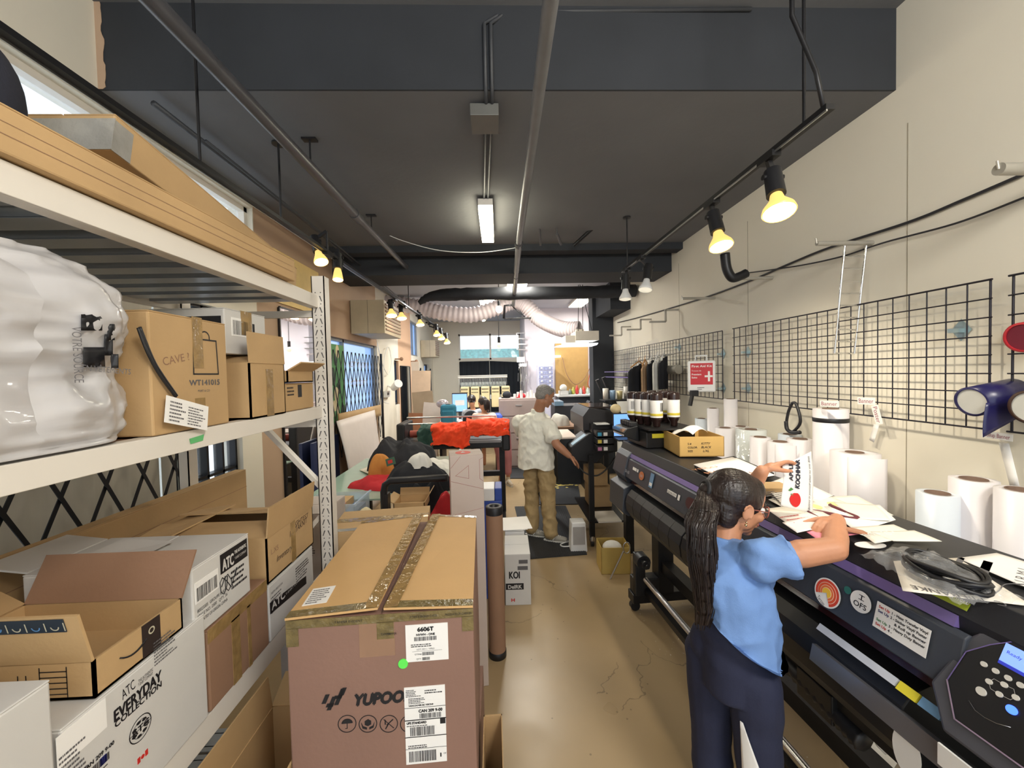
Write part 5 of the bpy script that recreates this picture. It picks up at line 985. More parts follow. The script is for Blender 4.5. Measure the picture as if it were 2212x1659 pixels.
pile('white cloths heaped behind the printer platen', (.80, 5.25, 1.1), .13, .12, .14, whitec, 41, 'white_cloth', 'cloth', amp=.8)
t = thing('side_table', 'plain wooden table behind the garment printer', 'table', (.9, 5.4, 0)); MB(mt=cardboard_dark).box(.5, 1.3, 5.05, 5.7, 1.07, 1.1).build('tabletop', t)
for x in (.53, 1.27):
    for y in (5.08, 5.67): MB(mt=blackmetal).box(x - .02, x + .02, y - .02, y + .02, 0, 1.07).build('leg', t)
t = thing('heat_press', 'black clamshell heat press arms rising by the column', 'heat press', (1.45, 5.9, 0)); MB(mt=blackm).box(1.28, 1.62, 5.75, 6.2, 0, 1.1).build('stand', t)
a = P(1290, 820, Y=5.9); b = P(1320, 890, Y=5.9); MB(mt=blackm).bar(a, b, .07, .05).build('lift_arm', t); a = P(1303, 815, Y=6.0); b = P(1338, 895, Y=6.0); MB(mt=blackm).bar(a, b, .07, .05).build('lift_arm', t); a = P(1263, 875, Y=5.7); b = P(1310, 905, Y=5.7); MB(mt=mat('platen_brown', srgb(120, 96, 84), .4)).bar(a, b, .22, .03).build('heat_plate', t); MB(mt=blackm).bar(a + V((.05, 0, .05)), b + V((.05, 0, .05)), .2, .04).build('press_head', t)
t = thing('film_printer', 'charcoal floor cabinet printer with grey side bin behind the man', 'printer', (1.1, 6.2, 0)); a = P(1198, 870, Y=6.2); b = P(1268, 925, Y=6.2)
MB(mt=mat('cabinet_charcoal', (1, 1, 1))).box(a.x, b.x, 6.2, 6.7, 0, a.z - .05).build('cabinet', t, bevel=.01); MB(mt=mat('smoked_blue', srgb(120, 150, 176), .2)).box(a.x - .0, a.x + .14, 6.18, 6.6, a.z - .049, a.z + .02).build('output_lid', t); MB(mt=mat('bin_grey', srgb(150, 154, 160), .4)).box(b.x - .2, b.x - .02, 6.12, 6.198, .7, a.z - .12).build('side_bin', t)
t = thing('laptop', 'laptop with bright blue screen beside the ink bottles', 'laptop', (1.27, 3.9, 1.2)); a = P(1345, 918, Y=3.9)
scb = mat('screen_blue', srgb(90, 150, 240), .3, emit=.9, ecol=(.22, .45, .95)); MB(mt=blackm).box(a.x - .10, a.x + .12, 3.9, 3.91, a.z - .12, a.z + .12).build('screen_shell', t); MB(mt=scb).box(a.x - .09, a.x + .11, 3.897, 3.90, a.z - .11, a.z + .11).build('screen', t); MB(mt=blackm).box(a.x - .10, a.x + .12, 3.72, 3.9, a.z - .135, a.z - .12).build('keyboard', t)
MB(mt=blackmetal).box(a.x - .02, a.x + .06, 3.78, 3.86, 0, a.z - .137).build('stand', t)
a = P(1333, 884, Y=3.9); m = MB(mt=mat('cream_hat', srgb(222, 204, 160), .8, var=.1)); m.ball((a.x, 3.95, a.z), (.055, .055, .05)); m.build('straw_hat', label='cream woven ball hung above the blue laptop screen', cat='hat')
a = P(1388, 1155, Z=0.0); c = Carton('open yellowish kraft carton under the near end of the garment printer', .88, 1.14, 3.40, 3.62, 0, .24, mat('yellow_kraft', srgb(196, 168, 92), .7), open_=True, rot=-.05)
m = MB(mt=whitec); m.ball((1.0, 3.5, .2), (.09, .08, .06)); m.build('paper_waste', label='crumpled paper in the yellowish kraft carton', cat='paper'); m = MB(mt=steel); m.cyl((.93, 3.33, .0), (1.05, 3.33, .24), .007).tube([V((1.08 + .03 * cos(b), 3.33, .27 + .05 * sin(b))) for b in [i * pi / 6 for i in range(12)]], .005, closed=True); m.build('metal_handle', label='thin metal rod handle leaning by the kraft carton', cat='tool')
# ------------------------------------------------------------ wide format printer along the right wall
PA = math.atan2(-.9975, .0709)                      # local x runs toward the camera, local y toward the wall
pt = thing('wide_format_printer', 'long black wide format printer with purple stripe along the right wall', 'large printer', (.93, 3.02, 0), PA)
PM = WM[pt.name]; pb = mat('printer_black', srgb(34, 35, 39), .42, var=.06, bump=.04, bscale=250); pg = mat('printer_graphite', srgb(62, 66, 74), .38, var=.05, bump=.03, bscale=250)
purple = mat('purple_stripe', srgb(112, 96, 152), .4, var=.04); pblk = mat('printer_deep_black', (.008, .008, .009), .4, var=.1)
YZ = Matrix(((0, 0, 1, 0), (1, 0, 0, 0), (0, 1, 0, 0), (0, 0, 0, 1)))      # prism (a,b,depth) -> (x=depth, y=a, z=b)
def ext(pts, x0, x1, m, name, parent=pt, bevel=0, **k): return MB(PM, m).prism(pts, x0, x1, m, M=YZ).build(name, parent, bevel=bevel, **k)
ext([(.40, 1.262), (.035, 1.27), (.012, 1.214), (.016, 1.16), (.40, 1.16)], .0, 2.75, pb, 'top_cover', bevel=.004)
ext([(.010, 1.211), (-.002, 1.185), (.014, 1.18), (.018, 1.208)], .06, 2.14, purple, 'purple_stripe', label='purple stripe')
ext([(.003, 1.183), (-.012, 1.175), (-.042, 1.05), (-.03, 1.042), (.0, 1.05), (.04, 1.16)], .22, 2.17, pg, 'front_cover', bevel=.003)
ext([(.012, 1.22), (-.02, 1.186), (-.055, 1.055), (-.02, 1.0), (.3, 1.0), (.3, 1.16)], .0, .216, pg, 'left_end_cover', bevel=.004)
ext([(.38, 1.16), (.05, 1.16), (.03, 1.05), (.06, .99), (.38, .96)], .02, 2.75, pblk, 'carriage_bay')
gl = mat('smoked_red_glass', srgb(60, 26, 24), .1, var=.2, scale=3); ext([(.03, 1.05), (.0, 1.0), (.01, .995), (.06, 1.04)], .23, 2.1, gl, 'smoked_window', label='reddish smoked window strip')
ap = [(.02, .99), (-.03, .975), (-.062, .94), (-.075, .89), (-.068, .83), (-.03, .775), (.03, .74), (.3, .74), (.3, .98)]
ext(ap, .30, 1.02, pb, 'apron_roller', bevel=.003); ext(ap, 1.03, 2.08, pblk, 'apron_plate', bevel=.003)
for x in (.42, .54, .66, .78, .9): ext([(a * 1.02, b) for a, b in ap[1:6]] + [(0, .8), (0, .96)], x, x + .003, pblk, 'apron_seam')
ext([(-.01, 1.0), (-.075, .97), (-.085, .80), (-.04, .77), (.28, .77), (.28, 1.0)], .0, .27, pg, 'lower_left_cover', bevel=.004)
q = MB(PM, mat('brushed_apron', srgb(128, 128, 132), .3, metal=.6)); q.prism([(-.079, .935), (-.090, .885), (-.07, .88), (-.06, .93)], 1.83, 2.6, M=YZ); q.build('drying_plate', pt, label='brushed silver plate')
MB(PM, mat('label_strip', srgb(186, 190, 200), .5)).prism([(-.052, .998), (-.066, .982), (-.06, .978), (-.046, .992)], 1.83, 2.06, M=YZ).build('warning_strip', pt)
for c_, x0_ in ((mat('yellow_warning', srgb(210, 196, 50), .5), 2.035), (mat('blue_foil', srgb(110, 150, 186), .3), 2.085)): MB(PM, c_).prism([(-.052, .998), (-.068, .980), (-.06, .976), (-.046, .992)], x0_ + .03, x0_ + .075, M=YZ).build('hazard_label', pt)
MB(PM, pblk).prism([(.02, .74), (.02, .70), (.3, .66), (.3, .74)], 1.2, 2.75, M=YZ).build('under_tray', pt)
# stand
for x in (.14, 2.45):
    MB(PM, blackmetal).box(x - .06, x + .05, .22, .34, .12, .98).build('leg', pt, bevel=.004); ft = MB(PM, blackmetal).box(x - .05, x + .05, .02, .72, .07, .14).build('foot', pt, bevel=.004)
    for y in (.05, .68): m = MB(PM, blackm); m.cyl((x - .02, y, .036), (x + .02, y, .036), .036).box(x - .012, x + .012, y - .02, y + .02, .05, .075); m.build('caster', ft)
MB(PM, blackmetal).box(.14, 2.45, .24, .32, .30, .38).build('stretcher', pt); MB(PM, blackmetal).box(.16, 2.45, .10, .15, .15, .19).build('stretcher', pt)
MB(PM, steel).cyl((.26, .085, .29), (2.5, .085, .29), .019).build('take_up_tube', pt, label='shiny steel tube')
m = MB(PM, blackm); m.box(.10, .2, .03, .22, .14, .26).box(.16, .21, .03, .11, .14, .46); m.build('take_up_bracket', pt, bevel=.008); m = MB(PM, blackm); m.cyl((.20, .07, .42), (.27, .07, .42), .052).cyl((.27, .07, .42), (.31, .07, .42), .03).cyl((.31, .07, .42), (.335, .07, .42), .015); m.build('spindle_hub', pt)
m = MB(PM, blackm); m.tube(spline([V((1.05, .1, .74)), V((1.1, .04, .68)), V((1.5, .03, .70)), V((1.9, .03, .66))], 30), [.030 + .005 * (i % 2) for i in range(91)], n=8); m.build('ribbed_hose', pt)
m = MB(PM, pblk); m.box(1.68, 1.82, .0, .06, .64, .74); m.build('sensor_box', pt, bevel=.004)
MB(PM, paper).prism([(.06 * cos(a) * .55, .06 * sin(a)) for a in [i * pi / 12 for i in range(24)]], 0, .001, M=Matrix.Translation((2.10, -.077, .845)) @ Matrix.Rotation(pi / 2, 4, 'X')).build('oval_label', pt)
MB(PM, paper).box(2.18, 2.3, -.098, -.093, .90, .95).build('warning_label', pt)
pl = F(PM @ V((0, .019 - .001, .62)), PM.to_3x3() @ V((1, 0, 0)), (0, 0, 1))
# decals on the sloping front cover
fp = F(PM @ V((0, -.043, 1.06)), PM.to_3x3() @ V((1, 0, 0)), PM.to_3x3() @ V((0, .030, .126))); L = lambda x, y: loc(fp, x, y)
def deco(fn, name, label=None): q = MB(fp @ Matrix.Translation((0, 0, .0015))); fn(q); return q.build(name, pt, label)
def sun(q):
    g = L(1788, 1281); R = .044; q.disc(g[0], g[1], R, paper, n=36)
    for k, (r_, c_) in enumerate(((.9, srgb(214, 70, 46)), (.72, srgb(240, 220, 200)), (.69, srgb(222, 88, 50)), (.53, srgb(240, 220, 200)), (.50, srgb(230, 116, 56)), (.36, srgb(240, 220, 200)), (.33, srgb(236, 190, 60)))):
        mm_ = mat('sun_ring_%d' % k, c_, .5); n = 30; q.prism([(g[0], g[1])] + [(g[0] + R * r_ * cos(a), g[1] + R * r_ * sin(a)) for a in [-1.2 + (pi * 2 - 1.5) * i / n for i in range(n + 1)]], 0, .0008 + .0003 * k, mm_)
    q.text('Tercon', g[0] - .03, g[1] - .03, .012, ink, w=.03, z=.001, rot=-.5)
deco(sun, 'round_sticker', 'round sticker of red and orange rings')
def ofs(q): g = L(1860, 1300); q.disc(g[0], g[1], .030, paper); q.text('OFS', g[0] - .019, g[1] - .017, .015, ink, w=.038, bold=.0003); q.line([(g[0] - .006, g[1] + .018), (g[0] + .008, g[1] + .018)], .002, ink); q.line([(g[0] + .001, g[1] + .018), (g[0] + .001, g[1] + .006)], .003, ink); q.line([(g[0] - .006, g[1] + .006), (g[0] + .008, g[1] + .006)], .002, ink)
deco(ofs, 'round_sticker', 'white round sticker reading OFS')
deco(lambda q: q.disc(*L(1832, 1275), .011, mat('teal_dot', srgb(50, 110, 100), .4)), 'round_sticker', 'small teal dot')
def note(q):
    a = L(1878, 1346); b = L(1993, 1418); c_ = L(2022, 1367); d = L(1905, 1303)
    x0, y0, x1, y1 = a[0], (a[1] + b[1]) / 2, b[0], (c_[1] + d[1]) / 2; x0 = (a[0] + d[0]) / 2; x1 = (b[0] + c_[0]) / 2
    q.rect(x0, y0, x1, y1, paper, z=.0008); w = x1 - x0; h = y1 - y0; gnn = mat('green_print', srgb(60, 130, 70), .5); blu = mat('navy_print', srgb(40, 50, 110), .5)
    for k, (s_, m1, t_) in enumerate((('Set Up', inkred, '1 - Heat Transfer Vinyl'), ('Set Up', blu, '2 - Sticker Vinyl/ Poster'), ('', ink, '    & Roll up Banner'), ('Set Up', gnn, '3 - Heavy Duty Banner'), ('Set Up', inkred, '4 -'))):
        yy = y1 - h * (.2 + .17 * k); 
        if s_: q.text(s_, x0 + w * .05, yy, h * .10, m1, w=w * .22, z=.0013, bold=.0003)
        q.text(t_, x0 + w * .30, yy, h * .10, ink, z=.0013, bold=.0003, w=w * (.66 if len(t_) > 6 else .08))
deco(note, 'set_up_note', 'white paper note listing set up steps')
def mk(q):
    a = L(1352, 1005); q.text('UCJV300-160', L(1340, 1022)[0], .02, .022, mat('silver_print', srgb(176, 178, 182), .4), w=.15, bold=.0004); q.rect(L(1372, 1018)[0] - .04, .065, L(1372, 1018)[0] + .02, .085, paper); q.rect(L(1372, 1018)[0] + .03, .065, L(1372, 1018)[0] + .05, .085, paper)
deco(mk, 'model_lettering')
def sk(q):
    g = L(1386, 1028); q.disc(g[0], g[1], .036, mat('orange_badge', srgb(190, 110, 60), .4), ry=.028); q.text('360', g[0] - .02, g[1] - .008, .018, mat('silver_print', (1, 1, 1)), w=.04, z=.0012); g = L(1398, 1040); q.rect(g[0] + .03, .02, g[0] + .075, .11, mat('blue_foil', srgb(110, 150, 186), .3)); q.rect(g[0] + .035, .03, g[0] + .07, .05, paper, z=.001)
    g = L(1420, 1060); q.rect(g[0] + .11, .052, g[0] + .21, .072, paper); q.rect(g[0] + .225, .045, g[0] + .245, .075, paper); q.text('QUALITY', g[0] + .115, .055, .012, ink, w=.09, z=.001)
    q.disc(L(1470, 1086)[0] + .08, .065, .035, mat('maroon_print', srgb(70, 30, 30), .3), ry=.03); q.rect(L(1470, 1086)[0] + .08, .035, L(1470, 1086)[0] + .18, .095, mat('maroon_print', (1, 1, 1)), z=.0007)
deco(sk, 'cover_stickers', 'small stickers near the far end')
q = MB(F(PM @ V((0, .013, 1.228)), PM.to_3x3() @ V((1, 0, 0)), PM.to_3x3() @ V((0, .032, .042)))); fr = q.M; a = loc(fr, 1990, 1300); b = loc(fr, 2090, 1318)
lime = mat('lime_label', srgb(168, 184, 52), .5); q.rect(a[0], .002, b[0], .05, lime, z=.0012); q.text('heart & herb', a[0] + .006, .016, .022, paper, w=(b[0] - a[0]) * .9, z=.0018); q.build('lime_sticker', pt, 'lime green label')
# control panel at the near end
cpf = F(PM @ V((2.165, -.085, 1.0)), PM.to_3x3() @ V((1, 0, 0)), PM.to_3x3() @ V((0, .13, .26)))
h_ = .29
m = MB(cpf, mat('panel_bezel', srgb(74, 74, 80), .35, var=.1)); m.prism([(-.03, .06), (.02, -.02), (.5, -.02), (.5, h_), (.06, h_), (.0, .20)], -.22, 0); m.build('control_housing', pt, bevel=.006)
cm = MB(cpf, pblk); cm.prism([(-.0, .085), (.035, .02), (.5, .02), (.5, .235), (.07, .235), (.04, .205), (.01, .165)], 0, .006); cp_ = cm.build('control_panel', pt, bevel=.002)
L = lambda x, y: loc(cpf, x, y)
q = MB(cpf @ Matrix.Translation((0, 0, .0065)), purple); pts_ = [(-.0, .085), (.035, .02), (.3, .02)]; q.line(pts_, .003, mat('bezel_line', srgb(150, 130, 150), .3)); q.line([(.07, .235), (.04, .205), (.01, .165), (.0, .085)], .002, purple); q.build('trim_line', cp_)
scr = mat('lcd_screen', srgb(120, 160, 250), .3, emit=.75, ecol=(.25, .38, .95)); a = L(2157, 1420); b = L(2160, 1388)
q = MB(cpf @ Matrix.Translation((0, 0, .0065))); sx0, sy0 = L(2163, 1428); sx1 = sx0 + .13; sy1 = L(2176, 1389)[1]; sy0 = L(2200, 1455)[1]; q.rect(sx0, sy0, sx1, sy1, scr, z=.001); q.rect(sx0, sy0, sx1, sy0 + .007, mat('screen_navy', srgb(40, 50, 170), .3, emit=.4, ecol=(.05, .07, .6)), z=.0014); q.text('Ready   Width 1370', sx0 + .006, sy1 - .02, .007, mat('screen_navy', (1, 1, 1)), z=.0014); q.build('lcd_screen', cp_)
for (cx_, cy_, r_) in ((1893, 737, .0055), (1993, 795, .0055), (2100, 855, .0055), (1937, 885, .0055), (2067, 912, .0055), (2025, 993, .0055), (2165, 1020, .0055), (1870, 968, .0085), (2205, 915, .0055)):
    g = L(1650 + cx_ * .2541, 1250 + cy_ * .2541); q = MB(cpf @ Matrix.Translation((0, 0, .006)), mat('button_white', srgb(214, 210, 200), .4)); q.disc(g[0], g[1], r_, z=.003); q.build('button', cp_)
g = L(1650 + 2130 * .2541, 1250 + 1125 * .2541); q = MB(cpf @ Matrix.Translation((0, 0, .006)), mat('blue_power_light', (.05, .1, 1), .3, emit=3.0, ecol=(.04, .12, 1.0))); q.disc(g[0], g[1], .0085, z=.003); q.build('power_button', cp_, 'glowing blue power button')
q = MB(cpf @ Matrix.Translation((0, 0, .007)), mat('thin_outline', srgb(190, 186, 180), .4)); P2 = lambda x, y: L(1650 + x * .2541, 1250 + y * .2541); q.line([P2(1937, 885), P2(1980, 862), P2(2067, 912), P2(2150, 950), P2(2165, 1020), P2(2120, 1040), P2(2025, 993), P2(1950, 945), P2(1937, 885)], .0008); q.build('outline', cp_)
m = MB(cpf @ Matrix.Translation((0, 0, .008)), steel); m.tube([V((*P2(1765, 1045), 0)), V((*P2(1820, 1130), 0)), V((*P2(1900, 1190), 0)), V((*P2(2000, 1240), 0)), V((*P2(2125, 1275), 0))], .0006, n=5); m.build('thin_wire', pt)
# ink bottles and cartridge unit at the far end of the printer
it = thing('ink_supply_unit', 'black ink supply unit with blue cartridge row on the far end of the printer', 'ink unit', tuple(PM @ V((.16, .2, 1.272))), PA); IM = WM[it.name]
def IB(mt=None): return MB(PM, mt)
IB(pblk).box(.02, .36, .06, .42, 1.274, 1.385).build('cabinet', it, bevel=.006)
IB(pblk).prism([(.06, 1.30), (-.04, 1.34), (-.06, 1.37), (-.03, 1.40), (.06, 1.42)], .02, .24, M=YZ).build('cartridge_dock', it, bevel=.004)
for k in range(8):
    IB(mat('cartridge_blue', srgb(70, 130, 190), .3) if k < 6 else mat('cartridge_brown', srgb(150, 120, 100), .3)).box(.035 + k * .025, .055 + k * .025, -.062, -.03, 1.375, 1.395).build('cartridge', it)
IB(mat('silver_label', srgb(190, 190, 200), .4)).box(.03, .23, -.056, -.05, 1.345, 1.357).build('dock_label', it)
for k in range(5): IB(blackm).box(.03 + k * .042, .065 + k * .042, .0, .05, 1.41, 1.445).build('upper_clip', it, bevel=.006)
IB(pblk).box(.0, .42, .05, .40, 1.405, 1.418).build('bottle_tray', it); IB(mat('yellow_warning', srgb(210, 196, 50), .5)).box(.361, .363, .10, .19, 1.345, 1.375).build('warning_label', it)
inkb = mat('dark_brown_bottle', srgb(44, 28, 26), .25, var=.1)
bt = thing('ink_bottle', 'x', 'bottle', (0, 0, 0)); MB(mt=inkb).lathe([(.0001, 0), (.022, 0), (.026, .004), (.026, .03), (.036, .046), (.042, .062), (.042, .222), (.039, .234), (.030, .240), (.0001, .241)]).build('bottle', bt)
q = MB(mt=paper); q.lathe([(.0422, .066), (.0427, .068), (.0427, .185), (.0422, .187)], n=30); q.build('label', bt); q = MB(mt=mat('yellow_band', srgb(206, 188, 60), .5)); q.lathe([(.0428, .078), (.0431, .079), (.0431, .094), (.0428, .095)], n=30); q.build('yellow_band', bt)
q = MB(mt=ink)
for k in range(6): a = -2.2 + k * .12; q.bar((.043 * cos(a), .043 * sin(a), .11), (.043 * cos(a), .043 * sin(a), .17), .002, .002)
q.build('label_print', bt)
spots = [(1369, 2.92, 'leftmost of the front row'), (1386, 2.86, 'second from the left in front'), (1402, 2.80, 'third from the left in front'), (1421, 2.70, 'large one in the middle of the front row'), (1432, 2.98, 'behind the middle one'), (1447, 2.90, 'half hidden at the back'), (1459, 2.72, 'rightmost of the front row'), (1412, 3.02, 'back row left')]
for k, (px, yy, w_) in enumerate(spots):
    x = (px - 1078) / 840 * yy; M_ = RZ(.3 * k, (x, yy, 1.42))
    if k == 0: bt.matrix_world = M_; WM[bt.name] = M_; o = bt
    else: o = dup(bt, M_)
    o['label'] = 'dark brown ink bottle, ' + w_; o['group'] = 'ink bottles on the ink unit'
# kraft shoe carton, transfers, papers, cable bag, paper sign
c = Carton('open kraft carton with COLOR and SIZE print behind the printer top', 1.13, 1.40, 2.36, 2.74, 1.276, 1.40, mat('ochre_card', srgb(206, 168, 100), .7), open_=True, rot=-.10)
q, fr = c.on('front'); q.text('S #', .05, .075, .012, ink, bold=.0003); q.text('KITTY', .13, .075, .014, ink, shear=.3, bold=.0003); q.text('COLOR', .05, .052, .012, ink, bold=.0003); q.text('BLACK', .13, .052, .014, ink, shear=.3, bold=.0003); q.text('SIZE', .05, .029, .012, ink, bold=.0003); q.text('L/XL', .14, .029, .014, ink, shear=.3, bold=.0003); q.build('printed_text', c.t)
m = MB(RZ(.4, (1.26, 2.55, 1.30)), paper)
m.grid(lambda u, v: (-.07 + .14 * u, -.09 + .18 * v, .10 + .03 * sin(u * 3) + .02 * sin(v * 5)), 10, 10, th=.002); m.build('receipts', label='folded white receipts poking out of the COLOR kraft carton', cat='paper')
ZP = 1.2725
def sheet(label, pts, z, m=paper, name='paper_sheet', cat='paper', prints=None, group=None, curl=.0, th=.0012):
    q4 = [P(a, b, Z=z) for a, b in pts]; t = thing(name, label, cat, tuple((q4[0] + q4[2]) / 2), group=group); q = MB(mt=m)
    q.grid(lambda u, v: (q4[0].lerp(q4[1], u)).lerp(q4[3].lerp(q4[2], u), v) + V((0, 0, th + curl * (u * u) + curl * .6 * sin(v * 3) ** 2 * u)), 8, 8, th=th); q.build('sheet', t)
    if prints: fr = F(q4[3] + V((0, 0, th + .0006 + curl)), q4[2] - q4[3], q4[0] - q4[3]); p_ = MB(fr); prints(p_, (q4[2] - q4[3]).length, (q4[0] - q4[3]).length); p_.build('printing', t)
    return t
cop = mat('copper_print', srgb(190, 130, 96), .5)
for k in range(4):
    z = ZP + .022 + .003 * k + (.0)
    sheet('white transfer sheet with copper letters, %s of the stack beside the kraft carton' % ('bottom', 'second', 'third', 'top')[k], [(1498 + 4 * k, 1004 + 2 * k), (1582 + 3 * k, 988 + k), (1672, 1026 + k), (1575 + 2 * k, 1046)], z, prints=(lambda q, w, h: (q.text('LYMDU', .01, h * .2, .03, cop, w=w * .8, bold=.0006), q.text('MAN', .03, h * .5, .03, cop, w=w * .5, bold=.0006), q.text('YMDU', .03, h * .75, .025, cop, w=w * .6))) if k == 3 else None, group='transfer sheets beside the kraft carton', curl=.004 if k == 3 else 0)
c_ = MB(mt=blackm); q4 = [P(a, b, Z=ZP) for a, b in ((1500, 1010), (1585, 992), (1672, 1030), (1575, 1050))]; c_.add([v for v in q4] + [v + V((0, 0, .02)) for v in q4], [(0, 1, 2, 3), (7, 6, 5, 4), (0, 4, 5, 1), (1, 5, 6, 2), (2, 6, 7, 3), (3, 7, 4, 0)]); c_.build('folder', label='dark folder under the copper lettered transfer stack', cat='folder')
m = MB(RZ(-.1, P(1668, 1065, Z=ZP).to_tuple()), cardboard); m.box(-.06, .06, -.05, .05, .0, .035); m.build('kraft_pad', label='small kraft pad on the printer behind the woman', cat='box')
r = random.Random(11); lbs = ['crumpled tissue like sheet behind the held print', 'long pale sheet under the held print', 'sheet with pale yellow drawing near the wall rolls', 'sheet with maroon brush drawing', 'thin sheet curling toward the wall rolls', 'white sheet under the arm of the woman', 'stack edge sheet nearest the purple stripe', 'frosted sheet with white embossed letters', 'transparent film sheet at the near end of the paper heap', 'torn sheet among the heap']
quads = [[(1640, 1050), (1700, 1032), (1800, 1075), (1720, 1100)], [(1660, 1080), (1760, 1060), (1880, 1110), (1760, 1135)], [(1740, 1075), (1850, 1072), (1930, 1115), (1800, 1130)], [(1780, 1095), (1900, 1092), (1935, 1125), (1850, 1150)], [(1800, 1085), (1890, 1095), (1925, 1130), (1840, 1120)], [(1655, 1100), (1740, 1090), (1820, 1130), (1720, 1145)], [(1690, 1130), (1745, 1118), (1780, 1140), (1722, 1152)], [(1840, 1140), (1930, 1135), (1985, 1160), (1890, 1175)], [(1880, 1150), (1975, 1148), (2035, 1172), (1930, 1170)], [(1660, 1060), (1720, 1055), (1760, 1080), (1690, 1090)]]
mar = mat('maroon_print_paper', srgb(104, 42, 50), .5); yel = mat('pale_yellow_print', srgb(232, 226, 150), .5)
def pr(k):
    def fn(q, w, h):
        if k == 2: q.disc(w * .3, h * .5, .03, yel); q.disc(w * .7, h * .5, .025, yel)
        elif k == 3: q.tube([V((w * (.1 + .8 * i / 16), h * (.5 + .25 * sin(i * .5)), .001)) for i in range(17)], [.003 + .004 * abs(sin(i * .8)) for i in range(17)], mar, n=6)
        elif k in (0, 9): q.lines(w * .1, h * .2, w * .9, h * .8, 6, inkgrey, k)
        elif k == 7: q.text('nds go', w * .1, h * .3, .03, paper, w=w * .7)
        elif k == 5: q.lines(w * .2, h * .2, w * .8, h * .6, 3, inkred, 4, fill=.2)
    return fn
heap = mat('heap_sheet', srgb(236, 232, 220), .5)
for k, qd in enumerate(quads): sheet(lbs[k], qd, ZP + .003 + .0014 * k, heap if k % 3 else paper, prints=pr(k), curl=.007 if k in (0, 4, 9) else .0015)
pk = mat('pink_film', srgb(246, 150, 170), .4); sheet('pink film strip under the hand of the woman', [(1742, 1150), (1800, 1138), (1900, 1150), (1765, 1166)], ZP + .008, pk, 'film_strip', 'film')
q = MB(Matrix.Translation(P(1880, 1178, Z=ZP)), paper); q.disc(0, 0, .045, z=.002, ry=.022); q.build('oval_sticker', label='white oval sticker on the black printer top', cat='sticker')
mt_ = sheet('white sign sheet with wide spaced capital letters on the near printer top', [(1930, 1214), (2069, 1207), (2230, 1312), (1950, 1278)], ZP, mat('sign_sheet', srgb(228, 220, 206), .5), 'paper_sign', 'sign', th=.0015)
fr = F(P(2150, 1306, Z=ZP + .0035), P(1945, 1235, Z=ZP + .0035) - P(2150, 1306, Z=ZP + .0035), (1, -.6, 0)); q = MB(fr)
Lq = (P(1945, 1235, Z=ZP) - P(2150, 1306, Z=ZP)).length; 
fr = F(P(2168, 1300, Z=ZP + .0035), P(1965, 1262, Z=ZP + .0035) - P(2168, 1300, Z=ZP + .0035), (-.2, -1, 0)); q = MB(fr); q.text('C  MILBANKE', 0, .004, .022, inkgrey, w=(P(1965, 1262, Z=ZP) - P(2168, 1300, Z=ZP)).length); q.build('sign_lettering', mt_)
sheet('white sheet with grey print bars at the right edge of the printer top', [(2069, 1207), (2153, 1196), (2330, 1250), (2330, 1320)], ZP + .003, paper, prints=lambda q, w, h: (q.rect(.06, h * .55, w * .8, h * .62, inkgrey), q.rect(.05, h * .75, w * .7, h * .8, inkgrey), q.text('F I R M I', .05, h * .3, .02, inkgrey, w=w * .6)), name='print_sheet')
m = MB(mt=pblk); q4 = [P(a, b, Z=ZP) for a, b in ((1915, 1196), (1935, 1180), (2005, 1192), (1990, 1212))]; m.add([v for v in q4] + [v + V((0, 0, .012)) for v in q4], [(0, 1, 2, 3), (7, 6, 5, 4), (0, 4, 5, 1), (1, 5, 6, 2), (2, 6, 7, 3), (3, 7, 4, 0)]); m.build('black_device', label='slim black device on the printer top beside the bagged cable', cat='device')
t = thing('bagged_cable', 'coiled black cable in a clear plastic bag on the white sign sheet', 'cable', tuple(P(2035, 1245, Z=ZP + .005)))
ctr = P(2040, 1244, Z=ZP + .02); m = MB(mt=blackm)
for k in range(11):
    m.tube([ctr + V(((.040 + .005 * (k % 4)) * cos(a) * 1.0, (.085 + .007 * (k % 4)) * sin(a) * .8, -.008 + .0035 * k + .004 * sin(3 * a + k))) for a in [i * pi / 12 for i in range(24)]], .0046, n=6, closed=True)
m.build('cable_coil', t)
clr = mat('clear_film_bag', (.95, .95, .95), .04, alpha=.09, bump=1.0, bscale=25, coat=1.0, var=.01); m = MB(mt=clr)
m.grid(lambda u, v: ctr + V(((-.075 + .16 * u), (-.09 + .24 * v), (.045 * sin(pi * u) ** .6 * sin(pi * v) ** .6 + .012 * fbm((u * 6, v * 8, 1), 3)) - .012)), 30, 40, th=.0005); m.build('clear_bag', t)
m = MB(mt=inkgrey); m.tube(spline([P(2110, 1268, Z=ZP + .01), P(2140, 1284, Z=ZP + .01), P(2158, 1276, Z=ZP + .01), P(2172, 1262, Z=ZP + .01), P(2212, 1262, Z=ZP + .01)], 8), .0012, n=5); m.build('thin_wire', t)
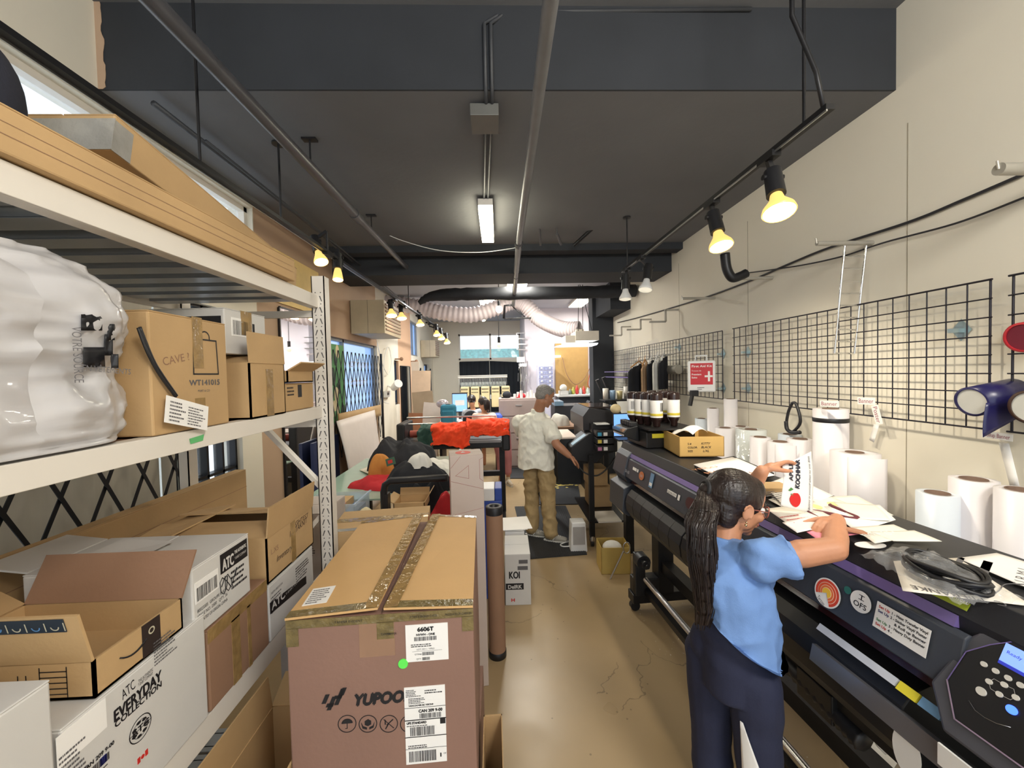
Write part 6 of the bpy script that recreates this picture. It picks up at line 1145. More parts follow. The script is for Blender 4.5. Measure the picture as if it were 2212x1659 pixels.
# floor items under the printer
c = MB(RZ(.5, P(1905, 1640, Z=.0).to_tuple()), whitepl); c.box(-.09, .09, -.06, .06, 0, .05).tube([V((-.02, -.02, .05)), V((0, .02, .065)), V((.03, .03, .05))], .006); c.build('white_tub', label='low white plastic tub on the floor under the printer', cat='tub')
m = MB(RZ(.55, P(1715, 1465, Z=.0).to_tuple()), mat('orange_clamp', srgb(220, 120, 60), .4)); m.box(-.09, .09, -.035, -.015, 0, .03).box(-.09, .09, .015, .035, 0, .03).box(-.09, -.07, -.035, .035, 0, .03).box(.07, .09, -.035, .035, 0, .03).box(-.02, .0, -.035, .035, 0, .03); m.build('orange_clamp', label='small orange plastic frame on the floor under the printer', cat='frame')
m = MB(mt=whitem) if False else MB(mt=paper); m.lathe([(.045, .10), (.05, .1), (.055, .48), (.05, .48)], M=Matrix.Translation((1.50, 2.68, 0)), n=18); m.build('white_liner_roll', label='white roll of liner standing behind the printer leg', cat='roll')
# scraps of cut vinyl under the printer
m = MB(mt=paper); r = random.Random(4)
for k in range(220):
    x = 1.0 + .45 * r.random(); y = 1.4 + 1.6 * r.random(); s_ = .003 + .006 * r.random(); a = r.random() * 3; m.add([(x, y, .002), (x + s_ * cos(a), y + s_ * sin(a), .002), (x + s_ * cos(a) - s_ * .4, y + s_ * sin(a) + s_ * .5, .0022)], [(0, 1, 2)])
m.build('vinyl_scraps', label='tiny white vinyl scraps scattered on the floor under the printer', cat='scraps', kind='stuff')
# ------------------------------------------------------------ rolls standing behind the printer
vinyl = mat('white_vinyl', srgb(222, 218, 220), .38, var=.015); vinylp = mat('pale_blue_vinyl', srgb(206, 214, 222), .35, var=.02); corem = mat('roll_core', srgb(110, 88, 74), .8)
frost = mat('shrink_wrap', srgb(214, 220, 218), .12, var=.05, bump=.6, bscale=18, coat=.8)
rolls = [(2025, 1065, 35, 1.66, vinylp, 'short pale blue white roll standing left of the taller pair'), (2103, 1035, 39, 1.76, vinyl, 'wide white roll second from the right edge'), (2205, 1058, 40, 1.74, vinyl, 'white roll cut by the right edge of the view'),
         (1846, 977, 44, 1.80, vinyl, 'fat white roll beside the tallest banner roll'), (1794, 883, 32, 1.86, vinyl, 'tallest white roll with a black band near its top'), (1728, 948, 25, 1.84, vinyl, 'white roll just left of the tallest one'), (1685, 954, 24, 1.74, vinyl, 'white roll with a loose flap in the middle group'),
         (1642, 944, 20, 1.72, vinyl, 'slim white roll before the shrink wrapped one'), (1622, 927, 30, 1.84, frost, 'fat shrink wrapped roll in the middle group'), (1566, 924, 21, 1.76, vinyl, 'white roll behind the kraft carton'), (1578, 862, 13.5, 1.90, vinyl, 'tall thin roll under the wall grid corner'),
         (1540, 882, 12, 1.86, vinyl, 'thin roll left of the tall thin one'), (1515, 904, 13, 1.84, vinylp, 'shortest thin roll by the ink bottles'), (1706, 938, 22, 1.93, vinylp, 'pale roll against the wall behind the middle group'), (1600, 921, 16, 1.93, vinyl, 'white roll against the wall left of the wrapped one')]
for (px, py, rp, X, mm_, lb) in rolls:
    Yd = X * 840 / (px - 1078); top = P(px, py, Y=Yd); R = rp * Yd / 840; h = top.z; c0 = min(.036, R * .55)
    t = thing('vinyl_roll', 'a ' + lb if False else lb, 'roll', (top.x, Yd, 0), group='rolls standing between the printer and the right wall'); M_ = Matrix.Translation((top.x, Yd, 0))
    MB(M_, mm_).lathe([(c0 + .003, 0), (R, 0), (R, h), (c0 + .003, h), (c0 + .003, 0)], n=40).build('rolled_sheet', t)
    MB(M_, corem).lathe([(c0, .002), (c0 + .003, .002), (c0 + .003, h + .003), (c0, h + .003), (c0, .002)], n=24).build('core', t)
    if 'flap' in lb or px in (1515, 1846):
        m = MB(M_, mm_); m.grid(lambda u, v: ((R + .002 + .03 * u * u) * cos(-2.6 + 1.4 * u), (R + .002 + .03 * u * u) * sin(-2.6 + 1.4 * u), h - .5 + .49 * v), 10, 2, th=.001); m.build('loose_edge', t)
    if 'band' in lb: MB(M_, blackm).lathe([(R + .0005, h - .075), (R + .002, h - .073), (R + .002, h - .052), (R + .0005, h - .05)], n=40).build('black_band', t)
# ------------------------------------------------------------ right wall fittings
gw = mat('gridwall_black', (.016, .014, .022), .4, metal=.3)
def gridwall(label, y0, y1, z0=1.548, z1=2.152, x=1.985, pitch=.0762):
    t = thing('gridwall_panel', label, 'grid panel', (x, (y0 + y1) / 2, z0)); m = MB(mt=gw); n = max(1, round((y1 - y0) / pitch)); p_ = (y1 - y0) / n
    for i in range(n + 1): m.cyl((x, y0 + i * p_, z0), (x, y0 + i * p_, z1), .0042 if i in (0, n) else .003, n=6)
    for i in range(9): m.cyl((x - .006, y0 - .01, z0 + i * (z1 - z0) / 8), (x - .006, y1 + .01, z0 + i * (z1 - z0) / 8), .0042 if i in (0, 8) else .003, n=6)
    m.build('wire_grid', t); return t
gridwall('black wire grid panel behind the banner rolls, longest in view', 1.51, 3.22); gridwall('black wire grid panel cut by the right edge', .90, 1.44); gridwall('black wire grid panel carrying the first aid kit', 3.39, 5.05); gridwall('farthest black wire grid panel by the column', 5.08, 6.7)
dm_ = mat('zinc_plate', srgb(170, 190, 196), .3, metal=.7)
for px, py, Yd, lb in ((2113, 712, 1.64, 'right end of the longest grid'), (1625, 760, 3.1, 'upper left end of the longest grid'), (1625, 838, 3.1, 'lower left end of the longest grid'), (1573, 764, 3.45, 'upper end of the first aid grid'), (1575, 838, 3.45, 'lower end of the first aid grid'), (1470, 750, 4.3, 'top of the first aid grid above the shirts')):
    a = P(px, py, Y=Yd); t = thing('wall_bracket', 'diamond shaped zinc bracket at the ' + lb, 'bracket', (2.02, Yd, a.z), group='zinc brackets of the wall grids')
    m = MB(F((2.026, Yd, a.z), (0, -1, 0), (0, 0, 1)), dm_); m.prism([(-.038, 0), (0, -.048), (.038, 0), (0, .048)], 0, .003); m.build('plate', t); MB(mt=dm_).box(1.975, 2.026, Yd - .012, Yd + .012, a.z - .012, a.z + .006).build('clip', t)
cab = mat('black_cable_sheath', (.02, .02, .024), .4); m = MB(mt=cab); m.tube(spline([P(a, b, X=2.018) for a, b in ((2212, 376), (2083, 431), (1960, 481), (1795, 534), (1712, 567), (1609, 611), (1506, 648), (1382, 685), (1334, 697))], 8), .007, n=6); m.build('wall_cable', label='upper black cable sagging along the right wall', cat='cable')
m = MB(mt=cab); m.tube(spline([P(a, b, X=2.012) for a, b in ((2212, 427), (2063, 483), (1910, 524), (1815, 555), (1720, 575), (1613, 590))], 8), .0045, n=6); m.build('wall_cable', label='lower thin black cable along the right wall', cat='cable')
rodm = mat('grey_rod', srgb(176, 172, 162), .35, metal=.5)
for k, (Yd, lb) in enumerate(((1.29, 'at the right edge of the view'), (2.05, 'carrying the chrome ladder rack'), (2.82, 'beside the black lamp elbow'), (3.58, 'farthest of the straight ones'))):
    z = 2.478; t = MB(mt=rodm); t.cyl((1.72, Yd, z), (2.029, Yd, z), .012 if k else .02).cyl((1.72, Yd, z), (1.715, Yd, z + .028), .004); t.build('faceout_arm', label='grey display arm sticking out of the right wall, ' + lb, cat='display arm', group='display arms on the right wall')
for Yd, lb in ((4.33, 'nearest'), (5.1, 'middle'), (5.9, 'farthest')):
    m = MB(mt=rodm); m.bar((2.029, Yd, 2.49), (1.88, Yd, 2.49), .02, .02).bar((1.885, Yd, 2.49), (1.885, Yd, 2.36), .02, .02).bar((1.885, Yd, 2.36), (1.70, Yd, 2.36), .02, .02); m.build('stepped_arm', label='stepped metal display arm on the right wall, %s of three' % lb, cat='display arm', group='stepped arms on the right wall')
t = thing('ladder_rack', 'narrow chrome ladder rack hanging from a display arm', 'rack', (1.93, 2.07, 1.89)); m = MB(mt=chrome)
for a, b in (((1.885, 2.06, 2.475), (1.862, 2.1, 1.89)), ((2.005, 2.06, 2.475), (1.975, 2.1, 1.885))): m.cyl(a, b, .0055, n=8)
m.build('rail', t); 
for k in range(10): f = k / 9; MB(mt=chrome).cyl((1.885 - .023 * f, 2.06 + .04 * f, 2.475 - .585 * f), (2.005 - .03 * f, 2.06 + .04 * f, 2.475 - .59 * f), .0042, n=6).build('rung', t)
# black elbow pipe under the second spotlight
m = MB(mt=blackmetal); m.tube(spline([P(1566, 548, Y=2.75), P(1570, 580, Y=2.75), P(1582, 600, Y=2.75), P(1600, 596, Y=2.75), P(1612, 590, Y=2.75)], 6), .032, n=10); m.build('black_elbow', label='black bent pipe elbow on the end of a display arm', cat='pipe')
# first aid kit
k_ = thing('first_aid_kit', 'white first aid case with red panel hanging on the wall grid', 'first aid kit', (1.80, 3.47, 1.61), M=RZ(-.45, (1.835, 3.47, 1.61)) @ Matrix.Scale(1.14, 4)); M_ = WM[k_.name]
MB(M_, whitepl).box(-.10, .10, -.01, .05, 0, .25).build('case_front', k_, bevel=.012); MB(M_, whitepl).box(-.10, .10, .053, .11, 0.0, .25).build('case_back', k_, bevel=.012); MB(M_, whitepl).tube([V(p) for p in ((-.04, .04, .25), (-.04, .04, .29), (.04, .04, .29), (.04, .04, .25))], .008, n=8).build('handle', k_)
q = MB(F(M_ @ V((-.10, -.0105, 0)), M_.to_3x3() @ V((1, 0, 0)), (0, 0, 1)) @ Matrix.Scale(1.14, 4)); red = mat('first_aid_red', srgb(196, 30, 44), .5); q.rect(.02, .06, .18, .23, red, z=.001); q.text('First Aid Kit', .028, .198, .018, paper, w=.145, z=.0016, bold=.0005); q.text('Trousse de', .028, .165, .011, paper, z=.0016); q.text('Premiers', .028, .135, .014, paper, z=.0016, bold=.0004); q.text('Soins', .028, .11, .014, paper, z=.0016, bold=.0004); q.rect(.145, .085, .16, .165, paper, z=.0016); q.rect(.122, .118, .178, .133, paper, z=.0018); q.lines(.07, .02, .12, .045, 2, inkgrey, 2); q.build('red_panel', k_, 'red panel with a white cross')
m = MB(mt=blackm); a = P(1496, 850, Y=3.47); m.box(a.x - .03, a.x + .03, 3.42, 3.46, a.z - .02, a.z + .03).bar(a, a + V((-.03, -.01, -.11)), .03, .02); m.build('tape_gun', label='dark tape gun hanging beneath the first aid kit', cat='tool')
# shirts on hangers
t = thing('clothes_bar', 'steel bar sticking out of the grid with shirts on it', 'bar', (1.8, 4.5, 2.0)); MB(mt=steel).cyl((1.98, 4.32, 2.0), (1.62, 4.60, 1.92), .008).build('bar', t)
sh_m = [(blackc, 'black shirt on a wooden hanger, front of the row'), (cloth_mat('tan_cloth', srgb(196, 160, 124), .2), 'tan shirt second in the hanging row'), (blackc, 'black shirt third in the hanging row'), (whitec, 'pale raglan shirt fourth in the hanging row'), (blackc, 'black shirt last in the hanging row')]
for k, (mm_, lb) in enumerate(sh_m):
    c0 = V((1.66 + .055 * k, 4.56 - .045 * k, 1.90 + .018 * k)); d = V((.78, .62, 0)) if k == 0 else V((.62, .78, 0)); w = .22 if k == 0 else .13
    t = thing('hanging_shirt', lb, 'shirt', tuple(c0), group='shirts on the clothes bar'); wood = mat('hanger_wood', srgb(190, 140, 84), .5) if k < 2 else whitepl
    MB(mt=wood).tube([c0 + V((0, 0, .03)), c0 + d * -w * .8 + V((0, 0, -.045))], .008, n=6).tube([c0 + V((0, 0, .03)), c0 + d * w * .8 + V((0, 0, -.045))], .008, n=6).tube([c0 + V((0, 0, .03)), c0 + V((0, 0, .06)), c0 + V((.01, 0, .075))], .003, n=6).build('hanger', t)
    m = MB(F(c0 + V((0, 0, -.37)), d, (0, 0, 1)), mm_); m.grid(lambda u, v: ((-w + 2 * w * u) * (1 - .25 * max(0, v - .7) * 3.3), .0 + .37 * v - .06 * max(0, v - .8) * 5 * abs(2 * u - 1) * 1.0, .03 * sin(pi * u) + .008 * sin(u * 20 + k)), 24, 12, th=.02); m.build('shirt_body', t)
m = MB(mt=clr); m.add([P(1395, 740, Y=4.4), P(1420, 730, Y=4.4), P(1436, 765, Y=4.4), P(1408, 776, Y=4.4)], [(0, 1, 2, 3)]); a = [P(1395, 740, Y=4.4), P(1420, 730, Y=4.4), P(1436, 765, Y=4.4), P(1408, 776, Y=4.4)]; m.add([v + V((0, .004, 0)) for v in a], [(3, 2, 1, 0)]); m.build('clear_sheet', label='clear plastic sheet clipped above the hanging shirts', cat='sheet')
for zz, lb in ((1.80, 'upper'), (1.72, 'lower')): MB(mt=purple).box(1.72, 1.97, 4.75, 6.3, zz, zz + .012).build('purple_shelf', label='%s thin purple tray fixed on the far wall grid' % lb, cat='shelf')
m = MB(mt=rodm); m.cyl((1.95, 4.15, 1.82), (1.95, 4.75, 1.82), .05); m.build('silver_tube', label='silver tube lying on the grid behind the shirts', cat='tube')
m = MB(mt=cab)
m.tube(spline([P(a, b, X=1.93) for a, b in ((1712, 870), (1703, 890), (1699, 918), (1706, 932), (1716, 930), (1728, 915), (1727, 895), (1719, 872), (1712, 870))], 6), .009, n=8); m.tube(spline([P(a, b, X=1.925) for a, b in ((1698, 910), (1700, 926), (1710, 934), (1728, 934))], 5), .013, n=6); m.build('black_strap', label='black strap loop hanging from the longest wall grid', cat='strap')
def card(label, pts, X, txt, mm_=inkred, w=.9):
    q4 = [P(a, b, X=X) for a, b in pts]; fr = F(q4[3], q4[2] - q4[3], q4[0] - q4[3]); W__ = (q4[2] - q4[3]).length; H__ = (q4[0] - q4[3]).length; q = MB(fr); q.box(0, W__, 0, H__, 0, .0015, paper); q.text(txt, W__ * .06, H__ * .22, H__ * .62, mat('maroon_ink', srgb(150, 70, 90), .6), w=W__ * w * .95, z=.002); q.build('name_card', label=label, cat='card')
card('white Banner card standing on the tallest roll', [(1776, 866), (1818, 865), (1813, 880), (1772, 878)], 1.80, 'Banner'); card('white Banner card on the wall grid', [(1853, 858), (1891, 860), (1891, 875), (1853, 873)], 1.97, 'Banner')
card('white Poster card hanging sideways on the wall grid', [(1897, 876), (1907, 916), (1893, 918), (1882, 877)], 1.97, 'Poster'); card('white Rollup Banner card at the right end of the grid', [(2124, 930), (2189, 938), (2188, 954), (2122, 944)], 1.96, 'Rollup Banner')
for pts_, lb in (([(1888, 916), (1900, 918), (1888, 956), (1878, 950)], 'narrow'), ([(2158, 956), (2180, 958), (2204, 1054), (2182, 1050)], 'longer')):
    q4 = [P(a, b, X=2.0) for a, b in pts_]; m = MB(mt=paper); m.grid(lambda u, v: q4[0].lerp(q4[1], u).lerp(q4[3].lerp(q4[2], u), v), 2, 4, th=.0015); m.build('paper_strip', label='%s white paper strip hanging below the wall grid' % lb, cat='paper')
# coloured rolls on pegs at the right edge
def peg_roll(label, px, py, Yd, R, m1, m2, x1, dz=.03):
    a = P(px, py, Y=Yd); b = V((x1, Yd, a.z + dz)); t = thing('vinyl_roll', label, 'roll', tuple(a)); ax = (b - a).normalized(); fr = F(a, ax.orthogonal(), ax.cross(ax.orthogonal())); L_ = (b - a).length
    MB(fr, m1).lathe([(R * .86, 0), (R, 0), (R, L_), (R * .86, L_), (R * .86, 0)], n=40).build('rolled_sheet', t); MB(fr, m2).lathe([(.0001, .004), (R * .86, .004)], n=30).build('core_end', t); return a, b, t
navy = mat('navy_vinyl', srgb(32, 30, 78), .3, var=.05); corew = mat('core_pale', srgb(196, 196, 190), .6)
a, b, t = peg_roll('navy blue vinyl roll mounted on the wall grid with hanging edge', 2098, 868, 1.46, .058, navy, corew, 2.02)
q4 = [P(2058, 868, Y=1.43), P(2212, 905, Y=1.43), P(2200, 917, Y=1.43), P(2066, 943, Y=1.43)]; m = MB(mt=navy); m.grid(lambda u, v: a.lerp(b, u) + V((-.012 - .012 * sin(v * 2), -.055 + .0 * v, .0 - .13 * v * (1 - .45 * u))), 8, 8, th=.0015); m.build('hanging_edge', t)
peg_roll('red vinyl roll at the right edge above the navy roll', 2208, 729, 1.39, .056, mat('red_vinyl', srgb(196, 44, 54), .35), mat('maroon_core', srgb(110, 22, 44), .6), 2.02, .01)
peg_roll('dark brown vinyl roll at the right edge beside the navy roll', 2224, 880, 1.30, .06, mat('brown_vinyl', srgb(66, 46, 36), .4), corew, 2.02, .01)
# ------------------------------------------------------------ people
def organic(mb, name, parent, m, voxel=.005, smooth=4, post=None, label=None):
    me = bpy.data.meshes.new('tmp'); me.from_pydata([tuple(v) for v in mb.v], [], mb.f); me.update()
    ob = bpy.data.objects.new('tmp', me); COL.objects.link(ob)
    rm = ob.modifiers.new('r', 'REMESH'); rm.mode = 'VOXEL'; rm.voxel_size = voxel; rm.use_smooth_shade = True
    sm = ob.modifiers.new('s', 'SMOOTH'); sm.factor = .5; sm.iterations = smooth
    dg = bpy.context.evaluated_depsgraph_get(); dg.update(); ev = ob.evaluated_get(dg); nm = bpy.data.meshes.new_from_object(ev)
    bpy.data.objects.remove(ob); bpy.data.meshes.remove(me)
    if post:
        co = [v.co.copy() for v in nm.vertices]; no = [v.normal.copy() for v in nm.vertices]
        for v, c, n in zip(nm.vertices, co, no): v.co = post(c, n)
    inv = WM[parent.name].inverted()
    for v in nm.vertices: v.co = inv @ v.co
    nm.materials.clear(); nm.materials.append(m); nm.name = name
    for p in nm.polygons: p.use_smooth = True
    nm.update(); o = bpy.data.objects.new(name, nm); COL.objects.link(o); o.parent = parent; WM[o.name] = WM[parent.name].copy()
    if label: o['label'] = label
    return o
def cap(mb, p0, r0, p1, r1, n=14):
    mb.cyl(p0, p1, r0, r1=r1, n=n); mb.ball(p0, r0, n=n); mb.ball(p1, r1, n=n)
def frame(o, fwd, up=(0, 0, 1)):
    f = V(fwd).normalized(); u = V(up); r = f.cross(u).normalized(); u = r.cross(f)
    M = Matrix((r, f, u)).transposed().to_4x4(); M.translation = V(o); return M     # x right, y forward, z up
def head(mb, M, s=1.0, male=False):
    R = M.to_3x3(); T = lambda x, y, z: M @ (V((x, y, z)) * s)
    def el(c, r): mb.ball(T(*c), tuple(a * s for a in r), n=20, R=R)
    el((0, -.012, .035), (.076, .095, .083)); el((0, .028, -.02), (.062, .066, .085)); el((0, .035, -.068), (.046, .050, .038)); el((0, .066, -.093), (.021, .020, .018))
    el((0, .055, .045), (.052, .04, .045))
    cap(mb, T(0, .090, .012), .008 * s, T(0, .113, -.026), .0115 * s); el((.010, .103, -.030), (.009, .009, .007)); el((-.010, .103, -.030), (.009, .009, .007))
    for x in (-1, 1): el((x * .034, .070, -.022), (.024, .022, .022)); cap(mb, T(x * .012, .088, .024), .007 * s, T(x * .045, .070, .026), .007 * s); el((x * .044, .02, -.055), (.016, .035, .026))
    cap(mb, T(-.016, .091, -.052), .0065 * s, T(.016, .091, -.052), .0065 * s); cap(mb, T(-.014, .089, -.064), .0075 * s, T(.014, .089, -.064), .0075 * s)
    for x in (-1, 1):
        Re = R @ Matrix.Rotation(x * -.35, 3, 'Z')
        mb.ball(T(x * .080, -.004, -.008), (.0065 * s, .017 * s, .031 * s), n=14, R=Re)
        pts = [T(x * .088, -.004 + .018 * cos(a), -.004 + .028 * sin(a)) for a in [-.9 + 3.9 * i / 9 for i in range(10)]]; mb.tube(pts, .0042 * s, n=7)
def head_parts(M, s, parent, hairc, browc, lipc):
    R = M.to_3x3(); T = lambda x, y, z: M @ (V((x, y, z)) * s)
    ew = mat('eye_white', (.8, .78, .75), .2); ei = mat('iris_brown', (.05, .025, .015), .15)
    for x in (-1, 1):
        e = MB(mt=ew).ball(T(x * .031, .0815, .006), .0125 * s, n=14).build('eye', parent); MB(mt=ei).ball(T(x * .031, .0905, .006), (.0055 * s,) * 3, n=10).build('iris', e)
        MB(mt=browc).tube([T(x * .014, .094, .024), T(x * .03, .092, .031), T(x * .048, .078, .025)], .0032 * s, n=6).build('eyebrow', parent)
    m = MB(mt=lipc); m.tube([T(-.021, .091, -.057), T(-.01, .098, -.053), T(0, .099, -.055), T(.01, .098, -.053), T(.021, .091, -.057)], .0038 * s, n=6).tube([T(-.018, .091, -.060), T(0, .098, -.064), T(.018, .091, -.060)], .0042 * s, n=6); m.build('lips', parent)
def hand(mb, w, f, n, side=1, s=1.0, curl=(.25, .35, .25), thumb=(.55, .75, .25), spread=.0):
    f = V(f).normalized(); n = V(n); n = (n - f * n.dot(f)).normalized(); a = f.cross(n) * side; w = V(w); tips = []
    offs = (.026, .009, -.009, -.026); kn = (.083, .087, .083, .074); ln = (.070, .078, .072, .056)
    for i in range(4):
        k = w + (f * kn[i] + a * offs[i]) * s; cap(mb, w + a * offs[i] * .55 * s + f * .012 * s, .0135 * s, k, .0105 * s, 10)
        d = (f + a * spread * (1.5 - i)).normalized(); p = k; r = .0088 * s
        for j, fr_ in enumerate((.46, .30, .24)):
            c_ = curl[j] * (1 + .12 * i); d = (d * cos(c_) + n * sin(c_)).normalized(); nn = (n - d * n.dot(d)).normalized() if (n - d * n.dot(d)).length > .1 else n
            q = p + d * ln[i] * fr_ * s; cap(mb, p, r, q, r * .93, 9); p = q; r *= .92
        tips.append(p)
    mb.ball(w + f * .045 * s, (.032 * s, .03 * s, .02 * s), n=12, R=Matrix((a, f, n)).transposed())
    d = (f * thumb[0] + a * thumb[1] + n * thumb[2]).normalized(); p = w + (f * .022 + a * .024) * s; q = p + d * .036 * s; cap(mb, p, .0125 * s, q, .0105 * s, 9)
    d = (d + f * .5 + n * .25).normalized(); q2 = q + d * .028 * s; cap(mb, q, .0102 * s, q2, .0092 * s, 9); d = (d + f * .4).normalized(); q3 = q2 + d * .022 * s; cap(mb, q2, .0092 * s, q3, .0075 * s, 9)
    return tips + [q3]
def folds(amp, dirs, freq=18, seed=0, small=.3):
    def fn(c, n):
        w = noise.noise(V((c.x * 5 + seed, c.y * 5, c.z * 5))) * 1.6
        a = sin((c.x * dirs[0] + c.y * dirs[1] + c.z * dirs[2]) * freq + w * 3.2)
        g = max(0, noise.noise(V((c.x * 4 + 9 + seed, c.y * 4, c.z * 4 + 3))) + .35)
        r = 1 - abs(noise.noise(V((c.x * 10 + seed, c.y * 10 + c.z * 5, c.z * 7)))) * 3.2; r2 = 1 - abs(noise.noise(V((c.x * 22 + c.z * 9, c.y * 20 + seed, c.z * 14 - c.x * 8)))) * 3
        return c + n * amp * (a * g + small * (r * .8 + r2 * .3))
    return fn
def shoe(parent, ankle, fwd, label=None, L=.28, up=mat('shoe_grey', srgb(150, 146, 136), .6), sole=mat('shoe_sole', srgb(214, 212, 206), .5)):
    a = V((ankle[0], ankle[1], 0)); M = frame(a, fwd); m = MB()
    T = lambda x, y, z: M @ V((x, y, z))
    cap(m, T(0, -.035, .055), .036, T(0, .06, .05), .036); cap(m, T(0, .06, .045), .036, T(0, .15, .034), .030); cap(m, T(0, -.03, .06), .034, T(0, -.01, .10), .036)
    def flat(c, n): return V((c.x, c.y, max(c.z, .014)))
    o = organic(m, 'shoe', parent, up, .006, 3, flat, label); sl = MB(M, sole)
    pts = [(.037 * sin(t) * (1.0 if cos(t) > 0 else .85), .055 + .135 * cos(t)) for t in [2 * pi * i / 28 for i in range(28)]]
    sl.prism([(x, y) for x, y in pts], 0, .024); sl.build('sole', o)
    lc = MB(M, whitepl)
    for k in range(4): lc.tube([V((-.022, .045 + .018 * k, .082 - .005 * k)), V((0, .05 + .018 * k, .090 - .006 * k)), V((.022, .045 + .018 * k, .082 - .005 * k))], .0025, n=5)
    lc.build('laces', o)
    q = MB(M, whitepl); q.tube([V((.0365, .0, .03)), V((.037, .01, .06)), V((.037, .03, .03)), V((.036, .04, .058))], .004, n=5); q.build('side_mark', o)
def loft(mb, rings, rot=0, n=28):
    c_, s_ = cos(rot), sin(rot); vs = []
    for (c, rx, ry) in rings:
        for i in range(n):
            a = 2 * pi * i / n; x = rx * cos(a); y = ry * sin(a); vs.append((c[0] + x * c_ - y * s_, c[1] + x * s_ + y * c_, c[2]))
    k = len(rings); mb.add(vs, [(j * n + i, j * n + (i + 1) % n, (j + 1) * n + (i + 1) % n, (j + 1) * n + i) for j in range(k - 1) for i in range(n)] + [tuple(range(n - 1, -1, -1)), tuple(range((k - 1) * n, k * n))])
skin1 = mat('skin_tan', srgb(196, 138, 104), .5, var=.05, scale=20, bump=.03, bscale=200); skin2 = mat('skin_olive', srgb(170, 120, 92), .5, var=.05, scale=20)
hairb = mat('hair_black', srgb(38, 28, 25), .36, var=.35, scale=50, stretch=(1, 1, .15), bump=.3, bscale=120); hairg = mat('hair_grey', srgb(138, 134, 130), .6, var=.3, scale=90, bump=.5, bscale=150)
# ---------------- the woman at the wide printer
WO = thing('person', 'woman in blue t-shirt and navy pants, long dark ponytail, standing at the wide printer', 'person', (.78, 1.29, 0))
MH = frame((.822, 1.33, 1.342), (.99, -.02, -.27)); HS = .90
nb = V((.768, 1.305, 1.215)); Rs = V((.806, 1.172, 1.222)); Ls = V((.752, 1.44, 1.225)); Re = P(1802, 1186, Y=1.125); Rw = P(1808, 1124, Y=1.265); Le = P(1600, 1095, Y=1.49); Lw = P(1646, 1018, Y=1.38)
b = MB(); head(b, MH, HS)
cap(b, nb, .046, MH @ V((0, -.012, -.06)), .046); cap(b, V((.772, 1.298, 1.10)), .09, nb - V((0, 0, .06)), .07); cap(b, V((.778, 1.285, .86)), .075, V((.772, 1.298, 1.08)), .085)
cap(b, nb - V((0, 0, .03)), .038, Rs - V((0, 0, .015)), .033); cap(b, nb - V((0, 0, .025)), .04, Ls - V((0, 0, .01)), .040)
cap(b, Rs, .034, Re.lerp(Rs, .7), .036); cap(b, Re.lerp(Rs, .7), .036, Re.lerp(Rs, .45), .040); cap(b, Re.lerp(Rs, .45), .041, Re, .035); cap(b, Re, .0345, Re.lerp(Rw, .35), .035); cap(b, Re.lerp(Rw, .35), .035, Rw, .0235)
cap(b, Ls, .042, Le, .036); cap(b, Le, .035, Le.lerp(Lw, .35), .034); cap(b, Le.lerp(Lw, .35), .034, Lw, .0225)
t1 = hand(b, Rw, P(1774, 1136, Z=1.304) - Rw, (.05, .1, -1), -1, .86, (.30, .35, .25))
t2 = hand(b, Lw, P(1700, 992, Y=1.41) - Lw, (.15, -.35, -.9), -1, .86, (.12, .35, .3), thumb=(.85, .25, .55))
for s_, hip, kn_, an in ((1, (.815, 1.215, .80), (.812, 1.205, .45), (.80, 1.19, .09)), (-1, (.735, 1.35, .80), (.74, 1.34, .45), (.73, 1.32, .09))):
    cap(b, V(hip), .055, V(kn_), .046); cap(b, V(kn_), .045, V(an), .03)
organic(b, 'body', WO, skin1, .0042, 4)
head_parts(MH, HS, WO, hairb, hairb, mat('lip_rose', srgb(170, 90, 84), .4))
T = lambda x, y, z: MH @ (V((x, y, z)) * HS)
h = MB(); R3 = MH.to_3x3()
h.ball(T(0, -.022, .040), (.082, .098, .085), n=24, R=R3); h.ball(T(0, -.05, -.01), (.070, .065, .07), n=20, R=R3); h.ball(T(0, .035, .072), (.058, .045, .045), n=16, R=R3)
for x in (-1, 1): h.ball(T(x * .058, .01, .03), (.024, .045, .045), n=14, R=R3); h.ball(T(x * .05, -.05, -.045), (.026, .035, .04), n=14, R=R3)
base = T(-.005, -.125, .028); cap(h, T(0, -.09, .03), .045, base, .024); cap(h, T(0, -.06, -.05), .045, T(0, -.075, -.07), .03)
fr_h = frame(T(0, 0, .03), T(0, .1, .06) - base)
def strands(c, n):
    q = fr_h.inverted() @ c; a = math.atan2(q.z, q.x); return c + n * (.0007 * sin(a * 60 + 2 * noise.noise(c * 25)) + .0005 * sin(a * 117))
organic(h, 'hair', WO, hairb, .004, 4, strands)
pts = spline([base, P(1526, 1090, Y=1.29), P(1516, 1130, Y=1.255), P(1517, 1190, Y=1.235), P(1521, 1250, Y=1.225), P(1522, 1300, Y=1.22), P(1516, 1345, Y=1.22)], 10)
q = MB(mt=hairb); n_ = 36; N_ = len(pts)
def pony(u, v):
    i = min(N_ - 1, int(v * (N_ - 1))); p = pts[i]; a = 2 * pi * u; r = (.024 + .020 * min(1, v * 5)) * (1 - .55 * max(0, v - .55) / .45)
    r *= 1 + .035 * sin(a * 15 + v * 6) + .03 * sin(a * 27 + 9 * v) + .10 * fbm((cos(a) * 2, sin(a) * 2, v * 5), 2) ; return p + V((cos(a) * r * .95, sin(a) * r * .8, 0)) + V((.010 * fbm((v * 4, 0, u * 2)), 0, 0))
q.grid(pony, n_ * 4, 70); r = random.Random(8)
